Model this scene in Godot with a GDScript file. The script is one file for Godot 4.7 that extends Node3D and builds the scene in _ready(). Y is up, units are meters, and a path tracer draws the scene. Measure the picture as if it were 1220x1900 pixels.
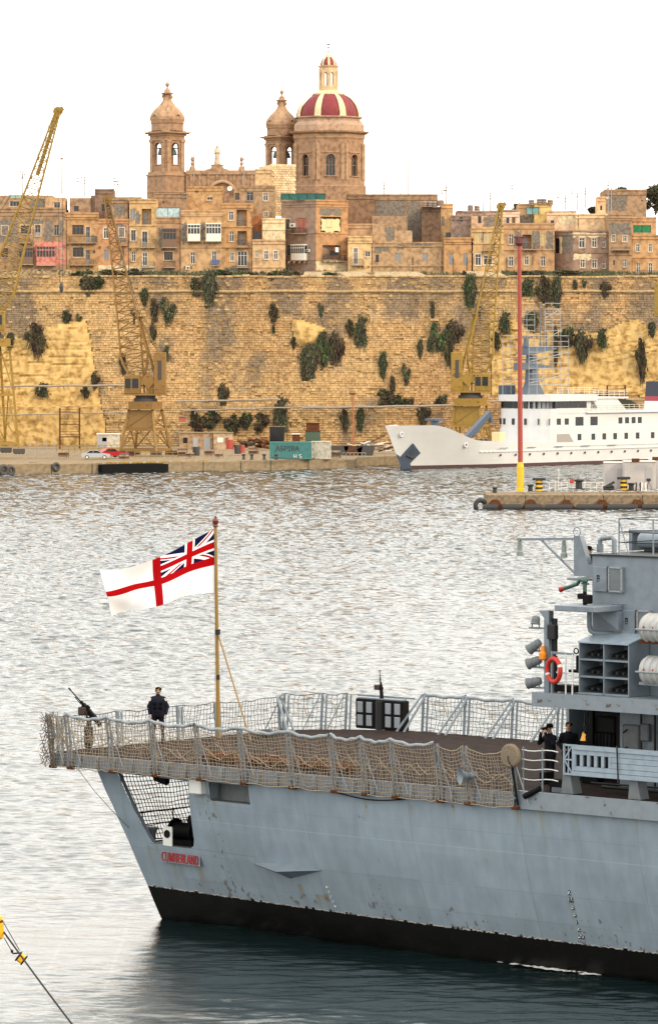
extends Node3D
# A warship's stern in a harbour, a fortified town beyond. y is up, metres, the camera looks along -z.

const F := 8000.0      # focal length in photograph pixels (photograph 1220 x 1900)
const EYE := 17.8      # height of the camera above the water
const HZ := 658.0      # photograph row of the horizon
const SHIP_AT := Vector3(-8.76, 0, -136.1)
const SHIP_TURN := -0.7266

var rng := RandomNumberGenerator.new()
var taken := {}
var mats := {}
var tex := {}
var ship_xf := Transform3D(Basis(Vector3.UP, SHIP_TURN), SHIP_AT)

class MB:
	var v := PackedVector3Array()
	var n := PackedVector3Array()
	var c := PackedColorArray()
	var t := PackedVector2Array()
	var col := Color(1, 1, 1)
	# corners run counter-clockwise seen from outside
	func tri(a: Vector3, b: Vector3, d: Vector3) -> void:
		var m := (b - a).cross(d - a).normalized()
		v.append(a); v.append(d); v.append(b)
		for i in 3:
			n.append(m); c.append(col)
	func trin(a: Vector3, b: Vector3, d: Vector3, na: Vector3, nb: Vector3, nd: Vector3) -> void:
		v.append(a); v.append(d); v.append(b)
		n.append(na); n.append(nd); n.append(nb)
		c.append(col); c.append(col); c.append(col)
	func quad(a: Vector3, b: Vector3, d: Vector3, e: Vector3) -> void:
		tri(a, b, d); tri(a, d, e)
	func quadn(a: Vector3, b: Vector3, d: Vector3, e: Vector3, na: Vector3, nb: Vector3, nd: Vector3, ne: Vector3) -> void:
		trin(a, b, d, na, nb, nd); trin(a, d, e, na, nd, ne)
	func xbox(x0: float, y0: float, z0: float, x1: float, y1: float, z1: float) -> void:
		box(Vector3((x0 + x1) / 2, (y0 + y1) / 2, (z0 + z1) / 2), Vector3(absf(x1 - x0), absf(y1 - y0), absf(z1 - z0)))
	func box(o: Vector3, s: Vector3, b := Basis.IDENTITY) -> void:
		var x := b.x * s.x / 2
		var y := b.y * s.y / 2
		var z := b.z * s.z / 2
		quad(o - x - y + z, o + x - y + z, o + x + y + z, o - x + y + z)
		quad(o + x - y - z, o - x - y - z, o - x + y - z, o + x + y - z)
		quad(o + x - y + z, o + x - y - z, o + x + y - z, o + x + y + z)
		quad(o - x - y - z, o - x - y + z, o - x + y + z, o - x + y - z)
		quad(o - x + y + z, o + x + y + z, o + x + y - z, o - x + y - z)
		quad(o - x - y - z, o + x - y - z, o + x - y + z, o - x - y + z)
	# a box with its edges cut off by e
	func cbox(o: Vector3, s: Vector3, e: float, b := Basis.IDENTITY) -> void:
		var h := s / 2
		var p := func(x: float, y: float, z: float) -> Vector3: return o + b * Vector3(x, y, z)
		for k in 3:
			for sg: float in [-1.0, 1.0]:
				var q: Array[Vector3] = []
				for ij: Array in [[-1, -1], [1, -1], [1, 1], [-1, 1]]:
					var w := Vector3.ZERO
					w[k] = sg * h[k]
					w[(k + 1) % 3] = ij[0] * (h[(k + 1) % 3] - e)
					w[(k + 2) % 3] = ij[1] * (h[(k + 2) % 3] - e)
					q.append(p.call(w.x, w.y, w.z))
				if sg > 0: quad(q[0], q[1], q[2], q[3])
				else: quad(q[3], q[2], q[1], q[0])
		for k in 3:
			var i := (k + 1) % 3
			var j := (k + 2) % 3
			for si: float in [-1.0, 1.0]:
				for sj: float in [-1.0, 1.0]:
					var a := Vector3.ZERO; a[i] = si * h[i]; a[j] = sj * (h[j] - e)
					var d := Vector3.ZERO; d[i] = si * (h[i] - e); d[j] = sj * h[j]
					var up := Vector3.ZERO; up[k] = h[k] - e
					var q := [o + b * (a - up), o + b * (d - up), o + b * (d + up), o + b * (a + up)]
					if si * sj > 0: quad(q[0], q[1], q[2], q[3])
					else: quad(q[3], q[2], q[1], q[0])
		for sx: float in [-1.0, 1.0]:
			for sy: float in [-1.0, 1.0]:
				for sz: float in [-1.0, 1.0]:
					var a := o + b * Vector3(sx * h.x, sy * (h.y - e), sz * (h.z - e))
					var d := o + b * Vector3(sx * (h.x - e), sy * h.y, sz * (h.z - e))
					var g := o + b * Vector3(sx * (h.x - e), sy * (h.y - e), sz * h.z)
					if sx * sy * sz > 0: tri(a, d, g)
					else: tri(a, g, d)
	func beam(p: Vector3, q: Vector3, w: float, h: float, up := Vector3.UP) -> void:
		var z := (q - p).normalized()
		if absf(z.dot(up.normalized())) > 0.98: up = Vector3.RIGHT if absf(z.x) < 0.9 else Vector3.UP
		var x := up.cross(z).normalized()
		box((p + q) / 2, Vector3(w, h, p.distance_to(q)), Basis(x, z.cross(x), z))
	func tube(p: Vector3, q: Vector3, r0: float, r1 := -1.0, seg := 6, caps := true) -> void:
		if r1 < 0: r1 = r0
		var z := (q - p).normalized()
		var x := (Vector3.UP if absf(z.y) < 0.9 else Vector3.RIGHT).cross(z).normalized()
		var y := z.cross(x)
		for i in seg:
			var a := TAU * i / seg
			var b := TAU * (i + 1) / seg
			var da := x * cos(a) + y * sin(a)
			var db := x * cos(b) + y * sin(b)
			quadn(p + da * r0, p + db * r0, q + db * r1, q + da * r1, da, db, db, da)
			if caps:
				if r1 > 0: tri(q, q + da * r1, q + db * r1)
				if r0 > 0: tri(p, p + db * r0, p + da * r0)
	func path(pts: Array, r: float, seg := 6) -> void:
		var rings := []
		var x := Vector3.ZERO
		for i in pts.size():
			var d: Vector3 = (pts[mini(i + 1, pts.size() - 1)] - pts[maxi(i - 1, 0)]).normalized()
			if i == 0: x = (Vector3.UP if absf(d.y) < 0.9 else Vector3.RIGHT).cross(d).normalized()
			x = (x - d * x.dot(d)).normalized()
			var y := d.cross(x)
			var ring := []
			for k in seg:
				ring.append(x * cos(TAU * k / seg) + y * sin(TAU * k / seg))
			rings.append(ring)
		for i in pts.size() - 1:
			var p: Vector3 = pts[i]
			var q: Vector3 = pts[i + 1]
			for k in seg:
				var m := (k + 1) % seg
				quadn(p + rings[i][k] * r, p + rings[i][m] * r, q + rings[i + 1][m] * r, q + rings[i + 1][k] * r, rings[i][k], rings[i][m], rings[i + 1][m], rings[i + 1][k])
	# profile of Vector2(radius, height) from bottom to top
	func lathe(prof: Array, seg: int, o := Vector3.ZERO, b := Basis.IDENTITY, flat := false, turn := 0.0, cap := true) -> void:
		for i in prof.size() - 1:
			var p: Vector2 = prof[i]
			var q: Vector2 = prof[i + 1]
			var m := Vector2(q.y - p.y, p.x - q.x).normalized()
			for k in seg:
				var a := TAU * k / seg + turn
				var d := TAU * (k + 1) / seg + turn
				var ea := Vector3(sin(a), 0, cos(a))
				var ed := Vector3(sin(d), 0, cos(d))
				var p0 := o + b * (ea * p.x + Vector3.UP * p.y)
				var p1 := o + b * (ed * p.x + Vector3.UP * p.y)
				var q0 := o + b * (ea * q.x + Vector3.UP * q.y)
				var q1 := o + b * (ed * q.x + Vector3.UP * q.y)
				if flat:
					if p.x > 0: tri(p0, p1, q1)
					if q.x > 0: tri(p0, q1, q0)
				else:
					var na := b * (ea * m.x + Vector3.UP * m.y)
					var nd := b * (ed * m.x + Vector3.UP * m.y)
					if p.x > 0: trin(p0, p1, q1, na, nd, nd)
					if q.x > 0: trin(p0, q1, q0, na, nd, na)
		if cap:
			for e in [0, prof.size() - 1]:
				var p: Vector2 = prof[e]
				if p.x <= 0: continue
				var ce := o + b * (Vector3.UP * p.y)
				for k in seg:
					var a := TAU * k / seg + turn
					var d := TAU * (k + 1) / seg + turn
					var pa := o + b * (Vector3(sin(a), 0, cos(a)) * p.x + Vector3.UP * p.y)
					var pd := o + b * (Vector3(sin(d), 0, cos(d)) * p.x + Vector3.UP * p.y)
					if e == 0: tri(ce, pd, pa)
					else: tri(ce, pa, pd)
	# polygon in x, y (counter-clockwise seen from +z) between z0 < z1
	func prism(poly: Array, z0: float, z1: float, xf := Transform3D.IDENTITY) -> void:
		var pp := PackedVector2Array(poly)
		if Geometry2D.is_polygon_clockwise(pp): pp.reverse()
		var k := pp.size()
		for i in k:
			var p := pp[i]
			var q := pp[(i + 1) % k]
			quad(xf * Vector3(p.x, p.y, z1), xf * Vector3(p.x, p.y, z0), xf * Vector3(q.x, q.y, z0), xf * Vector3(q.x, q.y, z1))
		var ix := Geometry2D.triangulate_polygon(pp)
		for i in range(0, ix.size(), 3):
			var a := pp[ix[i]]
			var b := pp[ix[i + 1]]
			var d := pp[ix[i + 2]]
			if (b - a).cross(d - a) < 0:
				var s := b
				b = d; d = s
			tri(xf * Vector3(a.x, a.y, z1), xf * Vector3(b.x, b.y, z1), xf * Vector3(d.x, d.y, z1))
			tri(xf * Vector3(a.x, a.y, z0), xf * Vector3(d.x, d.y, z0), xf * Vector3(b.x, b.y, z0))
	func ball(o: Vector3, r: Vector3, seg := 8, rings := 6) -> void:
		for i in rings:
			var a0 := PI * i / rings - PI / 2
			var a1 := PI * (i + 1) / rings - PI / 2
			for k in seg:
				var b0 := TAU * k / seg
				var b1 := TAU * (k + 1) / seg
				var p := [Vector3(cos(a0) * sin(b0), sin(a0), cos(a0) * cos(b0)), Vector3(cos(a0) * sin(b1), sin(a0), cos(a0) * cos(b1)), Vector3(cos(a1) * sin(b1), sin(a1), cos(a1) * cos(b1)), Vector3(cos(a1) * sin(b0), sin(a1), cos(a1) * cos(b0))]
				if i > 0: trin(o + p[0] * r, o + p[1] * r, o + p[2] * r, p[0], p[1], p[2])
				if i < rings - 1: trin(o + p[0] * r, o + p[2] * r, o + p[3] * r, p[0], p[2], p[3])
	func torus(o: Vector3, b: Basis, R: float, r: float, seg := 24, sub := 8, from := 0.0, to := TAU) -> void:
		for i in seg:
			for k in sub:
				var q := []
				var m := []
				for ij: Array in [[i, k], [i + 1, k], [i + 1, k + 1], [i, k + 1]]:
					var a: float = from + (to - from) * ij[0] / seg
					var e: float = TAU * ij[1] / sub
					var d := Vector3(cos(a), sin(a), 0)
					var w := d * cos(e) + Vector3.BACK * sin(e)
					q.append(o + b * (d * R + w * r)); m.append(b * w)
				quadn(q[0], q[1], q[2], q[3], m[0], m[1], m[2], m[3])
	func mesh() -> ArrayMesh:
		var a := []
		a.resize(Mesh.ARRAY_MAX)
		a[Mesh.ARRAY_VERTEX] = v
		a[Mesh.ARRAY_NORMAL] = n
		a[Mesh.ARRAY_COLOR] = c
		if t.size() == v.size(): a[Mesh.ARRAY_TEX_UV] = t
		var m := ArrayMesh.new()
		m.add_surface_from_arrays(Mesh.PRIMITIVE_TRIANGLES, a)
		return m

# ---------------------------------------------------------------- naming
func numbered(s: String) -> String:
	if not taken.has(s):
		taken[s] = 0
		return s
	taken[s] += 1
	return "%s_%03d" % [s, taken[s]]

func meta(o: Node, label: String, category: String, group := "") -> void:
	o.set_meta("label", label); o.set_meta("category", category)
	if group: o.set_meta("group", group)

func thing(called: String, label: String, category: String, xf := Transform3D.IDENTITY, group := "") -> Node3D:
	var o := Node3D.new()
	o.name = numbered(called)
	add_child(o)
	o.transform = xf
	meta(o, label, category, group)
	return o

func part(called: String, mb: MB, m: Material, parent: Node) -> MeshInstance3D:
	var o := MeshInstance3D.new()
	o.mesh = mb.mesh()
	o.material_override = m
	o.name = called
	parent.add_child(o, true)
	return o

func partm(called: String, me: Mesh, m: Material, parent: Node, xf := Transform3D.IDENTITY) -> MeshInstance3D:
	var o := MeshInstance3D.new()
	o.mesh = me
	o.material_override = m
	o.name = called
	parent.add_child(o, true)
	o.transform = xf
	return o

func single(called: String, mb: MB, m: Material, label: String, category: String, xf := Transform3D.IDENTITY, group := "") -> MeshInstance3D:
	var o := part(numbered(called), mb, m, self)
	o.transform = xf
	meta(o, label, category, group)
	return o

func ground(called: String, mb: MB, m: Material) -> MeshInstance3D:
	var o := part(numbered(called), mb, m, self)
	o.set_meta("kind", "structure")
	return o

# photograph pixel at a distance, as a point in the world
func P(u: float, v: float, d: float) -> Vector3:
	return Vector3((u - 610.0) / F * d, EYE - (v - HZ) / F * d, -d)

func at(p: Vector3, turn := 0.0) -> Transform3D:
	return Transform3D(Basis(Vector3.UP, turn), p)

# ---------------------------------------------------------------- materials
func L(r: float, g: float, b: float) -> Color:
	return Color(r, g, b).linear_to_srgb()

func noise(seed_: int, freq: float, oct := 4, kind := FastNoiseLite.TYPE_SIMPLEX_SMOOTH) -> FastNoiseLite:
	var f := FastNoiseLite.new()
	f.seed = seed_
	f.noise_type = kind
	f.frequency = freq
	f.fractal_octaves = oct
	return f

func ntex(key: String, seed_: int, freq: float, stops: Array, size := 512, oct := 5, normal := 0.0, kind := FastNoiseLite.TYPE_SIMPLEX_SMOOTH) -> NoiseTexture2D:
	if tex.has(key): return tex[key]
	var t := NoiseTexture2D.new()
	t.width = size; t.height = size
	t.seamless = true
	t.noise = noise(seed_, freq, oct, kind)
	if normal > 0:
		t.as_normal_map = true
		t.bump_strength = normal
	else:
		var g := Gradient.new()
		var o := PackedFloat32Array()
		var c := PackedColorArray()
		for s: Array in stops:
			o.append(s[0]); c.append(s[1])
		g.offsets = o; g.colors = c
		t.color_ramp = g
	tex[key] = t
	return t

func gray(x: float) -> Color:
	return Color(x, x, x)

func mat(key: String, color: Color, rough := 0.8, metal := 0.0, t: Texture2D = null, scale := 1.0, world := true, vc := false) -> StandardMaterial3D:
	if mats.has(key): return mats[key]
	var m := StandardMaterial3D.new()
	m.resource_name = key
	m.albedo_color = color
	m.roughness = rough
	if rough > .84: m.metallic_specular = .15
	m.metallic = metal
	m.vertex_color_use_as_albedo = vc
	if t:
		m.albedo_texture = t
		m.uv1_triplanar = true
		m.uv1_world_triplanar = world
		m.uv1_scale = Vector3.ONE * scale
	mats[key] = m
	return m

func bump(m: StandardMaterial3D, t: Texture2D, cm: float) -> StandardMaterial3D:
	m.heightmap_enabled = true
	m.heightmap_texture = t
	m.heightmap_scale = cm
	return m

func _ready() -> void:
	rng.seed = 7
	camera_and_light()
	textures()
	build_water()
	build_shore()
	build_town()
	build_church()
	build_wall_plants()
	build_cranes()
	build_quay_things()
	build_white_ship()
	build_pier()
	build_frigate()
	build_frigate_things()
	build_people()
	build_near_cable()

func camera_and_light() -> void:
	var cam := Camera3D.new()
	cam.name = "camera"
	add_child(cam)
	cam.position = Vector3(0, EYE, 0)
	cam.near = 1.0
	cam.far = 4000.0
	cam.projection = Camera3D.PROJECTION_FRUSTUM
	cam.size = 1900.0 / F
	cam.frustum_offset = Vector2(0, (HZ - 950.0) / F)
	cam.current = true
	var we := WorldEnvironment.new()
	we.name = "environment"
	add_child(we)
	var e := Environment.new()
	e.background_mode = Environment.BG_SKY
	var sm := ProceduralSkyMaterial.new()
	sm.sky_top_color = Color(0.97, 0.965, 0.945)
	sm.sky_horizon_color = Color(1.0, 0.98, 0.94)
	sm.sky_curve = 0.12
	sm.sky_energy_multiplier = 1.0
	sm.ground_horizon_color = Color(0.55, 0.6, 0.6)
	sm.ground_bottom_color = Color(0.2, 0.27, 0.28)
	sm.sun_angle_max = 0.0
	var sky := Sky.new()
	sky.sky_material = sm
	e.sky = sky
	e.background_energy_multiplier = 1.6
	e.tonemap_mode = Environment.TONE_MAPPER_LINEAR
	e.tonemap_exposure = 1.56
	e.sdfgi_enabled = true
	e.ssao_enabled = true
	e.ssil_enabled = true
	we.environment = e
	var sun := DirectionalLight3D.new()
	sun.name = "sun"
	add_child(sun)
	sun.look_at_from_position(Vector3.ZERO, -Vector3(0.80, 0.52, 0.42))
	sun.light_energy = 0.5
	sun.light_color = Color(1.0, 0.90, 0.74)
	sun.light_angular_distance = 12.0
	sun.shadow_enabled = true

func textures() -> void:
	# multipliers of a base colour: grain and blotches of matter
	ntex("grain", 3, 0.02, [[0.0, gray(0.72)], [0.5, gray(0.92)], [1.0, gray(1.0)]])
	ntex("plaster", 11, 0.009, [[0.0, Color(0.70, 0.69, 0.70)], [0.5, Color(0.93, 0.92, 0.91)], [1.0, gray(1.0)]], 512, 6)
	ntex("stain", 21, 0.012, [[0.0, Color(0.70, 0.67, 0.66)], [0.5, Color(0.91, 0.90, 0.885)], [1.0, gray(1.0)]], 512, 6)
	ntex("rock", 31, 0.016, [[0.0, Color(0.6, 0.54, 0.46)], [0.4, Color(0.86, 0.82, 0.76)], [0.6, Color(0.98, 0.96, 0.92)], [1.0, gray(1.0)]], 512, 6)
	ntex("paint", 41, 0.01, [[0.0, Color(0.88, 0.88, 0.89)], [0.5, Color(0.96, 0.96, 0.96)], [1.0, gray(1.0)]], 512, 5)
	ntex("rusty", 51, 0.012, [[0.0, Color(0.55, 0.40, 0.30)], [0.12, Color(0.72, 0.62, 0.54)], [0.20, Color(0.94, 0.93, 0.92)], [1.0, gray(1.0)]], 512, 6)
	ntex("grain2", 43, 0.01, [[0.0, gray(0.94)], [1.0, gray(1.0)]], 256, 3)
	ntex("ripple", 61, 0.03, [], 512, 4, 3.0)
	ntex("height", 71, 0.03, [[0.0, gray(0.0)], [1.0, gray(1.0)]], 512, 5)

# ---------------------------------------------------------------- water
var wn1 := FastNoiseLite.new()
var wn2 := FastNoiseLite.new()
var wn3 := FastNoiseLite.new()

func wave(x: float, z: float) -> float:
	# chop whose size changes from patch to patch (wind streaks), flatter in the ship's wake
	var patch := wn3.get_noise_2d(x * 0.55, z * 0.16)
	var k := 0.9 + 0.55 * patch
	k += 0.75 * clampf((-z - 190.0) / 220.0, 0.0, 1.0) + 0.4 * clampf((z + 118.0) / 25.0, 0.0, 1.0)
	var q := Vector2((x + 14.0) / 9.0, (z + 133.0) / 12.0)
	k *= 1.0 - 0.72 * exp(-q.length_squared())
	# lee of the ship: calmer close to its near side
	var sa := (x + 8.76) * .747 + (z + 136.1) * .664
	var sb := (x + 8.76) * .664 - (z + 136.1) * .747
	if sa > 1.0: k *= lerpf(.45, 1.0, smoothstep(2.0, 26.0, -sb)) if sb < 2.0 else 1.0
	k = maxf(k, 0.12)
	return k * (0.05 * wn1.get_noise_2d(x * 0.6, z) + 0.105 * wn2.get_noise_2d(x * 0.5, z))

func build_water() -> void:
	wn1 = noise(5, 0.26, 2)
	wn2 = noise(6, 0.85, 3)
	wn3 = noise(8, 0.05, 2)
	var rows := PackedFloat32Array()
	var d := 40.0
	while d < 1000.0:
		rows.append(d)
		d += clampf(0.13 * pow(d / 100.0, 1.15), 0.1, 3.0)
	var cols := PackedFloat32Array()
	for i in 241: cols.append(-1.0 + i / 120.0)
	for k: float in [1.3, 2.0, 4.0, 12.0]:
		cols.append(k); cols.insert(0, -k)
	var nc := cols.size()
	var v := PackedVector3Array()
	var n := PackedVector3Array()
	var ix := PackedInt32Array()
	v.resize(rows.size() * nc); n.resize(rows.size() * nc)
	var at_ := 0
	for r in rows.size():
		var z := -rows[r]
		var half := rows[r] * 0.0765 * 1.12 + 4.0
		for cidx in nc:
			var x := cols[cidx] * half
			var h := wave(x, z)
			var hx := wave(x + 0.06, z)
			var hz := wave(x, z + 0.06)
			v[at_] = Vector3(x, h, z)
			n[at_] = Vector3(h - hx, 0.06, h - hz).normalized()
			at_ += 1
	for r in rows.size() - 1:
		for cidx in nc - 1:
			var a := r * nc + cidx
			ix.append(a); ix.append(a + nc); ix.append(a + 1)
			ix.append(a + 1); ix.append(a + nc); ix.append(a + nc + 1)
	var arr := []
	arr.resize(Mesh.ARRAY_MAX)
	arr[Mesh.ARRAY_VERTEX] = v
	arr[Mesh.ARRAY_NORMAL] = n
	arr[Mesh.ARRAY_INDEX] = ix
	var me := ArrayMesh.new()
	me.add_surface_from_arrays(Mesh.PRIMITIVE_TRIANGLES, arr)
	var m := mat("water", L(0.0035, 0.012, 0.013), 0.13)
	m.metallic_specular = 0.66
	m.uv1_triplanar = true
	m.uv1_world_triplanar = true
	m.uv1_scale = Vector3(0.55, 0.55, 0.55)
	m.normal_enabled = true
	m.normal_texture = tex["ripple"]
	m.normal_scale = 0.5
	var o := partm("water", me, m, self)
	o.set_meta("kind", "structure")

# ---------------------------------------------------------------- far shore: quay, fortress wall, rock
const ROCKS := [
	[[-90, 618], [26, 624], [56, 634], [88, 608], [108, 601], [160, 593], [170, 644], [179, 709], [188, 752], [197, 790], [190, 836], [-90, 836]],
	[[541, 595], [557, 591], [574, 598], [603, 608], [600, 621], [584, 641], [564, 646], [551, 637], [541, 611]],
	[[908, 597], [955, 594], [989, 618], [1041, 611], [1110, 618], [1158, 597], [1179, 592], [1199, 607], [1320, 600], [1320, 737], [912, 732]]]
var rock_polys := []

func wall_z(y: float) -> float:
	return -772.0 if y < 8.6 else -774.5 - (y - 8.6) * 0.16

func wall_uv(x: float, y: float) -> Vector2:
	var d := -wall_z(y)
	return Vector2(610.0 + x * F / d, HZ + (EYE - y) * F / d)

func in_rock(x: float, y: float) -> bool:
	var q := wall_uv(x, y)
	for p: PackedVector2Array in rock_polys:
		if Geometry2D.is_point_in_polygon(q, p): return true
	return false

func build_shore() -> void:
	for r: Array in ROCKS:
		var p := PackedVector2Array()
		for q: Array in r: p.append(Vector2(q[0], q[1]))
		rock_polys.append(p)
	var stone := mat("fort limestone", Color.WHITE, 0.95, 0.0, tex["stain"], 0.11, true, true)
	var plain := mat("mortar bed", L(0.37, 0.255, 0.135), 0.95, 0.0, tex["rock"], 0.2)
	var rockm := mat("yellow rock", L(0.60, 0.425, 0.19), 0.95, 0.0, tex["rock"], 0.07, true, true)
	var concrete := mat("quay concrete", L(0.30, 0.235, 0.155), 0.92, 0.0, tex["stain"], 0.16)
	mat("pale paving", L(0.46, 0.36, 0.23), 0.92, 0.0, tex["plaster"], 0.2)
	# quay deck
	var m := MB.new()
	var edge := [Vector2(-110, -604), Vector2(-48.9, -641), Vector2(4.0, -673.2), Vector2(4.5, -688), Vector2(50, -749), Vector2(110, -760), Vector2(110, -778), Vector2(-110, -778)]
	var flat := Transform3D(Basis(Vector3.RIGHT, Vector3.FORWARD, Vector3.UP), Vector3.ZERO)
	var ep := []
	for e: Vector2 in edge: ep.append(Vector2(e.x, -e.y))
	m.prism(ep, -2.0, 1.42, flat)
	var quay := ground("quay", m, concrete)
	var dir := (edge[2] - edge[1] as Vector2).normalized()
	var k := 0
	var s := -56.0
	while s < 56.0:
		var w := 5.2 + 2.0 * absf(sin(k * 2.3))
		m = MB.new()
		var c: Vector2 = edge[1] + dir * (s + w / 2)
		m.cbox(Vector3(c.x, .62 + .05 * sin(k * 1.7), c.y), Vector3(w - .12, 1.8, 1.6), .06, Basis(Vector3.UP, -atan2(dir.y, dir.x)))
		part("edge_block", m, concrete, quay)
		s += w
		k += 1
	# fortress wall: bed of the wall
	var fw := thing("fortress_wall", "tall ochre limestone bastion wall with plants below the town", "fortress wall")
	m = MB.new()
	for x in range(-96, 96, 16):
		m.quad(Vector3(x, 8.6, -774.62), Vector3(x + 16, 8.6, -774.62), Vector3(x + 16, 32.0, wall_z(32.0) - .12), Vector3(x, 32.0, wall_z(32.0) - .12))
		m.quad(Vector3(x, .5, -772.12), Vector3(x + 16, .5, -772.12), Vector3(x + 16, 8.6, -772.12), Vector3(x, 8.6, -772.12))
		m.quad(Vector3(x, 8.6, -772.12), Vector3(x + 16, 8.6, -772.12), Vector3(x + 16, 8.6, -775), Vector3(x, 8.6, -775))
	part("core", m, plain, fw)
	var nz := noise(200, 0.06, 4)
	var nl := noise(201, 0.10, 4)
	var ne := noise(202, 0.16, 3)
	var rest := MB.new()
	var big := []
	for i in 4:
		var bm := MB.new()
		bm.cbox(Vector3(0, 0, -.1), Vector3(1.0, .50, .5), .05, Basis(Vector3.UP, .02 * i) * Basis(Vector3.RIGHT, .03 * (i - 1.5)))
		big.append(bm.mesh())
	var tones := [mat("block tone 1", L(.55, .38, .195), .95, 0, tex["stain"], .15), mat("block tone 2", L(.49, .35, .19), .95, 0, tex["stain"], .15), mat("block tone 3", L(.58, .42, .225), .95, 0, tex["stain"], .15)]
	var nbig := 0
	var y := 1.5
	var row := 0
	var lr := RandomNumberGenerator.new()
	lr.seed = 55
	while y < 31.6:
		var h := lr.randf_range(.31, .46)
		var x := -84.0 + lr.randf()
		var dress := 1.0
		while x < 84.0:
			var w := lr.randf_range(.42, .95)
			var cx := x + w / 2
			var cy := y + h / 2
			if not in_rock(cx, cy):
				var e := ne.get_noise_2d(cx, cy * 2.2)
				var g := nl.get_noise_2d(cx * .8, cy * .5) + .28 * clampf((cy - 17.0) / 8.0, 0.0, 1.0)
				var z0 := wall_z(cy)
				var out := lr.randf_range(.0, .16) - (lr.randf_range(.0, .22) if e > .22 else 0.0)
				var tone := lr.randf_range(.84, 1.14) + .24 * nz.get_noise_2d(cx * .5, cy * .6) + .14 * nl.get_noise_2d(cx * 3.0, cy * .25)
				var warm := Color(.57, .385, .19).lerp(Color(.53, .335, .165), clampf(.5 + 1.4 * nz.get_noise_2d(cx * .4 + 300.0, cy * .4), 0.0, 1.0)) * tone
				var lich := Color(.19, .16, .13) * lr.randf_range(.8, 1.25)
				var col := warm.lerp(lich, clampf((g - .13) * 2.4, 0.0, .75))
				if lr.randf() < .02: col = Color(.52, .39, .22)
				if e > .30 and lr.randf() < .14:
					x += w
					continue
				if nbig < 220 and lr.randf() < .05 and w > .72 and absf(cx) < 58 and cy > 9:
					nbig += 1
					partm("stone_block", big[nbig % 4], tones[nbig % 3], fw, Transform3D(Basis.from_scale(Vector3(w - .04, h / .52, 1)), Vector3(cx, cy, z0 - .02)))
				else:
					rest.col = col
					var j := .022
					var a := Vector3(x + j, y + j * .7 + lr.randf() * .03, z0 + out)
					var b := Vector3(x + w - j, y + j * .7 + lr.randf() * .03, z0 + out + lr.randf_range(-.02, .02))
					var q := Vector3(x + w - j, y + h - j * .7, z0 + out - .02 - h * .16 + lr.randf_range(-.03, .03))
					var t := Vector3(x + j, y + h - j * .7, z0 + out - .02 - h * .16)
					var bk := Vector3(0, 0, -.3 - out)
					rest.quad(a, b, q, t)
					rest.quad(t, q, q + bk, t + bk)
					rest.quad(b, b + bk, q + bk, q)
					rest.quad(a + bk, a, t, t + bk)
					rest.quad(a + bk, b + bk, b, a)
			x += w
		y += h
		row += 1
	var ro := part("masonry", rest, stone, fw)
	ro.set_meta("kind", "stuff")
	# cordon moulding and coping
	m = MB.new()
	var cy0 := 29.2
	for i in 84:
		var x := -84.0 + i * 2.0
		var sg := .05 * sin(i * .7)
		m.tube(Vector3(x, cy0 + sg, wall_z(cy0) + .12), Vector3(x + 2.0, cy0 + .05 * sin((i + 1) * .7), wall_z(cy0) + .12), .27, -1, 8, false)
	part("cordon", m, tones[1], fw)
	for i in 96:
		m = MB.new()
		var x := -72.0 + i * 1.5
		var gap := nz.get_noise_1d(x * 3.0)
		var top := 31.9 + .25 * nz.get_noise_1d(x * 1.7)
		if x < -36.0 and gap > .1: continue
		m.cbox(Vector3(x, top, wall_z(31.9) - .2), Vector3(1.44, .38, .9), .06, Basis(Vector3.BACK, lr.randf_range(-.02, .02)))
		part("coping_stone", m, tones[(i * 7) % 3], fw)
	# loose rubble on top of the wall at the left
	m = MB.new()
	for i in 420:
		var x := lr.randf_range(-64, -35)
		var yy := lr.randf_range(31.6, 33.0)
		m.col = Color(.44, .33, .19) * lr.randf_range(.6, 1.2)
		m.box(Vector3(x, yy, -779.5 - (yy - 31.4) * 5.0), Vector3(lr.randf_range(.25, .7), lr.randf_range(.2, .4), .5), Basis(Vector3(lr.randf(), lr.randf(), 1).normalized(), lr.randf() * 3.0))
	var rb := part("rubble", m, stone, self)
	rb.set_meta("kind", "stuff")
	meta(rb, "loose broken stones heaped on top of the fortress wall", "rubble")
	# rock faces
	for ri in 3:
		var lo := Vector2(1e9, 1e9)
		var hi := -lo
		for q: Vector2 in rock_polys[ri]:
			lo = lo.min(q); hi = hi.max(q)
		var d := 776.0
		var x0 := (lo.x - 610) / F * d
		var x1 := (hi.x - 610) / F * d
		var y0 := maxf(1.0, EYE - (hi.y - HZ) / F * d)
		var y1 := EYE - (lo.y - HZ) / F * d
		var st := .34
		var nxx := int((x1 - x0) / st) + 1
		var nyy := int((y1 - y0) / st) + 1
		var n1 := noise(210 + ri, .06, 5)
		var n2 := noise(220 + ri, .22, 4)
		var tilt: float = [.06, .1, -.22][ri]
		var pt := func(i: int, jj: int) -> Vector3:
			var px := x0 + i * st
			var py := y0 + jj * st
			var q := wall_uv(px, py)
			var edge_d := 99.0
			var poly: PackedVector2Array = rock_polys[ri]
			for e in poly.size():
				edge_d = minf(edge_d, q.distance_to(Geometry2D.get_closest_point_to_segment(q, poly[e], poly[(e + 1) % poly.size()])))
			var sy := py + tilt * px + 1.1 * n1.get_noise_2d(px * .5, py * .7)
			var warp := sy / 1.55 + .9 * n1.get_noise_1d(floorf(sy / 1.55) * 37.0) + .12 * n2.get_noise_2d(px * .12, sy * .1)
			var layer := fposmod(warp, 1.0)
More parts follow.
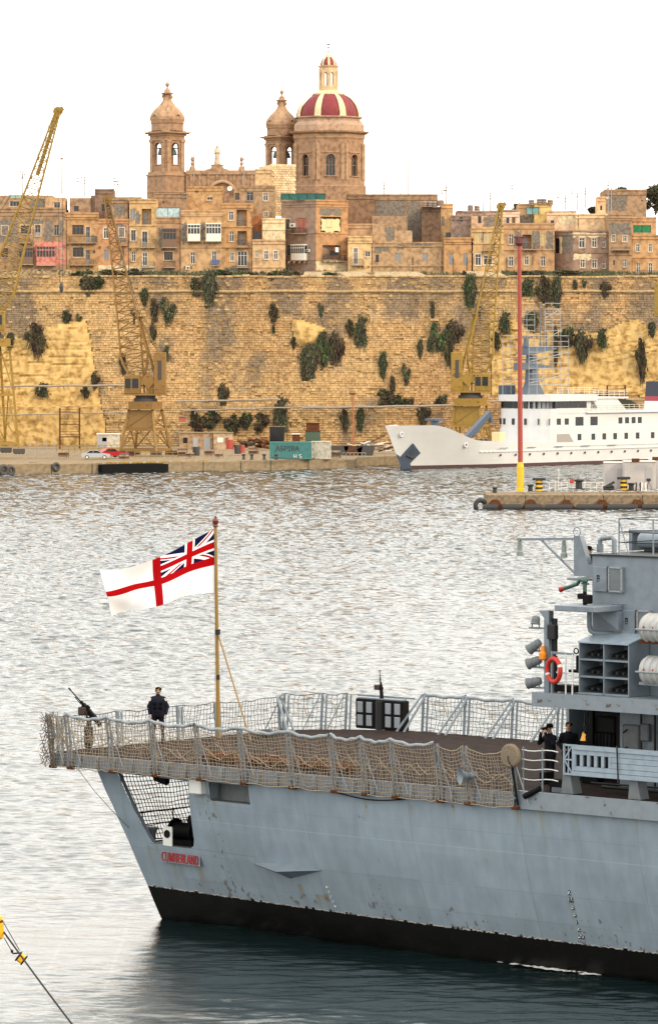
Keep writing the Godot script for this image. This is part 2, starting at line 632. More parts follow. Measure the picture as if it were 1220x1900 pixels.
			var broken := clampf(.55 + 1.8 * n1.get_noise_2d(px * .25 + 90.0, py * .5), 0.0, 1.0)
			var groove := (1.0 - smoothstep(.0, .26, layer)) * broken
			var step_ := .30 * n1.get_noise_1d(floorf(warp) * 53.0)
			var crack := 1.0 - smoothstep(.0, .05, absf(n1.get_noise_2d(px * 1.1 + sy * .4 + 500.0, py * .25)))
			var o: float = .2 + minf(edge_d / 10.0, 1.0) * (.35 + .7 * n1.get_noise_2d(px * .2, py * .3) + (step_ * .5 - .75 * groove) * [.55, .35, 1.0][ri] - .18 * crack) + .09 * n2.get_noise_2d(px * .6, py * 2.6)
			return Vector3(px, py, (wall_z(py) if py > 8.6 else -771.8) + o)
		m = MB.new()
		var grid := []
		for i in nxx + 1:
			var cl := []
			for jj in nyy + 1: cl.append(pt.call(i, jj))
			grid.append(cl)
		for i in nxx:
			for jj in nyy:
				var cc := wall_uv(x0 + (i + .5) * st, y0 + (jj + .5) * st)
				if not Geometry2D.is_point_in_polygon(cc, rock_polys[ri]): continue
				var f := 1.0 + .22 * n1.get_noise_2d(i * st * 1.3, jj * st * 1.3 + 50)
				m.col = Color(f, f * (1.0 + .04 * n2.get_noise_2d(i, jj)), f)
				m.quad(grid[i][jj], grid[i + 1][jj], grid[i + 1][jj + 1], grid[i][jj + 1])
		ground("cliff", m, rockm)
	# diagonal ledge lines on the rock at the left and right
	# terrace above the wall
	m = MB.new()
	m.quad(Vector3(-130, 31.3, -778.6), Vector3(130, 31.3, -778.6), Vector3(130, 32.85, -790), Vector3(-130, 32.85, -790))
	m.quad(Vector3(-130, 32.85, -790), Vector3(130, 32.85, -790), Vector3(130, 33.6, -960), Vector3(-130, 33.6, -960))
	ground("terrace", m, mat("dry earth", L(.22, .165, .095), .95, 0, tex["stain"], .12))
	for q: Array in [[615, 690, 505, 512], [692, 792, 503, 512], [862, 938, 503, 511], [560, 640, 506, 512]]:
		m = MB.new()
		var a := P(q[0], q[3], 781)
		var b := P(q[1], q[3], 781)
		m.quad(a, b, Vector3(b.x - 1.5, a.y + .9, -787), Vector3(a.x + .5, a.y + .9, -787))
		m.quad(Vector3(a.x, a.y - .4, -781), Vector3(b.x, a.y - .4, -781), b, a)
		ground("paved_ramp", m, mats["pale paving"])
	# pipes along the ledges
	var pipe := mat("pale pipe", L(.36, .31, .25), .7, 0, tex["stain"], .4)
	var pp := [[-40, 717, 232, 715, 770.5, .18, "pale pipe running along the rock ledge at the left"], [325, 745, 520, 741, 771.0, .18, "pale pipe along the wall above the shrubs at mid height"], [340, 762, 600, 754, 770.6, .14, "pale pipe sloping along the ledge behind the quay huts"], [560, 757, 850, 752, 770.6, .2, "pale pipe along the ledge behind the orange lamp post"], [-40, 771, 240, 765, 770.2, .10, "thin dark pipe low on the rock at the left"], [905, 745, 1240, 741, 770.6, .16, "pale pipe along the ledge behind the white ship"]]
	for q: Array in pp:
		m = MB.new()
		var a := P(q[0], q[1], q[4])
		var b := P(q[2], q[3], q[4])
		var pts := []
		for i in 13: pts.append(a.lerp(b, i / 12.0) + Vector3(0, .05 * sin(i * 1.9), 0))
		m.path(pts, q[5], 8)
		for i in range(1, 12, 2): m.box(pts[i] + Vector3(0, -.35, -.3), Vector3(.2, .8, .5))
		single("wall_pipe", m, pipe, q[6], "pipe")

# ---------------------------------------------------------------- town
var win_no := 0
const K := 5.81   # the houses were measured in enlarged crops: u = base + x / K, v = 340 + y / K

func ragged(x0: float, y0: float, x1: float, y1: float, seed_: int) -> Array:
	var r := RandomNumberGenerator.new()
	r.seed = seed_
	var p := []
	var n := 7
	for i in n: p.append(Vector2(lerpf(x0, x1, i / float(n)), y0 + r.randf_range(-.25, .25)))
	for i in n: p.append(Vector2(x1 + r.randf_range(-.2, .2), lerpf(y0, y1, i / float(n))))
	for i in n: p.append(Vector2(lerpf(x1, x0, i / float(n)), y1 + r.randf_range(-.25, .25)))
	for i in n: p.append(Vector2(x0 + r.randf_range(-.2, .2), lerpf(y1, y0, i / float(n))))
	return p

func wallm(c: Color, t := "plaster") -> StandardMaterial3D:
	var lum := c.get_luminance()
	c = Color((lum + (c.r - lum) * 1.16) * 1.0, (lum + (c.g - lum) * 1.12) * .93, maxf(.02, lum + (c.b - lum) * 1.02) * .92)
	return mat("wall %.2f %.2f %.2f %s" % [c.r, c.g, c.b, t], L(c.r, c.g, c.b), .93, 0, tex[t], .13)

# one wall of a house with openings; x0..x1 and 0..h in the plane z = 0 of xf, thick body behind
func facade(h0: Node3D, xf: Transform3D, x0: float, x1: float, h: float, depth: float, wm: Material, trim: Material, els: Array, cap := true) -> void:
	var holes := []
	for e: Array in els:
		if e[0] in ["W", "G", "B", "D", "S", "X", "L", "A"]: holes.append(e)
	var xs := [x0, x1]
	var ys := [0.0, h]
	for e: Array in holes:
		for v: float in [e[1], e[3]]: if v > x0 and v < x1: xs.append(v)
		for v: float in [e[2], e[4]]: if v > 0 and v < h: ys.append(v)
	xs.sort(); ys.sort()
	var m := MB.new()
	for i in xs.size() - 1:
		for j in ys.size() - 1:
			if xs[i + 1] - xs[i] < .001 or ys[j + 1] - ys[j] < .001: continue
			var cx: float = (xs[i] + xs[i + 1]) / 2
			var cy: float = (ys[j] + ys[j + 1]) / 2
			var open := false
			for e: Array in holes:
				if cx > e[1] and cx < e[3] and cy > e[2] and cy < e[4]: open = true
			if not open: m.quad(Vector3(xs[i], ys[j], 0), Vector3(xs[i + 1], ys[j], 0), Vector3(xs[i + 1], ys[j + 1], 0), Vector3(xs[i], ys[j + 1], 0))
	for e: Array in holes:
		var dz := -1.3 if e[0] == "L" else -.32
		var a := Vector3(e[1], e[2], 0)
		var b := Vector3(e[3], e[2], 0)
		var c := Vector3(e[3], e[4], 0)
		var d := Vector3(e[1], e[4], 0)
		var z := Vector3(0, 0, dz)
		m.quad(a, b, b + z, a + z); m.quad(b, c, c + z, b + z); m.quad(c, d, d + z, c + z); m.quad(d, a, a + z, d + z)
		m.quad(a + z, b + z, c + z, d + z)
	m.quad(Vector3(x1, 0, 0), Vector3(x1, 0, -depth), Vector3(x1, h, -depth), Vector3(x1, h, 0))
	m.quad(Vector3(x0, 0, -depth), Vector3(x0, 0, 0), Vector3(x0, h, 0), Vector3(x0, h, -depth))
	m.quad(Vector3(x1, 0, -depth), Vector3(x0, 0, -depth), Vector3(x0, h, -depth), Vector3(x1, h, -depth))
	m.quad(Vector3(x0, h, 0), Vector3(x1, h, 0), Vector3(x1, h, -depth), Vector3(x0, h, -depth))
	part("wall", m, wm, h0).transform = xf
	if cap:
		m = MB.new()
		m.xbox(x0 - .06, h - .16, -.4, x1 + .06, h + .12, .12)
		m.xbox(x0 - .02, h - .75, -.1, x1 + .02, h - .6, .16)
		part("cornice", m, wm, h0).transform = xf
	for e: Array in els: element(h0, xf, e, wm, trim, x0, x1)

func element(h0: Node3D, xf: Transform3D, e: Array, wm: Material, trim: Material, fx0: float, fx1: float) -> void:
	var glass: Material = mats["dark pane"]
	var m := MB.new()
	match e[0]:
		"W", "G", "B", "D", "A":
			var fm: Material = {"W": mats["frame white"], "G": mats["frame grey"], "B": mats["frame brown"], "D": mats["frame grey"], "A": mats["frame brown"]}[e[0]]
			win_no += 1
			var w: float = e[3] - e[1]
			var h: float = e[4] - e[2]
			var t := .085
			var z := -.16
			m.xbox(e[1], e[2], z - .04, e[1] + t, e[4], z + .04); m.xbox(e[3] - t, e[2], z - .04, e[3], e[4], z + .04)
			m.xbox(e[1] + t, e[4] - t, z - .04, e[3] - t, e[4], z + .04); m.xbox(e[1] + t, e[2], z - .04, e[3] - t, e[2] + t, z + .04)
			var n := maxi(2, roundi(w / .62))
			for i in range(1, n):
				var x: float = e[1] + w * i / n
				m.xbox(x - .045, e[2] + t, z - .03, x + .045, e[4] - t, z + .05)
			if h > 1.1: m.xbox(e[1] + t, e[4] - h * .3, z - .03, e[3] - t, e[4] - h * .3 + .07, z + .045)
			if h > 2.0 and e[0] != "W": m.xbox(e[1] + t, e[2] + t, z - .03, e[3] - t, e[2] + h * .35, z + .03)
			var wn := part("door" if h > 2.0 else "window", m, fm, h0)
			wn.transform = xf
			m = MB.new()
			m.xbox(e[1] + .02, e[2] + .02, z - .09, e[3] - .02, e[4] - .02, z - .05)
			part("pane", m, glass, wn)
			m = MB.new()
			var s := .16
			m.xbox(e[1] - s, e[2] - .14, -.02, e[3] + s, e[2], .12)
			m.xbox(e[1] - s, e[4], -.02, e[3] + s, e[4] + .16, .05)
			m.xbox(e[1] - s, e[2], -.02, e[1], e[4], .035); m.xbox(e[3], e[2], -.02, e[3] + s, e[4], .035)
			part("surround", m, trim if win_no % 3 else wm, wn)
		"S":
			var n := 12
			for i in n:
				var y0: float = lerpf(e[2], e[4], i / float(n))
				m.box(Vector3((e[1] + e[3]) / 2, y0 + .06, -.12), Vector3(e[3] - e[1] - .06, (e[4] - e[2]) / n * .8, .06), Basis(Vector3.RIGHT, .5))
			m.xbox(e[1], e[2], -.16, e[1] + .08, e[4], -.06); m.xbox(e[3] - .08, e[2], -.16, e[3], e[4], -.06); m.xbox((e[1] + e[3]) / 2 - .05, e[2], -.16, (e[1] + e[3]) / 2 + .05, e[4], -.055)
			part("shutter", m, mats["shutter cream"] if e.size() < 6 else mats[e[5]], h0).transform = xf
		"X":
			m.xbox(e[1] + .01, e[2] + .01, -.30, e[3] - .01, e[4] - .01, -.26)
			part("opening", m, glass, h0).transform = xf
		"L":
			var w: float = e[3] - e[1]
			m.xbox(e[1] + w * .12, e[2], -1.28, e[1] + w * .55, e[4] - .5, -1.22)
			part("louvre_door", m, mats["frame grey"], h0).transform = xf
			m = MB.new()
			for i in int(w / .16) + 1: m.xbox(e[1] + i * .16, e[2] + .05, -.04, e[1] + i * .16 + .025, e[2] + 1.0, -.015)
			m.xbox(e[1], e[2] + 1.0, -.05, e[3], e[2] + 1.06, .0)
			part("railing", m, mats["iron"], h0).transform = xf
		"bal":
			var sl := MB.new()
			sl.xbox(e[1], e[2] - .16, 0, e[3], e[2], .95)
			var b := part("balcony", sl, mats["balcony stone"], h0)
			b.transform = xf
			for i in int((e[3] - e[1]) / .15) + 1: m.xbox(e[1] + i * .15, e[2], .88, e[1] + i * .15 + .03, e[4], .91)
			for s: float in [e[1], e[3] - .03]:
				for i in 5: m.xbox(s, e[2], .1 + i * .17, s + .03, e[4], .13 + i * .17)
			m.xbox(e[1], e[4], .86, e[3], e[4] + .06, .93)
			part("railing", m, mats["iron"], b)
			var n := maxi(2, roundi((e[3] - e[1]) / .9))
			for i in n:
				m = MB.new()
				var x: float = lerpf(e[1] + .2, e[3] - .2, i / float(n - 1))
				m.prism([Vector2(0, -.16), Vector2(.7, -.16), Vector2(.1, -.6), Vector2(0, -.65)], x - .1, x + .1, Transform3D(Basis(Vector3.BACK, Vector3.UP, Vector3.LEFT), Vector3(0, e[2], 0)))
				part("bracket", m, mats["balcony stone"], b)
		"gw", "gb", "gp":
			# enclosed timber balcony
			var fm: Material = mats[{"gw": "frame white", "gb": "frame brown", "gp": "pink wash"}[e[0]]]
			var dz := .95
			var h: float = e[4] - e[2]
			m.xbox(e[1], e[2], 0, e[3], e[2] + h * .42, dz)
			m.xbox(e[1] - .06, e[4] - .22, 0, e[3] + .06, e[4], dz + .08)
			var n := maxi(3, roundi((e[3] - e[1]) / .55))
			for i in n + 1:
				var x: float = lerpf(e[1], e[3] - .09, i / float(n))
				m.xbox(x, e[2] + h * .42, dz - .1, x + .09, e[4] - .22, dz)
			m.xbox(e[1], e[2] + h * .75, dz - .08, e[3], e[2] + h * .79, dz - .01)
			m.xbox(e[1], e[2] + h * .42, 0, e[1] + .08, e[4] - .2, .1); m.xbox(e[3] - .08, e[2] + h * .42, 0, e[3], e[4] - .2, .1)
			var g := part("enclosed_balcony", m, fm, h0)
			g.transform = xf
			m = MB.new()
			m.xbox(e[1] + .04, e[2] + h * .4, .05, e[3] - .04, e[4] - .2, dz - .06)
			part("pane", m, glass, g)
			m = MB.new()
			m.xbox(e[1] - .1, e[2] - .18, 0, e[3] + .1, e[2] - .003, dz + .1)
			part("slab", m, mats["balcony stone"], g)
			for x: float in [e[1] + .2, (e[1] + e[3]) / 2, e[3] - .2]:
				m = MB.new()
				m.prism([Vector2(0, -.18), Vector2(.75, -.18), Vector2(.1, -.6), Vector2(0, -.65)], x - .1, x + .1, Transform3D(Basis(Vector3.BACK, Vector3.UP, Vector3.LEFT), Vector3(0, e[2], 0)))
				part("bracket", m, mats["balcony stone"], g)
		"cor":
			m.xbox(fx0 - .05, e[2] - .1, -.05, fx1 + .05, e[2] + .1, .15)
			part("string_course", m, wm, h0).transform = xf
		"patch":
			m.prism(ragged(e[1], e[2], e[3], e[4], int(e[1] * 77 + e[2] * 31)), -.02, .022)
			part("render_patch", m, mats[e[5] if e.size() > 5 else "grey render"], h0).transform = xf
		"ac":
			m.cbox(Vector3((e[1] + e[3]) / 2, (e[2] + e[4]) / 2, .2), Vector3(e[3] - e[1], e[4] - e[2], .38), .03)
			var g := part("air_conditioner", m, mats["frame white"], h0)
			g.transform = xf
			m = MB.new()
			m.lathe([Vector2(.0, 0), Vector2(.22, 0), Vector2(.22, .02), Vector2(0, .02)], 12, Vector3(e[1] * .45 + e[3] * .55, (e[2] + e[4]) / 2, .385), Basis(Vector3.RIGHT, Vector3.BACK, Vector3.DOWN))
			part("fan", m, glass, g)
		"pipe":
			m.tube(Vector3(e[1], e[2], .08), Vector3(e[1], e[4], .08), .05, -1, 6)
			part("drainpipe", m, mats["iron"], h0).transform = xf
		"cloth":
			m.quad(Vector3(e[1], e[2], .98), Vector3(e[3], e[2], .96), Vector3(e[3], e[4], .95), Vector3(e[1], e[4], .95))
			m.quad(Vector3(e[3], e[2], .94), Vector3(e[1], e[2], .95), Vector3(e[1], e[4], .93), Vector3(e[3], e[4], .93))
			part("washing", m, mats[e[5]], h0).transform = xf

# rects are in enlarged-crop pixels from the base column zb
func house(label: String, d: float, zb: float, r: Array, c: Color, trimc: Color, depth: float, els: Array, turn := 0.0, pivot := -1.0, tx := "plaster", parent: Node3D = null, cap := true) -> Node3D:
	var s := F / d
	var pu: float = zb + (r[0] + r[2]) / 2.0 / K if pivot < 0 else zb + pivot / K
	var vb: float = 340.0 + r[3] / K
	var base := P(pu, vb, d)
	var ct := cos(turn)
	var X := func(x: float) -> float: return (zb + x / K - pu) / s / ct
	var Y := func(y: float) -> float: return (vb - 340.0 - y / K) / s
	var list := []
	for e: Array in els:
		var q := e.duplicate()
		if e[0] == "cor": q = ["cor", 0, Y.call(e[1])]
		else:
			q[1] = X.call(e[1]); q[3] = X.call(e[3]); q[2] = Y.call(e[4]); q[4] = Y.call(e[2])
		list.append(q)
	var g := parent
	var xf := Transform3D.IDENTITY
	if g == null:
		g = thing("town_house", label, "house", at(base, turn), "houses above the fortress wall")
	else:
		xf = g.transform.affine_inverse() * at(base, turn)
	facade(g, xf, X.call(r[0]), X.call(r[2]), Y.call(r[1]), depth, wallm(c, tx), wallm(trimc), list, cap)
	return g

func build_town() -> void:
	var pane := mat("dark pane", Color(0.10, 0.105, 0.115), .12)
	pane.metallic_specular = .5
	mat("frame white", L(.72, .68, .60), .6); mat("frame grey", L(.30, .28, .26), .7); mat("frame brown", L(.17, .10, .06), .7)
	mat("shutter cream", L(.66, .52, .28), .7); mat("shutter grey", L(.34, .33, .33), .7); mat("iron", L(.05, .045, .045), .7)
	mat("balcony stone", L(.42, .34, .24), .9, 0, tex["stain"], .3); mat("grey render", L(.25, .215, .18), .95, 0, tex["stain"], .22)
	mat("pink wash", L(.66, .27, .21), .9, 0, tex["plaster"], .2); mat("cream wash", L(.74, .62, .40), .9, 0, tex["plaster"], .2)
	mat("blue cloth", L(.10, .13, .28), .9); mat("white cloth", L(.8, .78, .74), .9); mat("black cloth", L(.03, .03, .03), .9)
	var O := Color(.52, .345, .17)
	var Y := Color(.60, .44, .22)
	var T := Color(.62, .52, .36)
	var W := Color(.75, .68, .55)
	var B := 975.0
	var d := 792.0
	var g := house("weathered grey-ochre house with pink lower storey behind the leftmost crane", d, 0, [-140, 268, 702, B], Color(.40, .295, .18), T, 12, [["cor", 345], ["A", 225, 455, 340, 545], ["G", 380, 450, 440, 570], ["G", 585, 450, 635, 565], ["patch", 480, 400, 570, 620], ["patch", 270, 390, 470, 440], ["patch", 640, 395, 690, 560], ["patch", 372, 632, 712, 880, "pink wash"], ["gp", 400, 672, 600, 882], ["W", 622, 705, 668, 805], ["gb", 210, 690, 360, 872], ["bal", 205, 600, 330, 640], ["X", 200, 945, 330, 975], ["X", 395, 935, 440, 975], ["X", 560, 940, 680, 970], ["A", 20, 460, 90, 560], ["A", 20, 700, 90, 800], ["patch", -100, 400, 190, 640]])
	house("", d + 3, 0, [-140, 130, 565, 400], Color(.42, .32, .2), T, 8, [["G", 110, 195, 210, 250], ["patch", 330, 170, 480, 280]], 0, -1, "stain", g, false)
	house("", d + 2.5, 0, [490, 155, 705, 400], Color(.56, .42, .25), T, 7, [["G", 585, 205, 650, 270]], 0, -1, "stain", g, false)
	g = house("ochre house with two long white-slabbed balconies right of the pink one", d, 0, [702, 322, 1062, B], O, T, 12, [["cor", 385], ["B", 780, 450, 905, 555], ["D", 928, 470, 972, 636], ["bal", 752, 575, 1045, 640], ["B", 785, 692, 905, 795], ["D", 928, 720, 972, 872], ["bal", 752, 820, 1015, 878], ["X", 1008, 725, 1028, 755], ["X", 925, 925, 965, 972], ["X", 790, 945, 880, 972], ["pipe", 720, 340, 722, 970], ["patch", 985, 560, 1050, 640]])
	house("", d + 3.5, 0, [750, 158, 980, 420], Color(.38, .29, .2), T, 7, [["X", 800, 245, 850, 300]], 0, -1, "stain", g, false)
	house("", d + 4, 0, [980, 130, 1110, 420], Color(.3, .23, .17), T, 7, [["X", 1060, 205, 1100, 280]], 0, -1, "stain", g, false)
	g = house("orange house with white-framed windows behind the middle crane's jib", d, 190, [-42, 390, 290, B], Color(.54, .335, .18), W, 12, [["cor", 398], ["W", 15, 480, 65, 595], ["W", 180, 480, 238, 580], ["S", 15, 720, 70, 825, "shutter grey"], ["D", 192, 720, 236, 890], ["bal", 172, 620, 282, 668], ["patch", 150, 440, 260, 640], ["patch", -40, 885, 285, 972, "cream wash"], ["pipe", 286, 400, 288, 970]])
	house("", d + .6, 190, [100, 172, 275, 400], Color(.42, .31, .2), T, 9, [["patch", 120, 230, 240, 350]], 0, -1, "stain", g)
	house("", d + 3, 190, [-80, 68, 120, 400], Color(.27, .2, .15), T, 7, [["X", -5, 225, 30, 300], ["X", 50, 210, 75, 250]], 0, -1, "stain", g)
	house("tall narrow yellow house with three balcony doors one above another", d, 190, [290, 172, 582, B], Y, W, 13, [["S", 300, 285, 355, 395, "shutter grey"], ["L", 425, 275, 530, 445], ["cor", 455], ["G", 310, 505, 360, 620], ["D", 430, 520, 485, 690], ["bal", 412, 605, 578, 690], ["cor", 690], ["W", 315, 735, 360, 845], ["W", 435, 750, 485, 890], ["bal", 425, 850, 572, 905], ["patch", 295, 900, 575, 972, "cream wash"], ["patch", 360, 300, 400, 440]])
	house("brown house with timber bay below a pale blue roof screen", d, 190, [582, 368, 848, B], Color(.45, .31, .18), T, 12, [["cor", 420], ["gb", 655, 485, 800, 690], ["B", 665, 740, 760, 830], ["bal", 665, 840, 788, 905], ["patch", 610, 470, 650, 690], ["patch", 650, 920, 780, 970], ["pipe", 840, 400, 842, 970]])
	house("pale ochre house with two white enclosed balconies", d, 190, [848, 296, 1294, B], Color(.58, .42, .23), T, 12, [["cor", 350], ["gw", 920, 440, 1055, 622], ["gw", 1118, 430, 1280, 625], ["W", 950, 745, 1000, 870], ["W", 1180, 735, 1230, 870], ["bal", 1170, 830, 1262, 885], ["cloth", 1180, 825, 1255, 875, "blue cloth"], ["ac", 897, 895, 942, 932], ["patch", 855, 430, 905, 640], ["patch", 1065, 430, 1105, 620], ["cor", 690], ["X", 1040, 945, 1080, 962], ["X", 1180, 940, 1230, 965], ["patch", 920, 870, 1000, 890]])
	house("orange ochre house with three loggias under a corner cornice", d, 360, [305, 222, 628, B], O, T, 12, [["W", 375, 305, 425, 400], ["L", 458, 285, 570, 462], ["cor", 470], ["W", 380, 520, 430, 630], ["L", 468, 515, 570, 668], ["bal", 455, 620, 585, 685], ["cor", 690], ["W", 390, 750, 430, 840], ["W", 470, 735, 572, 890], ["bal", 455, 850, 590, 905], ["patch", 330, 900, 600, 960], ["pipe", 626, 300, 628, 960]])
	g = house("low pale house with three small windows and bright cream upper storey", d - .5, 360, [630, 612, 982, B], Color(.62, .47, .27), W, 12, [["W", 660, 730, 690, 800], ["W", 755, 730, 800, 820], ["W", 860, 730, 900, 820], ["cor", 905], ["X", 1010, 905, 1040, 950]])
	house("", d - .4, 360, [735, 382, 980, 612], Color(.80, .69, .43), W, 9, [["patch", 845, 500, 905, 612, "cream wash"], ["cor", 500]], 0, -1, "plaster", g)
	house("", d + 4, 360, [628, 352, 735, 620], Color(.42, .22, .11), W, 5, [["X", 640, 520, 712, 600]], 0, -1, "stain", g, false)
	house("grey-brown stone house with shuttered windows behind the cream storey", d + 9, 360, [500, 40, 870, 640], Color(.40, .31, .2), T, 12, [["D", 565, 95, 640, 190], ["W", 745, 105, 795, 190], ["W", 755, 310, 795, 365], ["cor", 30], ["B", 440, 105, 490, 180]], 0, -1, "stain")
	g = house("tall cream brick house left of the church dome", d + 16, 470, [190, -200, 450, 330], Color(.76, .64, .40), W, 10, [["X", 225, -120, 255, -90]], .25, 190, "plaster")
	house("", d + 13, 470, [20, -150, 195, 330], Color(.66, .52, .3), W, 9, [["W", 90, 60, 130, 130]], 0, -1, "stain", g)
	course_bricks(g, d + 15.4)
	g = house("corner house with green roof screen, left face coloured darker grey for shade, right face orange", d, 510, [65, 182, 440, B], Color(.34, .265, .20), T, 7, [["cor", 245], ["G", 115, 380, 160, 490], ["S", 238, 375, 335, 530, "pink wash"], ["bal", 205, 480, 345, 535], ["ac", 165, 425, 225, 470], ["cor", 535], ["G", 122, 660, 170, 775], ["gw", 205, 655, 350, 825], ["ac", 345, 710, 380, 740], ["cor", 825], ["X", 118, 910, 172, 950]], -.7, 440)  # shade of the left face is put into its darker wall colour
	house("", d, 510, [440, 182, 785, B], Color(.50, .325, .17), T, 7, [["cor", 245], ["L", 490, 358, 710, 525], ["patch", 500, 380, 700, 520, "shutter cream"], ["G", 560, 390, 602, 465], ["cor", 535], ["L", 510, 665, 712, 820], ["bal", 498, 775, 742, 835], ["cloth", 565, 725, 650, 775, "black cloth"], ["cloth", 620, 690, 655, 740, "white cloth"], ["patch", 445, 840, 780, 940, "cream wash"], ["patch", 480, 270, 720, 340], ["X", 510, 915, 545, 940]], .55, 440, "plaster", g)
	house("small cream house with one iron balcony right of the corner house", d + 1, 510, [785, 575, 1045, B], Color(.72, .56, .30), W, 9, [["W", 845, 700, 890, 872], ["bal", 812, 820, 948, 880], ["W", 970, 735, 1025, 795], ["cor", 640]])
	house("dark brown blank wall between the corner house and the church drum", d + 13, 510, [770, 125, 1070, 700], Color(.27, .19, .125), T, 9, [["cor", 165]], 0, -1, "stain")
	house("plain beige block behind the small cream house", d + 5, 510, [780, 442, 1060, 700], Color(.50, .37, .23), T, 9, [])
	house("long bare stone warehouse with three blocked windows", d + 1, 680, [50, 640, 832, B], Color(.48, .36, .215), T, 12, [["X", 95, 770, 130, 850], ["S", 310, 755, 365, 840, "shutter grey"], ["S", 600, 750, 655, 840, "shutter grey"], ["cor", 892], ["patch", 80, 680, 240, 740], ["patch", 330, 660, 400, 720], ["patch", 480, 650, 700, 700], ["pipe", 495, 800, 497, 950], ["pipe", 808, 700, 812, 950]], 0, -1, "stain")
	house("broken stone wall remains above the long warehouse", d + 4, 680, [60, 440, 320, 700], Color(.47, .36, .22), T, 4, [["patch", 200, 470, 300, 620]], 0, -1, "stain", null, false)
	house("ruined stepped stone wall with drain behind the warehouse", d + 7, 680, [60, 352, 438, 700], Color(.37, .285, .19), T, 4, [["pipe", 310, 460, 312, 640]], 0, -1, "stain", null, false)
	house("low rubble stone wall right of the ruined wall", d + 5, 680, [315, 510, 490, 700], Color(.5, .4, .26), T, 3, [], 0, -1, "stain", null, false)
	house("huge blank brown building right of the church dome", d + 14, 680, [62, 124, 762, 700], Color(.37, .275, .175), T, 16, [["cor", 175], ["patch", 100, 190, 420, 350], ["patch", 440, 200, 580, 600]], 0, -1, "stain")
	house("dark windowless tower block carrying the water tanks", d + 8, 680, [590, 262, 798, 700], Color(.17, .125, .09), T, 9, [["cor", 270]], 0, -1, "stain")
	house("narrow cream house beside the dark tank tower", d + 9, 680, [795, 225, 930, 700], Color(.66, .48, .25), W, 8, [["S", 805, 360, 835, 460, "frame grey"], ["X", 850, 530, 905, 600]], 0, -1)
	house("flat orange house with two tall grey shuttered doors", d, 680, [832, 590, 1142, B], O, T, 12, [["S", 885, 755, 930, 880, "shutter grey"], ["S", 1035, 755, 1085, 880, "shutter grey"], ["cor", 650], ["pipe", 932, 800, 934, 960], ["pipe", 1078, 800, 1080, 960], ["X", 1115, 735, 1138, 750], ["patch", 880, 690, 960, 740]])
	house("grey rendered block behind the flat orange house", d + 7, 680, [905, 350, 1135, 700], Color(.31, .26, .22), T, 9, [["X", 1003, 355, 1030, 415]], 0, -1, "stain")
	g = house("house with cream louvred shutters behind the right-hand crane's jib", d, 850, [140, 482, 488, B], Y, W, 12, [["S", 175, 520, 242, 640], ["S", 275, 520, 352, 640], ["cor", 650], ["W", 180, 765, 240, 885], ["W", 270, 780, 360, 880], ["bal", 265, 665, 385, 722], ["patch", 245, 520, 270, 640]])
	house("", d + 5, 850, [138, 350, 460, 520], Color(.56, .43, .3), W, 8, [["X", 210, 355, 245, 430], ["patch", 270, 360, 440, 470, "grey render"]], 0, -1, "stain", g, false)
	house("wide two-storey house behind the red pole, grey above and orange below", d, 850, [488, 436, 1032, B], Color(.50, .345, .19), T, 12, [["cor", 485], ["W", 540, 550, 590, 660], ["L", 690, 555, 785, 705], ["bal", 680, 655, 815, 712], ["S", 880, 545, 935, 670], ["patch", 600, 520, 680, 705], ["patch", 795, 520, 875, 705], ["patch", 940, 520, 1020, 710], ["cor", 718], ["W", 540, 790, 590, 895], ["W", 710, 790, 755, 880], ["W", 885, 790, 935, 895], ["pipe", 518, 800, 520, 960], ["pipe", 800, 795, 802, 880]])
	g = house("grey-brown corner house with six white-edged windows under a cream parapet", d, 1010, [300, 515, 690, B], Color(.34, .255, .19), T, 9, [["W", 370, 590, 430, 695], ["W", 510, 590, 560, 690], ["W", 620, 610, 660, 690], ["cor", 745], ["W", 385, 825, 430, 910], ["W", 510, 825, 560, 915], ["W", 625, 845, 660, 920], ["patch", 300, 530, 660, 580, "cream wash"], ["patch", 310, 760, 500, 820, "cream wash"]], .18, 300)
	house("", d, 1010, [103, 515, 300, B], Color(.34, .255, .19), T, 7, [["X", 115, 590, 160, 750], ["patch", 165, 575, 195, 750, "cream wash"], ["patch", 190, 530, 300, 750]], -.75, 300, "stain", g)
	house("tall brown house with a corbelled bay and two white windows", d - .3, 1010, [690, 335, 938, B], Color(.42, .30, .18), T, 12, [["cor", 395], ["W", 720, 560, 755, 630], ["W", 840, 565, 880, 630], ["bal", 715, 690, 915, 715], ["patch", 695, 425, 925, 560], ["X", 735, 830, 752, 880], ["W", 840, 825, 880, 905], ["cor", 770]])
	house("orange house with a green awning roof terrace at the right edge", d, 1010, [940, 560, 1400, B], Color(.57, .38, .19), T, 12, [["cor", 592], ["W", 980, 660, 1020, 740], ["W", 1115, 655, 1152, 740], ["cor", 800], ["W", 985, 860, 1025, 985], ["W", 1115, 860, 1157, 985], ["bal", 970, 945, 1210, 990], ["W", 1250, 660, 1290, 740]])
	# second row
	house("big cream plastered house in the second row above the grey corner house", d + 12, 1010, [20, 300, 340, 640], Color(.76, .60, .40), W, 10, [["X", 62, 400, 100, 432], ["patch", 160, 300, 330, 440, "cream wash"]])
	house("cream house with flat parapet left of the lookout turret", d + 11, 1010, [330, 335, 680, 640], Color(.78, .62, .38), W, 10, [["pipe", 360, 340, 362, 470]])
	house("square lookout turret with one small window", d + 16, 1010, [560, 150, 652, 640], Color(.66, .5, .3), W, 5, [["X", 595, 240, 617, 290]])
	house("old stone bastion keep on the skyline at the right", d + 40, 1010, [640, 72, 1092, 640], Color(.42, .31, .2), T, 14, [["patch", 660, 100, 880, 290], ["cor", 120], ["X", 1040, 180, 1055, 195]], 0, -1, "stain")
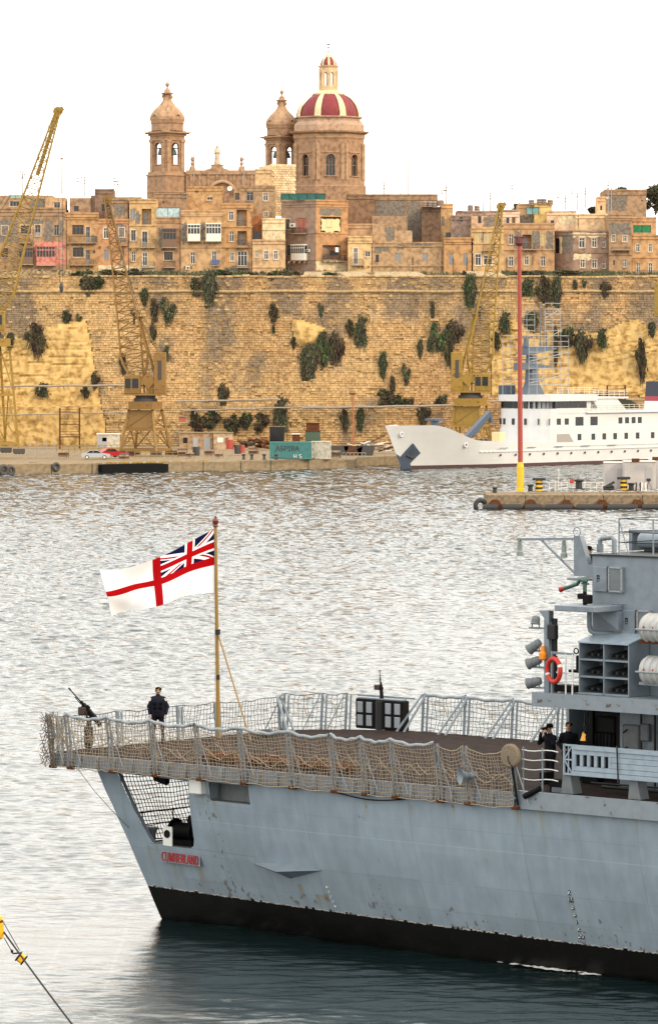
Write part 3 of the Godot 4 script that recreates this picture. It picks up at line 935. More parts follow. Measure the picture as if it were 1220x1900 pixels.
	house("yellow house with a glazed teal balcony on the skyline", d + 14, 850, [815, 213, 1005, 640], Color(.74, .60, .27), W, 8, [])
	house("brown house front with the teal glazed screen", d + 15, 850, [640, 225, 830, 640], Color(.5, .38, .22), T, 8, [["patch", 660, 345, 810, 430]])
	house("white house with a red door behind the right-hand crane top", d + 10, 850, [462, 320, 658, 640], Color(.74, .64, .5), W, 7, [["X", 515, 370, 545, 430], ["S", 575, 368, 610, 430, "frame brown"]])
	house("pink-grey second-row house below the little water tanks", d + 12, 850, [-20, 300, 440, 640], Color(.43, .33, .26), T, 9, [["patch", 60, 310, 300, 340]], 0, -1, "stain")
	house("long low back-row house on the skyline at centre right", d + 30, 850, [440, 290, 700, 640], Color(.45, .36, .27), T, 9, [])
	house("brown stone terrace houses below the bell tower", d + 10, 190, [560, 110, 920, 600], Color(.36, .275, .185), T, 9, [["cor", 150], ["X", 650, 190, 665, 215], ["G", 870, 120, 905, 180]], 0, -1, "stain")
	house("ochre block with small square window under the church facade", d + 11, 190, [905, 40, 1300, 600], Color(.50, .36, .19), T, 9, [["G", 1130, 150, 1190, 180], ["X", 1000, 70, 1030, 100]], 0, -1, "stain")
	house("pale low house behind the middle crane's jib head", d + 14, 190, [120, 150, 420, 500], Color(.72, .58, .36), W, 9, [])
	house("orange back house rising beside the green awning", d + 9, 1010, [930, 370, 1200, 700], Color(.55, .39, .22), T, 9, [])
	roof_things(d)

# cream brick house: courses of blocks proud of the wall
func course_bricks(g: Node3D, d: float) -> void:
	var inv := g.transform.affine_inverse()
	var s := F / d
	var rr := RandomNumberGenerator.new()
	rr.seed = 91
	var me := []
	for i in 3:
		var b := MB.new()
		b.cbox(Vector3.ZERO, Vector3(.72 - .08 * i, .40, .16), .04)
		me.append(b.mesh())
	var tone := [wallm(Color(.80, .68, .42)), wallm(Color(.72, .60, .37)), wallm(Color(.84, .73, .48))]
	var n := 0
	for row in 22:
		for col in 7:
			if n >= 150: return
			var x: float = .45 + col * .66 + (.33 if row % 2 else 0.0)
			if x > 4.55: continue
			n += 1
			partm("block", me[rr.randi() % 3], tone[rr.randi() % 3], g, Transform3D(Basis.IDENTITY, Vector3(x, 9.0 - row * .44 + 1.8 - 1.8, .05 + rr.randf() * .05)))

func roof_things(d: float) -> void:
	# screens and awnings
	for q: Array in [[190 + 580 / K, 340 + 265 / K, 190 + 835 / K, 340 + 362 / K, d + .5, L(.50, .66, .70), "pale blue canvas screen standing on a roof edge", "roof screen"], [510 + 62 / K, 340 + 112 / K, 510 + 540 / K, 340 + 182 / K, d + 1.5, L(.03, .14, .12), "dark green netting screen round the corner house roof", "roof screen"], [1010 + 955 / K, 340 + 455 / K, 1010 + 1140 / K, 340 + 532 / K, d + 1.2, L(.02, .22, .09), "bright green awning on the roof terrace at the right", "awning"], [850 + 730 / K, 340 + 262 / K, 850 + 862 / K, 340 + 332 / K, d + 13.4, L(.16, .36, .36), "teal glazed balcony screen on the skyline", "glazed screen"], [0.0 + 100 / K, 340 + 130 / K, 235 / K, 340 + 160 / K, d + 2.0, L(.40, .55, .45), "pale green awning behind the leftmost crane jib", "awning"]]:
		var m := MB.new()
		var a := P(q[0], q[3], q[4])
		var b := P(q[2], q[1], q[4])
		m.xbox(0, 0, -.05, b.x - a.x, b.y - a.y, 0)
		var o := thing("roof_screen", q[6], q[7], at(a))
		part("sheet", m, mat("screen " + q[6].left(6), q[5], .8, 0, tex["plaster"], .3), o)
		m = MB.new()
		var n := maxi(2, int((b.x - a.x) / 1.6))
		for i in n + 1: m.tube(Vector3((b.x - a.x) * i / n, -.3, .04), Vector3((b.x - a.x) * i / n, b.y - a.y + .1, .04), .04)
		m.tube(Vector3(0, b.y - a.y, .04), Vector3(b.x - a.x, b.y - a.y, .04), .04)
		part("frame", m, mats["iron"], o)
	# water tanks
	var tk := [[787, 379, "first of the round water tanks on the dark tower from the left"], [797, 379, "second of the round water tanks on the dark tower"], [806, 380, "third of the round water tanks on the dark tower"], [817, 377, "wide brown water tank at the end of the dark tower"], [872, 386, "brown water tank on the roof left of the right-hand crane top"], [884, 387, "small squat tank beside the brown roof tank"], [1000, 374, "tall grey water tank on the yellow house roof"], [1008, 374, "dark water tank beside the tall grey one"], [985, 376, "low square-topped tank left of the yellow house"], [1020, 376, "small black round tank at the right of yellow house"]]
	for i in tk.size():
		var q: Array = tk[i]
		var m := MB.new()
		var r := .52 if i != 3 else .66
		m.lathe([Vector2(r, 0), Vector2(r, .9), Vector2(r * .9, 1.05), Vector2(0, 1.12)], 14)
		var o := thing("water_tank", q[2], "water tank", at(P(q[0], q[1] + 5, 799.5 if i < 4 else 806.0)), "roof water tanks")
		part("drum", m, mat("tank grey", L(.30, .245, .21), .8, 0, tex["stain"], .5) if i % 3 else mat("tank brown", L(.28, .19, .14), .8), o)
		for k in 2:
			m = MB.new()
			m.lathe([Vector2(r + .02, .25 + k * .4), Vector2(r + .04, .29 + k * .4), Vector2(r + .02, .33 + k * .4)], 14)
			part("rib", m, mats["iron"], o)
	# antennas and masts
	var an := [[42, 358, 318, 796, 3, "by the leftmost crane jib"], [115, 352, 292, 830, 1, "with a small red lamp box left of centre skyline"], [145, 355, 330, 812, 2, "on the roof left of the dark brown roof block"], [157, 357, 328, 814, 3, "just right of the twin-armed antenna"], [212, 352, 330, 805, 2, "above the dark brown roof block"], [219, 352, 336, 806, 2, "short one beside the crane head"], [360, 330, 215, 840, 1, "tall thin one right of the bell tower"], [453, 330, 212, 840, 1, "tall thin one left of the second bell tower"], [712, 360, 338, 812, 3, "left end of the blank brown building"], [743, 360, 250, 812, 1, "very tall thin mast on the blank brown building"], [757, 360, 260, 815, 1, "tall thin mast right of the very tall one"], [819, 378, 352, 810, 2, "beside the tank tower"], [827, 378, 342, 810, 3, "with many bars beside the tank tower"], [909, 388, 357, 815, 3, "with wide arms left of the right-hand crane top"], [896, 388, 368, 815, 1, "short one left of the wide-armed antenna"], [949, 384, 343, 818, 2, "right of the right-hand crane top"], [1034, 382, 360, 825, 2, "above the big cream house, first"], [1048, 382, 362, 825, 3, "above the big cream house, broad one"], [1060, 382, 348, 826, 3, "above the big cream house, tallest"], [1070, 382, 358, 826, 2, "above the big cream house, last"], [1085, 378, 348, 828, 3, "between cream house and turret"], [1127, 398, 338, 796, 3, "on the brown house at the right"], [1133, 398, 345, 796, 1, "white pole on the brown house at the right"]]
	for q: Array in an:
		var h: float = (q[1] - q[2]) / F * q[3]
		var o := thing("roof_antenna", "thin roof antenna " + q[5], "antenna", at(P(q[0], q[1] + 8, q[3])), "roof antennas")
		var m := MB.new()
		m.tube(Vector3.ZERO, Vector3(0, h + .8, 0), .115, .09, 5)
		part("mast", m, mats["antenna grey"] if mats.has("antenna grey") else mat("antenna grey", L(.30, .27, .25), .6, .3), o)
		if q[4] > 1:
			m = MB.new()
			for k in q[4]:
				var y: float = h + .7 - k * .55
				var w: float = 1.5 - k * .3
				m.tube(Vector3(-w / 2, y, 0), Vector3(w / 2, y + .05, .2), .075, -1, 4)
				for z in 5: m.tube(Vector3(-w / 2 + z * w / 4, y, -.35 + .1 * z), Vector3(-w / 2 + z * w / 4, y + .02, .35), .03, -1, 4)
			part("aerial", m, mats["antenna grey"], o)
		elif q[0] == 115:
			m = MB.new()
			m.cbox(Vector3(0, h + .6, 0), Vector3(.5, .25, .4), .05)
			part("lamp_box", m, mat("dull red", L(.35, .06, .05), .6), o)
	for q: Array in [[427, 355, 836, .9, "white satellite dish on the terrace in front of the church"], [1127, 372, 830, .5, "small satellite dish at the stone keep"]]:
		var o := thing("satellite_dish", q[4], "satellite dish", at(P(q[0], q[1], 803), -.3))
		var m := MB.new()
		m.lathe([Vector2(0, 0), Vector2(.3 * q[3], .05), Vector2(.55 * q[3], .18)], 16, Vector3(0, .5, 0), Basis(Vector3.RIGHT, Vector3(0, .3, 1).normalized(), Vector3(0, -1, .3).normalized()), false, 0, false)
		part("reflector", m, mats["frame white"], o)
		m = MB.new()
		m.tube(Vector3(0, -.8, 0), Vector3(0, .5, 0), .05)
		m.tube(Vector3(0, .3, .1), Vector3(0, .75, .55), .03)
		part("arm", m, mats["iron"], o)
	# trees on the skyline at the right
	for q: Array in [[1215, 393, 340, 842, 3.0, 5, "dense dark tree on the skyline at the right edge"], [1232, 395, 330, 845, 3.4, 6, "dark tree half outside the right edge"], [1150, 353, 344, 850, 1.6, 7, "bush growing on top of the stone keep"], [1100, 392, 378, 850, 1.4, 8, "small dark tree left of the lookout turret"], [962, 388, 374, 835, 1.2, 9, "small dark tree between the back-row roofs"]]:
		var hgt: float = (q[1] - q[2]) / F * q[3]
		var o := thing("skyline_tree", q[6], "tree", at(P(q[0], q[1] + 6, q[3])))
		var m := MB.new()
		m.tube(Vector3.ZERO, Vector3(.1, hgt * .5, 0), .22, .12, 7)
		m.tube(Vector3(.1, hgt * .4, 0), Vector3(-.7, hgt * .75, .2), .1, .05, 5)
		m.tube(Vector3(.1, hgt * .45, 0), Vector3(.8, hgt * .8, -.2), .1, .05, 5)
		part("trunk", m, mats["iron"], o)
		part("crown", leaves(q[5], Vector3(q[4], hgt * .5, q[4] * .8), 2600, .42, false, Vector3(0, hgt * .62, 0)), mats["leaf dark"] if mats.has("leaf dark") else leafmat(), o)

func leafmat() -> StandardMaterial3D:
	var m := mat("leaf dark", Color.WHITE, .8, 0, null, 1, false, true)
	m.backlight_enabled = true
	m.backlight = Color(.05, .06, .03)
	return m

# leaf-sized faces in clumps through a volume; hanging plants taper downwards
func leaves(seed_: int, r: Vector3, count: int, size: float, hang: bool, o := Vector3.ZERO) -> MB:
	var m := MB.new()
	var q := RandomNumberGenerator.new()
	q.seed = seed_
	var clumps := []
	for i in 16:
		var p := Vector3(q.randf_range(-1, 1), q.randf_range(-1, 1), q.randf_range(-1, 1))
		while p.length() > 1: p = Vector3(q.randf_range(-1, 1), q.randf_range(-1, 1), q.randf_range(-1, 1))
		if hang:
			var t := (1.0 - p.y) / 2.0
			var k := clampf(1.0 - pow(t, 1.7) * .85, .1, 1.0)
			p.x *= k; p.z *= k
		clumps.append([p * .82, q.randf_range(.22, .42), q.randf_range(.7, 1.3)])
	for i in count:
		var c: Array = clumps[q.randi() % 16]
		var p: Vector3 = c[0] + Vector3(q.randfn(0, .42), q.randfn(0, .42), q.randfn(0, .42)) * c[1]
		p = o + p * r
		var t: float = c[2] * q.randf_range(.55, 1.6)
		m.col = Color(.055 * t, .055 * t * c[2], .028 * t)
		var a := Vector3(q.randf_range(-1, 1), q.randf_range(-1, 1), q.randf_range(-1, 1)).normalized() * size * q.randf_range(.5, 1.1)
		var b := a.cross(Vector3(q.randf_range(-1, 1), q.randf_range(-1, 1), q.randf_range(-1, 1))).normalized() * size * .45
		if hang: a.y -= size * .4
		m.quad(p - b * .6, p + a * .5 - b, p + a, p + a * .4 + b)
	if hang:
		for i in 70:
			var c: Array = clumps[q.randi() % 16]
			var p: Vector3 = o + (c[0] + Vector3(q.randfn(0, .2), q.randfn(0, .2), .2)) * r
			var t := q.randf_range(.7, 1.5)
			m.col = Color(.06 * t, .055 * t, .034 * t)
			for k in 3:
				var e := p + Vector3(q.randf_range(-.12, .12), -q.randf_range(.1, .24), q.randf_range(-.03, .03))
				m.quad(p - Vector3(.03, 0, 0), e - Vector3(.02, 0, 0), e + Vector3(.02, 0, 0), p + Vector3(.03, 0, 0))
				p = e
	return m

# ---------------------------------------------------------------- church
func arch_wall(m: MB, w: float, h: float, aw: float, y0: float, y1: float, t: float, xf: Transform3D) -> void:
	# wall w wide, h high, pierced by a round-headed opening aw wide from y0 to crown y1
	var r := aw / 2
	var ys := y1 - r
	m.prism([Vector2(-w / 2, 0), Vector2(w / 2, 0), Vector2(w / 2, y0), Vector2(-w / 2, y0)], -t, 0, xf)
	var left := [Vector2(-w / 2, y0), Vector2(-r, y0), Vector2(-r, ys)]
	for i in range(1, 7): left.append(Vector2(-cos(i * PI / 12) * r, ys + sin(i * PI / 12) * r))
	left.append(Vector2(0, h)); left.append(Vector2(-w / 2, h))
	m.prism(left, -t, 0, xf)
	var right := []
	for p: Vector2 in left: right.append(Vector2(-p.x, p.y))
	m.prism(right, -t, 0, xf)

func bell_tower(ch: Node3D, o: Vector3, sc: float) -> void:
	var st := wallm(Color(.40, .285, .185), "stain")
	var st2 := wallm(Color(.46, .335, .215), "stain")
	var T := Transform3D(Basis(Vector3.UP, PI / 4 - .05).scaled(Vector3(1.14, 1, 1.14) * sc), o)
	var m := MB.new()
	var tw := MB.new()
	# lower stage
	tw.xbox(-2.75, -1, -2.75, 2.75, 4.6, 2.75)
	var tower := part("bell_tower", tw, st, ch)
	tower.transform = T
	m = MB.new()
	m.xbox(-2.95, 4.6, -2.95, 2.95, 4.95, 2.95); m.xbox(-2.85, 1.0, -2.85, 2.85, 1.25, 2.85); m.xbox(-2.65, 4.95, -2.65, 2.65, 5.5, 2.65)
	part("base_moulding", m, st2, tower)
	# belfry: four pierced walls with corner pilasters
	for k in 4:
		m = MB.new()
		var R := Transform3D(Basis(Vector3.UP, k * PI / 2), Vector3.ZERO)
		arch_wall(m, 4.6, 8.2, 1.9, 1.5, 6.3, .55, R * at(Vector3(0, 5.5, 2.4)))
		part("belfry_wall", m, st, tower)
		m = MB.new()
		for s: float in [-1, 1]:
			m.prism([Vector2(s * 1.3, 5.5), Vector2(s * 2.1, 5.5), Vector2(s * 2.1, 12.2), Vector2(s * 1.3, 12.2)], 2.4, 2.6, R)
			m.prism([Vector2(s * 1.2, 11.9), Vector2(s * 2.2, 11.9), Vector2(s * 2.2, 12.3), Vector2(s * 1.2, 12.3)], 2.4, 2.75, R)
		part("pilaster", m, st2, tower)
		m = MB.new()
		m.prism([Vector2(-1, 6.95), Vector2(1, 6.95), Vector2(1, 7.1), Vector2(-1, 7.1)], 2.1, 2.55, R)
		for i in 6: m.lathe([Vector2(.08, 0), Vector2(.13, .25), Vector2(.07, .6), Vector2(.1, .9)], 6, R * Vector3(-.8 + i * .32, 6.0, 2.3))
		part("balustrade", m, st2, tower)
	m = MB.new()
	m.xbox(-2.55, 12.3, -2.55, 2.55, 12.6, 2.55); m.xbox(-2.6, 13.3, -2.6, 2.6, 13.7, 2.6); m.xbox(-3.3, 13.9, -3.3, 3.3, 14.15, 3.3); m.xbox(-3.0, 13.7, -3.0, 3.0, 13.9, 3.0)
	m.xbox(-2.6, 14.15, -2.6, 2.6, 14.4, 2.6)
	part("cornice", m, st2, tower)
	# bells
	for k in 4:
		m = MB.new()
		m.lathe([Vector2(.62, 0), Vector2(.55, .2), Vector2(.40, .7), Vector2(.36, 1.1), Vector2(.15, 1.3), Vector2(0, 1.32)], 14, Transform3D(Basis(Vector3.UP, k * PI / 2), Vector3.ZERO) * Vector3(0, 9.2, 1.7))
		m.box(Transform3D(Basis(Vector3.UP, k * PI / 2), Vector3.ZERO) * Vector3(0, 10.65, 1.8), Vector3(2.0, .16, .16), Basis(Vector3.UP, k * PI / 2))
		part("bell", m, mat("bell bronze", L(.06, .075, .06), .5, .6), tower)
	# attic and onion cap
	m = MB.new()
	m.lathe([Vector2(3.2, 14.4), Vector2(3.2, 15.9), Vector2(3.35, 16.1), Vector2(3.35, 16.3)], 8, Vector3.ZERO, Basis.IDENTITY, true, PI / 8)
	part("attic", m, st, tower)
	m = MB.new()
	m.lathe([Vector2(3.3, 16.3), Vector2(3.5, 16.9), Vector2(3.45, 17.5), Vector2(3.1, 18.3), Vector2(2.4, 19.2), Vector2(1.6, 20.0), Vector2(1.0, 20.9), Vector2(.78, 21.7), Vector2(.75, 22.4)], 8, Vector3.ZERO, Basis.IDENTITY, true, PI / 8)
	part("onion_cap", m, st2, tower)
	for k in 4:
		m = MB.new()
		var R := Basis(Vector3.UP, k * PI / 2)
		m.torus(R * Vector3(0, 17.4, 3.12), R, .52, .14, 14, 6)
		part("oculus_ring", m, st2, tower)
		m = MB.new()
		m.lathe([Vector2(.0, 0), Vector2(.5, 0), Vector2(.5, .08), Vector2(0, .08)], 14, R * Vector3(0, 17.4, 3.1), R * Basis(Vector3.RIGHT, Vector3.BACK, Vector3.DOWN))
		part("oculus", m, mats["dark pane"], tower)
		m = MB.new()
		m.torus(R * Vector3(0, 21.9, .95), R * Basis(Vector3.UP, PI / 2), .34, .13, 12, 6)
		part("scroll", m, st2, tower)
	m = MB.new()
	m.lathe([Vector2(1.05, 22.4), Vector2(1.25, 22.7), Vector2(.7, 22.8), Vector2(.55, 23.4), Vector2(.25, 23.7), Vector2(.15, 24.0), Vector2(.42, 24.4), Vector2(.42, 24.7), Vector2(.1, 25.1), Vector2(.05, 26.6), Vector2(0, 26.7)], 10)
	m.xbox(-.5, 26.3, -.04, .45, 26.42, .04)
	part("finial", m, st2, tower)

func build_church() -> void:
	var d := 845.0
	var s := F / d
	var base := P(450, 372, d)
	var ch := thing("baroque_church", "stone church with red and cream ribbed dome and two bell towers", "church", at(base))
	var st := wallm(Color(.40, .285, .185), "stain")
	var st2 := wallm(Color(.46, .335, .215), "stain")
	bell_tower(ch, P(310.5, 366, d) - base, .90)
	bell_tower(ch, P(522.5, 366, d + 6) - base, .845)
	# facade between the towers
	var m := MB.new()
	var a := P(345, 372, d - 1) - base
	var b := P(470, 318, d - 1) - base
	m.xbox(a.x, a.y - 2, -8, b.x + 4, b.y - .6, 0)
	part("facade_wall", m, st, ch).position.z = 1.0
	m = MB.new()
	m.xbox(a.x, b.y - .6, -.8, b.x + 4, b.y - .3, 1.25)
	m.xbox(a.x, b.y - .3, -.5, b.x + 4, b.y + .25, .9)
	for i in 8: m.xbox(a.x + .8 + i * 1.7, a.y + 1, .0, a.x + 1.2 + i * 1.7, b.y - .6, 1.14)
	part("facade_cornice", m, st2, ch)
	for q: Array in [[357, 320, 292], [448, 320, 292]]:
		m = MB.new()
		var p := P(q[0], q[1], d) - base
		var k := 1.0
		m.lathe([Vector2(.9, -.5), Vector2(.95, .2), Vector2(.7, .4), Vector2(.55, 1.0), Vector2(.3, 1.25), Vector2(.2, 1.4), Vector2(.42, 1.75), Vector2(.22, 2.0), Vector2(.18, 2.15), Vector2(.4, 2.45), Vector2(.38, 2.8), Vector2(.12, 3.1), Vector2(0, 3.15)], 10, p)
		part("urn", m, st2, ch)
	m = MB.new()
	var pb := P(403, 318, d) - base
	m.prism([Vector2(-2.4, 0), Vector2(2.4, 0), Vector2(2.2, .35), Vector2(1.3, .6), Vector2(1.0, 1.1), Vector2(-1.0, 1.1), Vector2(-1.3, .6), Vector2(-2.2, .35)], -.8, .8, at(pb))
	m.xbox(pb.x - 1.25, pb.y + 1.1, -.9, pb.x + 1.25, pb.y + 1.35, .9)
	part("pedestal", m, st2, ch)
	# great arch of the nave end
	m = MB.new()
	m.torus(P(412, 362, d - 6) - base, Basis.IDENTITY, 2.6, .35, 20, 6, 0, PI)
	part("arch_moulding", m, st2, ch)
	m = MB.new()
	m.lathe([Vector2(0, 0), Vector2(2.4, 0), Vector2(2.4, .1), Vector2(0, .1)], 24, P(412, 362, d - 5.6) - base, Basis(Vector3.RIGHT, Vector3.BACK, Vector3.DOWN))
	part("lunette", m, st, ch)
	# drum
	var c := P(609, 366, d + 4) - base
	var r := 7.35
	var pitch := PI / 8 + .06
	m = MB.new()
	m.lathe([Vector2(r * 1.06, -3), Vector2(r * 1.06, 2.0), Vector2(r * 1.02, 2.2), Vector2(r * 1.02, 3.2)], 8, c, Basis.IDENTITY, true, pitch)
	part("drum_base", m, st, ch)
	for k in 8:
		var ang := pitch + PI / 8 + k * PI / 4
		var R := Transform3D(Basis(Vector3.UP, ang), c)
		var ap := r * cos(PI / 8)
		var w := 2 * r * sin(PI / 8)
		m = MB.new()
		arch_wall(m, w, 8.0, 1.75, .8, 5.0, .8, R * at(Vector3(0, 3.2, ap)))
		var dw := part("drum_wall", m, st, ch)
		m = MB.new()
		for sg: float in [-1, 1]:
			m.prism([Vector2(sg * (w / 2 - .75), 3.2), Vector2(sg * w / 2, 3.2), Vector2(sg * w / 2, 10.4), Vector2(sg * (w / 2 - .75), 10.4)], ap + .003, ap + .28, R)
		m.prism([Vector2(-1.6, 8.5), Vector2(1.6, 8.5), Vector2(1.6, 8.75), Vector2(-1.6, 8.75)], ap, ap + .2, R)
		part("pilaster", m, st2, dw)
		m = MB.new()
		m.torus(R * Vector3(0, 3.2 + 5.0 - .875, ap + .02), R.basis, 1.0, .13, 14, 5, 0, PI)
		part("window_moulding", m, st2, dw)
		m = MB.new()
		m.prism([Vector2(-1.25, 3.85), Vector2(1.25, 3.85), Vector2(1.25, 4.0), Vector2(-1.25, 4.0)], ap, ap + .25, R)
		part("window_sill", m, st2, dw)
		m = MB.new()
		m.prism([Vector2(-.95, 4.0), Vector2(.95, 4.0), Vector2(.95, 8.2), Vector2(-.95, 8.2)], ap - .72, ap - .66, R)
		part("window_pane", m, mats["dark pane"], dw)
		m = MB.new()
		for x: float in [-.3, .3]: m.prism([Vector2(x - .06, 4.0), Vector2(x + .06, 4.0), Vector2(x + .06, 7.6), Vector2(x - .06, 7.6)], ap - .65, ap - .55, R)
		m.prism([Vector2(-.9, 6.0), Vector2(.9, 6.0), Vector2(.9, 6.15), Vector2(-.9, 6.15)], ap - .65, ap - .55, R)
		m.torus(R * Vector3(0, 7.2, ap - .6), R.basis, .5, .06, 12, 4)
		part("window_tracery", m, wallm(Color(.34, .25, .17)), dw)
	m = MB.new()
	m.lathe([Vector2(r * 1.0, 11.15), Vector2(r * 1.03, 11.5), Vector2(r * 1.03, 12.2), Vector2(r * 1.13, 12.5), Vector2(r * 1.15, 12.8), Vector2(r * 1.0, 12.85)], 8, c, Basis.IDENTITY, true, pitch)
	part("entablature", m, st2, ch)
	m = MB.new()
	m.lathe([Vector2(r * 1.0, 12.85), Vector2(r * 1.0, 14.0), Vector2(r * .97, 14.4), Vector2(r * .90, 14.9), Vector2(r * .90, 15.4), Vector2(r * .96, 15.5), Vector2(r * .96, 15.75), Vector2(r * .80, 15.8)], 8, c, Basis.IDENTITY, true, pitch)
	part("attic_ring", m, wallm(Color(.50, .385, .28), "stain"), ch)
	# dome shell: red panels, cream ribs
	var red := mat("dome red", L(.24, .02, .024), .6, 0, tex["plaster"], .2)
	var cream := mat("dome cream", L(.80, .70, .42), .7, 0, tex["plaster"], .2)
	var R0 := r * .865
	for k in 8:
		for kind in 2:
			m = MB.new()
			var half := PI / 8 - .105 if kind == 0 else .105
			var mid := pitch + PI / 8 + k * PI / 4 + (0.0 if kind == 0 else PI / 8)
			var rr := R0 + (0.0 if kind == 0 else .16)
			for i in 10:
				for j in 4:
					var q := []
					var n := []
					for ij: Array in [[i, j], [i, j + 1], [i + 1, j + 1], [i + 1, j]]:
						var el: float = ij[0] / 10.0 * 1.13
						var az: float = mid - half + 2 * half * ij[1] / 4.0
						var v := Vector3(sin(az) * cos(el), sin(el) * .80, cos(az) * cos(el))
						q.append(c + Vector3(0, 15.75, 0) + v * rr); n.append(v.normalized())
					m.quadn(q[0], q[1], q[2], q[3], n[0], n[1], n[2], n[3])
			part("dome_panel" if kind == 0 else "dome_rib", m, red if kind == 0 else cream, ch)
	m = MB.new()
	var ty := 15.75 + sin(1.13) * .80 * R0
	m.lathe([Vector2(R0 * .50, ty - .3), Vector2(R0 * .50, ty + .15), Vector2(R0 * .36, ty + .4), Vector2(1.85, ty + .6)], 16, c)
	part("dome_crown", m, cream, ch)
	# lantern
	var lw := wallm(Color(.70, .57, .36))
	for k in 8:
		m = MB.new()
		var Rk := Transform3D(Basis(Vector3.UP, pitch + k * PI / 4), c + Vector3(0, ty + .5, 0))
		arch_wall(m, 1.4, 4.7, .5, 1.1, 3.7, .3, Rk * at(Vector3(0, 0, 1.68)))
		m.prism([Vector2(.55, 0), Vector2(.85, 0), Vector2(.85, 4.5), Vector2(.55, 4.5)], 1.5, 1.75, Rk)
		part("lantern_wall", m, lw, ch)
	m = MB.new()
	m.lathe([Vector2(1.9, ty + .4), Vector2(1.9, ty + .9)], 8, c, Basis.IDENTITY, true, pitch + PI / 8)
	m.lathe([Vector2(1.8, ty + 5.1), Vector2(2.05, ty + 5.3), Vector2(2.15, ty + 5.55), Vector2(1.6, ty + 5.6)], 8, c, Basis.IDENTITY, true, pitch + PI / 8)
	part("lantern_cornice", m, lw, ch)
	for k in 8:
		for kind in 2:
			m = MB.new()
			var half := PI / 8 - .13 if kind == 0 else .13
			var mid := pitch + k * PI / 4 + (0.0 if kind == 0 else PI / 8)
			var rr := 1.6 + .06 * kind
			for i in 5:
				for j in 2:
					var q := []
					var n := []
					for ij: Array in [[i, j], [i, j + 1], [i + 1, j + 1], [i + 1, j]]:
						var el: float = ij[0] / 5.0 * 1.2
						var az: float = mid - half + 2 * half * ij[1] / 2.0
						var v := Vector3(sin(az) * cos(el), sin(el) * 1.15, cos(az) * cos(el))
						q.append(c + Vector3(0, ty + 5.6, 0) + v * rr); n.append(v.normalized())
					m.quadn(q[0], q[1], q[2], q[3], n[0], n[1], n[2], n[3])
			part("cupola_panel" if kind == 0 else "cupola_rib", m, red if kind == 0 else cream, ch)
	m = MB.new()
	m.lathe([Vector2(.75, ty + 7.2), Vector2(.7, ty + 7.6), Vector2(.35, ty + 7.9), Vector2(.2, ty + 8.2), Vector2(.28, ty + 8.4), Vector2(.08, ty + 8.6)], 10, c)
	part("cupola_finial", m, cream, ch)
	m = MB.new()
	m.tube(c + Vector3(0, ty + 8.5, 0), c + Vector3(0, ty + 10.2, 0), .1)
	m.box(c + Vector3(0, ty + 9.7, 0), Vector3(.8, .2, .14)); m.box(c + Vector3(0, ty + 9.2, 0), Vector3(.6, .16, .14))
	part("cross", m, mats["iron"], ch)
	# statue on the facade
	var sp := P(403, 305, d)
	var sm := MB.new()
	var stn := Color(.66, .55, .42)
	flesh(sm, [[Vector3(0, .2, 0), Vector3(0, 1.4, 0), .62, .48, stn], [Vector3(0, 1.4, 0), Vector3(0, 2.6, 0), .50, .46, stn], [Vector3(0, 2.6, 0), Vector3(0, 3.15, 0), .44, .24, stn], [Vector3(0, 3.5, .02), Vector3(0, 3.62, .02), .26, .25, stn], [Vector3(.45, 2.9, 0), Vector3(.55, 2.2, .25), .2, .15, stn], [Vector3(.55, 2.2, .25), Vector3(.1, 2.35, .5), .15, .1, stn], [Vector3(-.45, 2.9, 0), Vector3(-.55, 2.2, .25), .2, .15, stn], [Vector3(-.55, 2.2, .25), Vector3(-.1, 2.35, .5), .15, .1, stn], [Vector3(0, 3.4, -.1), Vector3(0, 2.2, -.32), .3, .3, stn]], .11, .2)
	single("saint_statue", sm, mat("statue stone", Color.WHITE, .9, 0, tex["grain"], .3, true, true), "pale robed statue standing on the church front between the towers", "statue", at(sp))

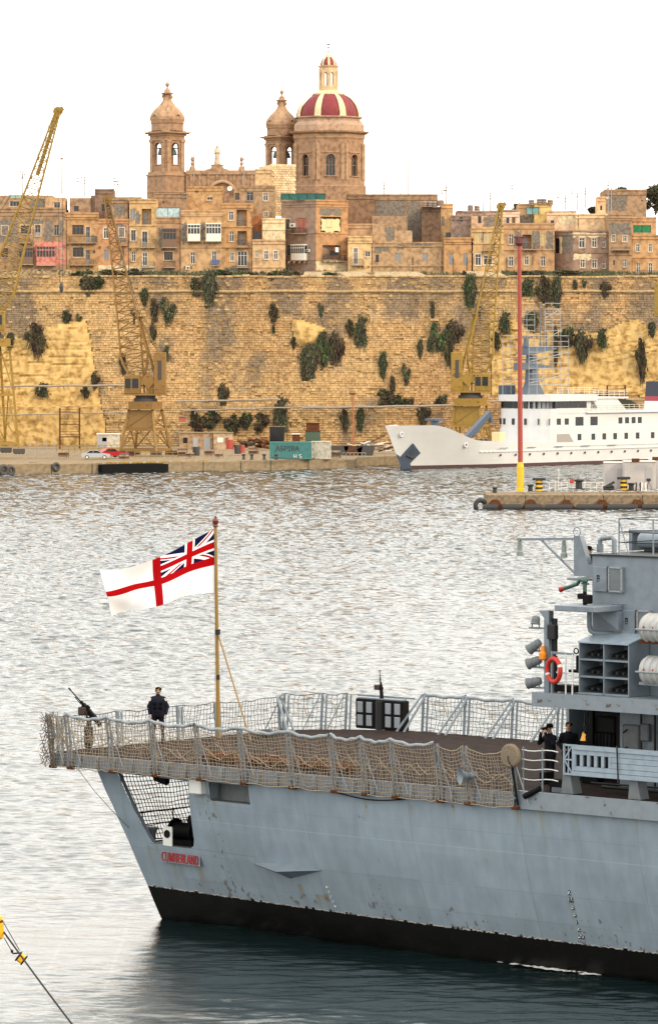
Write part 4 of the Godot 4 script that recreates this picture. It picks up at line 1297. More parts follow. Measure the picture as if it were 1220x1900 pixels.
# ---------------------------------------------------------------- plants on the wall
func build_wall_plants() -> void:
	leafmat()
	var tints := [mats["leaf dark"]]
	for c: Color in [Color(1.0, .94, .9), Color(.92, 1.0, .9), Color(1.0, .88, .85)]:
		var lm: StandardMaterial3D = mats["leaf dark"].duplicate()
		lm.albedo_color = c
		tints.append(lm)
	var base := []
	for i in 6: base.append(leaves(300 + i, Vector3(1, 1, .55), 1500, .25, true).mesh())
	var bush := []
	for i in 3: bush.append(leaves(320 + i, Vector3(1, .9, .7), 1500, .25, false).mesh())
	var stem := MB.new()
	stem.path([Vector3(0, .8, -.6), Vector3(.05, .5, -.3), Vector3(-.05, -.3, -.1)], .05, 5)
	var stm := stem.mesh()
	# u, v of the middle, half width and half height in photograph pixels, hanging or bushy, where
	var list := [
		[166, 528, 18, 20, 0, "dark hanging shrub under the parapet at the left"], [180, 522, 14, 14, 1, "rounded bush on the parapet beside the left hanging shrub"], [70, 628, 22, 26, 0, "broad hanging shrub on the rock at the left"], [20, 630, 10, 12, 0, "shrub at the left end of the rock edge"], [125, 588, 14, 14, 0, "shrub in the masonry above the left rock"], [147, 592, 6, 10, 0, "small tuft right of the shrub above the left rock"], [177, 705, 8, 18, 0, "narrow plant on the seam beside the left rock"], [81, 724, 16, 14, 0, "shrub hanging from the pipe ledge at the left"], [160, 727, 10, 10, 0, "tuft under the pipe ledge left of the middle crane"],
		[268, 550, 10, 14, 0, "shrub just right of the middle crane's jib"], [287, 573, 12, 22, 0, "first of two dark shrubs right of the middle crane's hook"], [312, 577, 16, 24, 0, "second of two dark shrubs right of the middle crane's hook"], [284, 620, 6, 28, 0, "narrow streak of plants above the crane house"], [310, 656, 6, 15, 0, "small plant beside the crane machine house"], [230, 675, 8, 18, 0, "plant behind the middle crane's cab"],
		[388, 540, 20, 36, 0, "largest dark shrub hanging from the parapet at left centre"], [364, 530, 16, 18, 0, "thin shrub left of the largest parapet shrub"], [437, 516, 22, 14, 1, "bush on the parapet below the orange loggia house"], [465, 518, 18, 14, 1, "bush on the parapet below the low pale house"], [497, 518, 14, 14, 1, "bush on parapet left of the rounded tree"], [520, 514, 22, 16, 1, "rounded tree-like bush on parapet below the corner house"], [612, 513, 16, 8, 1, "low bush on parapet right of the corner house"], [508, 578, 13, 17, 0, "shrub alone in the upper middle of the wall"], [595, 575, 6, 14, 0, "small shrub above the bare yellow patch"], [414, 732, 10, 24, 0, "upright dark plant above the pipe at centre left"], [508, 610, 4, 9, 0, "tiny tuft below the lone upper shrub"],
		[545, 636, 6, 10, 0, "little plant at left of the bare yellow patch"], [574, 675, 22, 34, 0, "big hanging shrub under the bare yellow patch"], [563, 690, 8, 14, 0, "small shrub left of the big one under the yellow patch"], [600, 655, 14, 36, 0, "tall hanging shrub right of the big one"], [623, 650, 14, 40, 0, "long tapering shrub right of the tall one"], [672, 620, 16, 34, 0, "tapering shrub on the grey stone patch"], [650, 608, 9, 14, 0, "tuft left of the tapering shrub on grey stone"], [710, 680, 10, 25, 0, "slim shrub right of centre at mid height"], [728, 715, 8, 20, 0, "slim plant above the round bush cluster"], [753, 695, 9, 20, 0, "teardrop shrub right of the bush cluster"], [715, 742, 17, 20, 1, "left bush of the cluster above the lower ledge"], [735, 746, 15, 15, 1, "middle bush of the cluster above the lower ledge"], [757, 750, 14, 14, 1, "right bush of the cluster above the lower ledge"], [779, 648, 7, 17, 0, "narrow shrub left of the twin big shrubs"], [802, 573, 6, 16, 0, "thin plant high on the wall left of the right-hand crane"],
		[815, 628, 19, 30, 0, "big shrub left of the right-hand crane's mast"], [842, 618, 16, 28, 0, "big shrub touching the right-hand crane's mast"], [800, 640, 9, 18, 0, "reddish shrub left of the big shrub by the crane"], [835, 665, 10, 30, 0, "shrub behind the yellow crane house"], [872, 545, 16, 34, 0, "dark shrub behind the right-hand crane's jib"], [858, 518, 12, 18, 1, "bush on parapet left of the right-hand crane's jib"], [820, 745, 12, 14, 1, "bush by the foot of the right-hand crane's house"], [785, 768, 12, 22, 0, "shrub hanging behind the white ship's bow winch"],
		[980, 535, 18, 18, 0, "left part of the broad parapet shrub right of the red pole"], [1012, 545, 18, 30, 0, "middle of the broad parapet shrub right of the red pole"], [1032, 545, 12, 30, 0, "right part of the broad parapet shrub right of the red pole"], [1066, 528, 7, 10, 0, "small tuft under parapet right of the broad shrub"], [1083, 525, 5, 7, 0, "tiny tuft under parapet near the right"], [1122, 536, 10, 16, 0, "shrub under the parapet at far right"], [938, 600, 14, 22, 0, "tapering shrub left of the red pole"], [921, 632, 10, 15, 0, "small shrub below the one left of the red pole"], [985, 600, 17, 20, 0, "shrub behind the ship's scaffold top"], [1030, 635, 7, 35, 0, "narrow plant right of the ship's scaffold"], [1052, 625, 15, 20, 1, "left bush of the trio on the yellow rock"], [1080, 640, 16, 32, 0, "long middle shrub of the trio on the yellow rock"], [1118, 628, 12, 20, 0, "egg-shaped shrub on the yellow rock"], [1190, 665, 12, 34, 0, "long leaning shrub on the rock at right"], [1208, 610, 10, 12, 0, "shrub at the right edge of the rock"], [1105, 735, 8, 9, 1, "small bush on the ledge behind the white ship"],
		[155, 510, 22, 9, 1, "low bush on parapet at the left end of the grass"], [205, 509, 24, 9, 1, "low bush on parapet right of the left hanging shrub"], [245, 507, 22, 10, 1, "bush on parapet beside the middle crane's jib"], [262, 514, 16, 10, 1, "bush on parapet just right of the middle crane's jib"], [410, 509, 20, 9, 1, "low bush on parapet right of the largest hanging shrub"], [545, 512, 18, 9, 1, "low bush on parapet right of the rounded tree"], [985, 508, 30, 7, 1, "wide low bush on parapet right of the red pole"], [1050, 508, 30, 7, 1, "wide low bush on parapet below the grey corner house"], [600, 630, 10, 16, 0, "shrub at right of the bare yellow patch"],
		[372, 785, 18, 20, 1, "left bush above the quay huts"], [395, 780, 16, 20, 1, "second bush above the quay huts"], [430, 785, 16, 20, 1, "third bush above the quay huts"], [458, 780, 14, 18, 1, "fourth bush above the quay huts"], [485, 785, 16, 20, 1, "fifth bush above the quay huts"], [524, 770, 18, 34, 0, "tall dense creeper beside the tunnel mouth"], [640, 778, 10, 18, 0, "creeper on the low wall left of the orange lamp post"], [668, 776, 10, 18, 0, "creeper on the low wall right of the orange lamp post"], [360, 770, 10, 14, 0, "small creeper left of the quay huts bushes"]]
	var n := 0
	for q: Array in list:
		n += 1
		var y: float = EYE - (q[1] - HZ) / F * 774.0
		var d := -wall_z(maxf(y, 1.6)) - .2
		if y > 31.0: d = 779.0
		if in_rock((q[0] - 610.0) / F * d, y): d -= 1.2
		var s := F / d
		var p := P(q[0], q[1], d)
		var o := thing("wall_shrub", q[5], "shrub", at(p), "shrubs on the fortress wall")
		var sc := Vector3(q[2] / s * 1.12, q[3] / s * 1.1, clampf(q[2] / s, .6, 1.3))
		var me: Mesh = base[n % 6] if q[4] == 0 else bush[n % 3]
		partm("foliage", me, tints[(n * 5) % 4], o, Transform3D(Basis.from_scale(sc), Vector3.ZERO))
		partm("stem", stm, mats["iron"], o, Transform3D(Basis.from_scale(sc), Vector3.ZERO))
	# grass along the terrace edge
	var g := MB.new()
	var r := RandomNumberGenerator.new()
	r.seed = 77
	for k: Array in [[140, 300, 498, 514, 1500], [300, 420, 503, 514, 450], [420, 640, 505, 514, 500], [930, 1140, 498, 513, 2600], [700, 900, 507, 514, 300], [1140, 1240, 505, 514, 200]]:
		for i in k[4]:
			var t := r.randf()
			var u := r.randf_range(k[0], k[1])
			var z := lerpf(779.5, 789.0, t)
			var p := Vector3((u - 610) / F * z, lerpf(31.35, 32.8, t) - .05, -z)
			var h := r.randf_range(.25, .8)
			var c := r.randf_range(.6, 1.3)
			g.col = Color(.085 * c, .090 * c, .040 * c)
			var w := Vector3(r.randf_range(-.2, .2), 0, r.randf_range(-.2, .2))
			var l := Vector3(r.randf_range(-.3, .3), h, r.randf_range(-.3, .3))
			g.tri(p - w, p + w, p + l)
			g.tri(p + w, p - w, p + l * .8 + w * 2)
	var go := part("terrace_grass", g, mats["leaf dark"], self)
	go.set_meta("kind", "stuff")
	meta(go, "rough green grass and weeds along the top of the wall", "grass")

# ---------------------------------------------------------------- dockside cranes
func lattice(m: MB, pts: Array, r: float) -> void:
	# pts: rings of four corners; chords between rings, zigzags on the faces
	for i in pts.size() - 1:
		for k in 4:
			var a: Vector3 = pts[i][k]
			var b: Vector3 = pts[i + 1][k]
			var c: Vector3 = pts[i + 1][(k + 1) % 4]
			var e: Vector3 = pts[i][(k + 1) % 4]
			m.beam(a, b, r * 2.0, r * 2.0)
			if (i + k) % 2: m.tube(a, c, r * .6, -1, 4, false)
			else: m.tube(e, b, r * .6, -1, 4, false)
			m.tube(b, c, r * .6, -1, 4, false)

func crane(label: String, base: Vector3, turn: float, ph: float, h0: float, h1: float, f: float, tip: Vector3, apex: Vector3, boom: bool, paint: Material) -> void:
	var g := thing("dockside_crane", label, "crane", at(base), "cranes on the quay")
	var R := Basis(Vector3.UP, turn)
	var cn := [Vector3(-1, 0, 1), Vector3(1, 0, 1), Vector3(1, 0, -1), Vector3(-1, 0, -1)]
	var C := func(k: int, t: float) -> Vector3: return R * (cn[k % 4] * lerpf(h0, h1, t)) + Vector3(0, ph * t, 0)
	var m: MB
	for k in 4:
		m = MB.new()
		m.beam(C.call(k, 0.06), C.call(k, 1.0), .36, .36)
		part("portal_leg", m, paint, g)
		m = MB.new()
		m.box(C.call(k, 0.03), Vector3(1.8, .7, .7), R)
		for s: float in [-.55, .0, .55]: m.tube(C.call(k, 0.0) + R * Vector3(s, .3, -.2), C.call(k, 0.0) + R * Vector3(s, .3, .2), .3, -1, 10)
		part("bogie", m, mats["iron"], g)
		m = MB.new()
		m.beam(C.call(k, .55), C.call(k + 1, .55), .32, .4)
		part("tie_beam", m, paint, g)
		m = MB.new()
		m.beam(C.call(k, .10), C.call(k + 1, .10), .3, .4)
		part("sill_beam", m, paint, g)
		m = MB.new()
		m.beam(C.call(k, .12), C.call(k, .55).lerp(C.call(k + 1, .55), .5), .16, .16)
		m.beam(C.call(k + 1, .12), C.call(k, .55).lerp(C.call(k + 1, .55), .5), .16, .16)
		m.beam(C.call(k, .57), C.call(k + 1, .98), .14, .14)
		part("brace", m, paint, g)
		if k == 0 and not boom:
			m = MB.new()
			m.quad(C.call(k, .58) * .97 + Vector3(0, ph * .02, 0), C.call(k + 1, .58) * .97 + Vector3(0, ph * .02, 0), C.call(k + 1, .98), C.call(k, .98))
			m.quad(C.call(k + 1, .58) * .96, C.call(k, .58) * .96, C.call(k, .98) * .995, C.call(k + 1, .98) * .995)
			part("side_plate", m, paint, g)
	m = MB.new()
	m.box(Vector3(0, ph + .6, 0), Vector3(h1 * 2.1, 1.2, h1 * 2.1), R)
	m.box(Vector3(0, ph, 0), Vector3(h1 * 2.7, .12, h1 * 2.7), R)
	part("portal_head", m, paint, g)
	var y := ph + 1.2
	m = MB.new()
	m.lathe([Vector2(h1 * .95, y), Vector2(h1 * .95, y + .5), Vector2(h1 * .8, y + .55), Vector2(h1 * .8, y + 1.0)], 20)
	part("slewing_ring", m, mats["iron"], g)
	y += 1.0
	m = MB.new()
	m.xbox(-3.4, y, -2.2, 3.4, y + .22, 2.2)
	part("platform", m, paint, g)
	m = MB.new()
	for x: float in [-3.3, -1.1, 1.1, 3.3]: m.tube(Vector3(x, y, 2.15), Vector3(x, y + 1.1, 2.15), .04)
	m.tube(Vector3(-3.3, y + 1.1, 2.15), Vector3(3.3, y + 1.1, 2.15), .04)
	part("platform_rail", m, paint, g)
	# machine house, counterweight block, cab
	m = MB.new()
	m.cbox(Vector3(f * 2.35, y + 3.55, -.2), Vector3(1.9, 6.7, 3.6), .06)
	m.xbox(f * .2, y + .22, -1.6, f * 1.6, y + 3.0, 1.2)
	var mh := part("machine_house", m, paint, g)
	m = MB.new()
	m.box(Vector3(f * .5, y + 2.4, 1.35), Vector3(1.9, 1.9, .25), Basis(Vector3.BACK, .8))
	part("sheave_plate", m, paint, mh)
	m = MB.new()
	m.xbox(f * 2.05, y + 2.5, 1.61, f * 2.65, y + 5.6, 1.64)
	part("louvre", m, mats["iron"] if not boom else paint, mh)
	m = MB.new()
	m.cbox(Vector3(-f * 2.0, y + 1.75, .5), Vector3(2.6, 3.0, 2.6), .08)
	var cab := part("cab", m, paint, g)
	for x: Array in [[-.75, .9], [.45, 1.0]]:
		m = MB.new()
		m.xbox(-f * 2.0 + x[0] - x[1] / 2, y + 1.1, 1.79, -f * 2.0 + x[0] + x[1] / 2, y + 2.7, 1.83)
		part("cab_window", m, mats["dark pane"], cab)
	if f < 0 and not boom: text_on(mh, "410", Vector3(f * 2.35, y + 3.0, 1.62), .9, mats["iron"])
	# A-frame
	m = MB.new()
	for z: float in [-.9, .9]:
		m.beam(Vector3(f * 2.3, y + .3, z), apex + Vector3(0, 0, z * .4), .24, .3)
		m.beam(Vector3(f * 2.2, y + 6.6, z), apex + Vector3(0, 0, z * .4), .16, .2)
		m.beam(Vector3(-f * .2, y + .3, z), apex + Vector3(0, 0, z * .4), .2, .24)
		m.beam(Vector3(f * 1.3, y + 4.5, z), Vector3(f * .2, y + 4.0, z), .12, .12)
	m.box(apex, Vector3(1.0, .5, 1.2))
	part("gantry_frame", m, paint, g)
	m = MB.new()
	for x: float in [-1.2, 0, 1.2]:
		for z: float in [-.9, .9]: m.tube(apex + Vector3(x, .2, z), apex + Vector3(x, 1.2, z), .035, -1, 4)
	for z: float in [-.9, .9]:
		for h: float in [.7, 1.2]: m.tube(apex + Vector3(-1.2, h, z), apex + Vector3(1.2, h, z), .03, -1, 4)
	m.xbox(apex.x - 1.3, apex.y + .15, -1.0, apex.x + 1.3, apex.y + .22, 1.0)
	part("apex_walkway", m, paint, g)
	# jib
	var foot := Vector3(-f * .9, y + 1.2, .2)
	var ax := (tip - foot).normalized()
	var sx := ax.cross(Vector3.BACK).normalized()
	var n := 22
	var rings := []
	for i in n + 1:
		var t := float(i) / n
		var w := lerpf(.8, 2.2, smoothstep(0, .18, t)) if t < .18 else lerpf(2.2, .36, pow((t - .18) / .82, .8))
		var c := foot.lerp(tip, t)
		rings.append([c + sx * w + Vector3(0, 0, w * .6), c - sx * w + Vector3(0, 0, w * .6), c - sx * w - Vector3(0, 0, w * .6), c + sx * w - Vector3(0, 0, w * .6)])
	m = MB.new()
	lattice(m, rings, .115)
	part("jib", m, paint, g)
	if boom:
		m = MB.new()
		m.beam(foot.lerp(tip, .70), tip, .5, .6)
		part("boom_box", m, paint, g)
		m = MB.new()
		for i in 12:
			var p := foot.lerp(tip, .45 + i * .048)
			m.tube(p, p - sx * 2.6 * f + Vector3(0, .5, 0), .03, -1, 4)
		m.tube(foot.lerp(tip, .4) - sx * 2.4 * f, tip - sx * 2.7 * f, .03, -1, 4)
		m.tube(foot.lerp(tip, .4) - sx * 1.5 * f, tip - sx * 1.7 * f, .03, -1, 4)
		part("boom_walkway", m, mats["iron"], g)
	m = MB.new()
	m.lathe([Vector2(0, -.2), Vector2(.75, -.2), Vector2(.75, .2), Vector2(0, .2)], 14, tip, Basis(Vector3.RIGHT, Vector3.BACK, Vector3.DOWN))
	m.box(tip + Vector3(.5, .3, 0), Vector3(.9, .7, .8), Basis(Vector3.BACK, .6))
	part("jib_head", m, paint, g)
	m = MB.new()
	m.tube(tip, apex + Vector3(0, .2, 0), .04, -1, 4)
	m.tube(tip - Vector3(0, 2, 0), apex + Vector3(.4, .2, 0), .04, -1, 4)
	part("luffing_rope", m, mats["iron"], g)
	m = MB.new()
	var hx := tip + Vector3(.8 if boom else .2, 0, .2)
	if boom:
		m.tube(hx, Vector3(hx.x, 27.0, .2), .035, -1, 4)
		m.tube(hx - Vector3(.9, 3, 0), Vector3(hx.x - .5, 27.0, .2), .035, -1, 4)
		m.lathe([Vector2(0, 0), Vector2(.3, .3), Vector2(.35, 1.0), Vector2(.15, 1.6)], 10, Vector3(hx.x - .2, 25.4, .2))
	else:
		m.tube(apex + Vector3(-f * .9, .8, .6), apex + Vector3(-f * .9, -1.2, .6), .18, -1, 8)
		m.torus(apex + Vector3(-f * .9, .9, .6), Basis.IDENTITY, .5, .12, 12, 6, 0, 4.5)
	part("hook_block", m, mats["iron"], g)

func build_cranes() -> void:
	var ochre := mat("crane ochre", L(.235, .125, .024), .6, 0, tex["rusty"], .22)
	var yel := mat("crane yellow", L(.29, .175, .02), .6, 0, tex["rusty"], .22)
	crane("ochre dock crane with glazed cab standing left of centre on the quay", P(270, 843, 694), -.35, 7.3, 3.2, 2.0, 1, Vector3(-6.2, 41.0, 0), Vector3(-.9, 22.0, 0), false, ochre)
	crane("yellow dock crane rising behind the white ship's foredeck", P(872, 836, 742), -.3, 7.8, 3.0, 2.2, -1, Vector3(5.2, 42.0, 0), Vector3(.7, 23.3, 0), false, yel)
	crane("yellow crane cut by the left edge with its long boom over the houses", P(-29, 842, 680), .3, 17.0, 4.6, 3.3, -1, Vector3(11.6, 54.0, 0), Vector3(-2.5, 31.0, 0), true, yel)
	var g := MB.new()
	g.cbox(Vector3.ZERO, Vector3(1.6, 5.6, 1.4), .1)
	var o := thing("crane_hook_frame", "yellow crane frame cut by the right edge above the rock", "crane hook", at(P(1222, 556, 700)))
	part("frame", g, yel, o)
	g = MB.new()
	g.tube(Vector3(0, 2.8, 0), Vector3(0, 60, 0), .05, -1, 5)
	part("hoist_rope", g, mats["iron"], o)

# ---------------------------------------------------------------- things on the quay
func car(label: String, p: Vector3, turn: float, paint: Color) -> void:
	var g := thing("parked_car", label, "car", at(p, turn), "cars parked on the quay")
	var m := MB.new()
	var low := [Vector2(-2.2, .32), Vector2(2.15, .3), Vector2(2.22, .55), Vector2(2.12, .78), Vector2(1.2, .92), Vector2(-1.3, .95), Vector2(-2.15, .95), Vector2(-2.25, .6)]
	m.prism(low, -.86, .86)
	m.prism([Vector2(-1.75, .94), Vector2(1.15, .91), Vector2(.4, 1.40), Vector2(-.9, 1.44)], -.70, .70)
	part("body", m, mat("car " + label.left(5), paint, .3, .3), g)
	m = MB.new()
	for s: float in [-1, 1]:
		m.prism([Vector2(-1.45, .97), Vector2(-.45, .97), Vector2(-.45, 1.36), Vector2(-.85, 1.36)], s * .712 - .01, s * .712 + .01)
		m.prism([Vector2(-.38, .97), Vector2(.85, .96), Vector2(.33, 1.34), Vector2(-.38, 1.36)], s * .712 - .01, s * .712 + .01)
	m.quad(Vector3(1.17, .93, .62), Vector3(1.17, .93, -.62), Vector3(.46, 1.38, -.6), Vector3(.46, 1.38, .6))
	part("window", m, mats["dark pane"], g)
	for x: float in [-1.35, 1.35]:
		for z: float in [-.8, .8]:
			m = MB.new()
			m.tube(Vector3(x, .32, z - .1), Vector3(x, .32, z + .1), .32, -1, 14)
			var w := part("wheel", m, mats["iron"], g)
			m = MB.new()
			m.tube(Vector3(x, .32, z - .11), Vector3(x, .32, z + .11), .18, -1, 10)
			part("rim", m, mats["frame white"], w)
	for z: float in [-.6, .6]:
		m = MB.new()
		m.cbox(Vector3(2.17, .68, z), Vector3(.1, .14, .3), .03)
		part("headlight", m, mats["frame white"], g)

func shed(called: String, label: String, cat_: String, u0: float, v0: float, u1: float, v1: float, d: float, depth: float, wm: Material, rm: Material, els: Array) -> void:
	var s := F / d
	var g := thing(called, label, cat_, at(P((u0 + u1) / 2, v1, d)))
	var w := (u1 - u0) / s
	var h := (v1 - v0) / s
	var m := MB.new()
	m.xbox(-w / 2, 0, -depth, w / 2, h, 0)
	part("wall", m, wm, g)
	m = MB.new()
	m.xbox(-w / 2 - .12, h, -depth - .1, w / 2 + .12, h + .14, .14)
	part("roof", m, rm, g)
	for e: Array in els:
		m = MB.new()
		m.xbox((e[1] - (u0 + u1) / 2) / s, (v1 - e[4]) / s, .0, (e[3] - (u0 + u1) / 2) / s, (v1 - e[2]) / s, .06)
		part(e[0], m, mats[e[5]], g)

func container(label: String, u0: float, u1: float, v0: float, v1: float, d: float, paint: Material, text: String) -> void:
	var s := F / d
	var g := thing("shipping_container", label, "container", at(P(u0, v1, d)))
	var w := (u1 - u0) / s
	var h := (v1 - v0) / s
	var m := MB.new()
	m.xbox(0.06, .1, -2.4, w - .06, h - .05, -.08)
	part("box", m, paint, g)
	var n := int(w / .34)
	var rm := MB.new()
	rm.cbox(Vector3(0, h / 2, -.05), Vector3(.18, h - .25, .07), .02)
	var rib := rm.mesh()
	for i in n: partm("rib", rib, paint, g, at(Vector3((i + .5) * w / n, 0, 0)))
	m = MB.new()
	m.xbox(0, 0, -2.44, w, .16, .02); m.xbox(0, h - .14, -2.44, w, h, .02)
	m.xbox(0, .16, -.12, .14, h - .14, .02); m.xbox(w - .14, .16, -.12, w, h - .14, .02)
	part("frame", m, paint, g)
	if text:
		text_on(g, text, Vector3(w * .42, h * .63, .05), 1.15, mats["iron"])
		text_on(g, "H S", Vector3(w * .66, h * .16, .05), .9, mats["frame white"])

func build_quay_things() -> void:
	car("silver saloon car parked on the quay left of the ochre crane", P(178, 852, 672), .05, Color(.66, .67, .68))
	car("red hatchback parked just behind the silver car", P(205, 849, 679), .6, Color(.62, .07, .09))
	var conc: Material = mats["quay concrete"]
	var rust := mat("quay rust", L(.14, .06, .03), .9, 0, tex["stain"], .4)
	var teal := mat("container teal", L(.055, .21, .20), .6, 0, tex["rusty"], .25)
	var whit := mat("container white", L(.60, .55, .45), .6, 0, tex["plaster"], .25)
	container("teal shipping container with dark slanted lettering on the quay", 500, 578, 820, 852, 667, teal, "ASPIRA")
	container("white shipping container behind the teal one", 577, 614, 819, 851, 669, whit, "")
	shed("site_hut", "white and blue-grey portable hut beside the ochre crane", "hut", 180, 806, 221, 830, 735, 3, whit, mats["frame white"], [["window", 190, 812, 198, 819, "dark pane"], ["panel", 181, 808, 199, 829, "shutter grey"]])
	shed("stone_shed", "low stone shed with two grey doors under the bushes", "shed", 333, 804, 395, 836, 745, 5, wallm(Color(.42, .32, .2), "stain"), conc, [["door", 358, 812, 367, 835, "shutter grey"], ["door", 378, 812, 390, 836, "shutter grey"], ["window", 340, 812, 348, 822, "dark pane"]])
	shed("block_shed", "pale block shed with a green sign left of the wreck pile", "shed", 396, 804, 431, 836, 744, 5, wallm(Color(.55, .44, .3), "stain"), conc, [["sign", 403, 812, 414, 821, "frame white"], ["door", 418, 812, 424, 822, "frame brown"]])
	shed("tin_shed", "dark green tin shed behind the teal container", "shed", 566, 800, 594, 834, 745, 4, mat("dull green", L(.06, .10, .07), .8), rust, [])
	shed("kiosk", "small brown kiosk with a flat pale roof", "kiosk", 542, 806, 556, 834, 742, 2, rust, mats["frame white"], [])
	shed("rusty_box", "dark rusty box on top of the green tin shed", "box", 568, 786, 592, 800, 746, 3, rust, rust, [])
	shed("tunnel_mouth", "dark panel standing for the unlit tunnel mouth in the low wall beside the creeper", "door", 500, 792, 527, 832, 766, 1, mats["dark pane"], conc, [])  # box coloured dark to stand in for the unlit depth of the tunnel
	shed("red_hut", "small red cabin high on the wall right of the crane", "cabin", 332, 774, 345, 782, 765, 1.5, mat("faded red", L(.36, .09, .08), .8), conc, [])
	var m: MB
	# bins and drums
	for q: Array in [[426, 833, .62, 1.5, "red", "red drum on the quay in front of the pale block shed"], [364, 845, .6, 1.4, "black", "black drum on the quay by the stone shed"], [441, 842, .55, 1.4, "black", "black drum left of the mooring bollards"], [449, 840, .45, 1.2, "red", "small red drum beside the black one"], [244, 846, .9, 1.0, "red", "red barrel under the ochre crane"]]:
		m = MB.new()
		m.lathe([Vector2(q[2] * .95, 0), Vector2(q[2], .1), Vector2(q[2], q[3] * .5), Vector2(q[2] * 1.04, q[3] * .52), Vector2(q[2], q[3] * .55), Vector2(q[2], q[3]), Vector2(0, q[3])], 14)
		single("drum", m, mat("drum red", L(.36, .05, .035), .6) if q[4] == "red" else mats["iron"], q[5], "drum", at(P(q[0], q[1], 700)))
	for q: Array in [[629, 846, "dark waste skip right of the white container"], [678, 846, "black waste skip beside the orange lamp post"], [655, 847, "rusty skip at the foot of the orange lamp post"]]:
		m = MB.new()
		m.prism([Vector2(-1.1, 0), Vector2(1.1, 0), Vector2(1.55, 1.7), Vector2(-1.55, 1.7)], -.9, .9)
		single("waste_skip", m, rust if q[0] == 655 else mats["iron"], q[2], "skip", at(P(q[0], q[1], 700)))
	# scrap pile: single bars and plates
	var sp := thing("scrap_pile", "long brown pile of scrap steel in front of the tunnel", "scrap pile", at(P(475, 831, 740)))
	var sr := RandomNumberGenerator.new()
	sr.seed = 4
	for i in 46:
		m = MB.new()
		var p := Vector3(sr.randf_range(-3.6, 3.6), 0, sr.randf_range(-1, 1))
		p.y = sr.randf() * 1.5 * (1.0 - pow(p.x / 4.0, 2.0))
		m.box(p, Vector3(sr.randf_range(.6, 2.6), sr.randf_range(.1, .3), sr.randf_range(.2, .7)), Basis(Vector3(sr.randf_range(-.2, .2), 1, sr.randf_range(-.2, .2)).normalized(), sr.randf() * 3.0) * Basis(Vector3.BACK, sr.randf_range(-.3, .3)))
		part("scrap_bar", m, rust if i % 3 else mats["iron"], sp)
	sp = thing("timber_stack", "clutter of pale planks and rusty frames by the ship's bow", "planks", at(P(690, 838, 715)))
	for i in 40:
		m = MB.new()
		var p := Vector3(sr.randf_range(-3.4, 3.4), sr.randf_range(.1, 1.6), sr.randf_range(-1.5, 1.5))
		m.box(p, Vector3(sr.randf_range(1.2, 3.2), .14, .22), Basis(Vector3.UP, sr.randf_range(-.7, .7)) * Basis(Vector3.BACK, sr.randf_range(-.25, .35)))
		part("plank", m, [rust, mats["frame white"], mats["balcony stone"]][i % 3], sp)
	# steel access tower
	var tw := thing("access_tower", "rusty two-level steel access platform against the rock", "platform", at(P(129, 834, 748)))
	for x: float in [-1.7, 1.7]:
		for z: float in [0, -1.8]:
			m = MB.new()
			m.beam(Vector3(x, 0, z), Vector3(x, 7.2, z), .16, .16)
			part("leg", m, rust, tw)
	for y: float in [2.1, 4.3, 6.4]:
		m = MB.new()
		m.xbox(-1.8, y, -1.9, 1.8, y + .14, .1)
		part("floor_grating", m, rust, tw)
		m = MB.new()
		for h: float in [.5, 1.0]:
			m.tube(Vector3(-1.7, y + h, .05), Vector3(1.7, y + h, .05), .035, -1, 4)
		part("rail", m, rust, tw)
	# grey barrier frames
	for q: Array in [[62, "first"], [78, "second"], [94, "third"]]:
		m = MB.new()
		for y: float in [.1, .9, 1.6, 2.3]: m.tube(Vector3(-.65, y, 0), Vector3(.65, y, 0), .05, -1, 5)
		for x: float in [-.65, .65]: m.tube(Vector3(x, 0, 0), Vector3(x, 2.6, 0), .06, -1, 5)
		single("barrier_frame", m, mat("galvanised", L(.33, .30, .27), .5, .3), "grey steel barrier frame beside the left crane, %s of three" % q[1], "barrier", at(P(q[0], 850, 680)), "grey barrier frames")
	# yellow kerb rail behind the cars
	m = MB.new()
	var ya := P(105, 840, 715)
	var yb := P(240, 837, 725)
	for i in 13: m.tube(ya.lerp(yb, i / 12.0), ya.lerp(yb, i / 12.0) + Vector3(0, 1.1, 0), .06, -1, 5)
	for h: float in [.55, 1.1]: m.tube(ya + Vector3(0, h, 0), yb + Vector3(0, h, 0), .06, -1, 5)
	single("yellow_railing", m, mats["crane yellow"], "long yellow railing on the quay behind the parked cars", "railing")
	# orange lamp post
	var lp := thing("orange_lamp_post", "thin orange lamp post standing on the quay near the ship's bow", "lamp post", at(P(655, 836, 716)))
	m = MB.new()
	m.tube(Vector3.ZERO, Vector3(0, 9.3, 0), .14, .10, 8)
	part("post", m, mat("post orange", L(.42, .11, .03), .6), lp)
	m = MB.new()
	m.cbox(Vector3(0, 9.4, 0), Vector3(.9, .22, .4), .05)
	part("lamp_head", m, rust, lp)
	# black pontoon with yellow rubbing rail
	var pn := thing("pontoon", "low black pontoon barge moored along the quay", "pontoon", at(Vector3(P(190, 875, 648).x, 0, -648), .627))
	m = MB.new()
	m.cbox(Vector3(9.6, .45, -1.6), Vector3(19.4, 1.7, 3.2), .12)
	part("hull", m, mats["black gear"] if mats.has("black gear") else mat("black gear", Color(0.055, 0.052, 0.055), 0.65), pn)
	for i in 24:
		m = MB.new()
		m.cbox(Vector3(.4 + i * .8, 1.5, -.2), Vector3(.74, .3, .25), .03)
		part("rubbing_block", m, mats["crane yellow"] if i % 3 else mats["balcony stone"], pn)
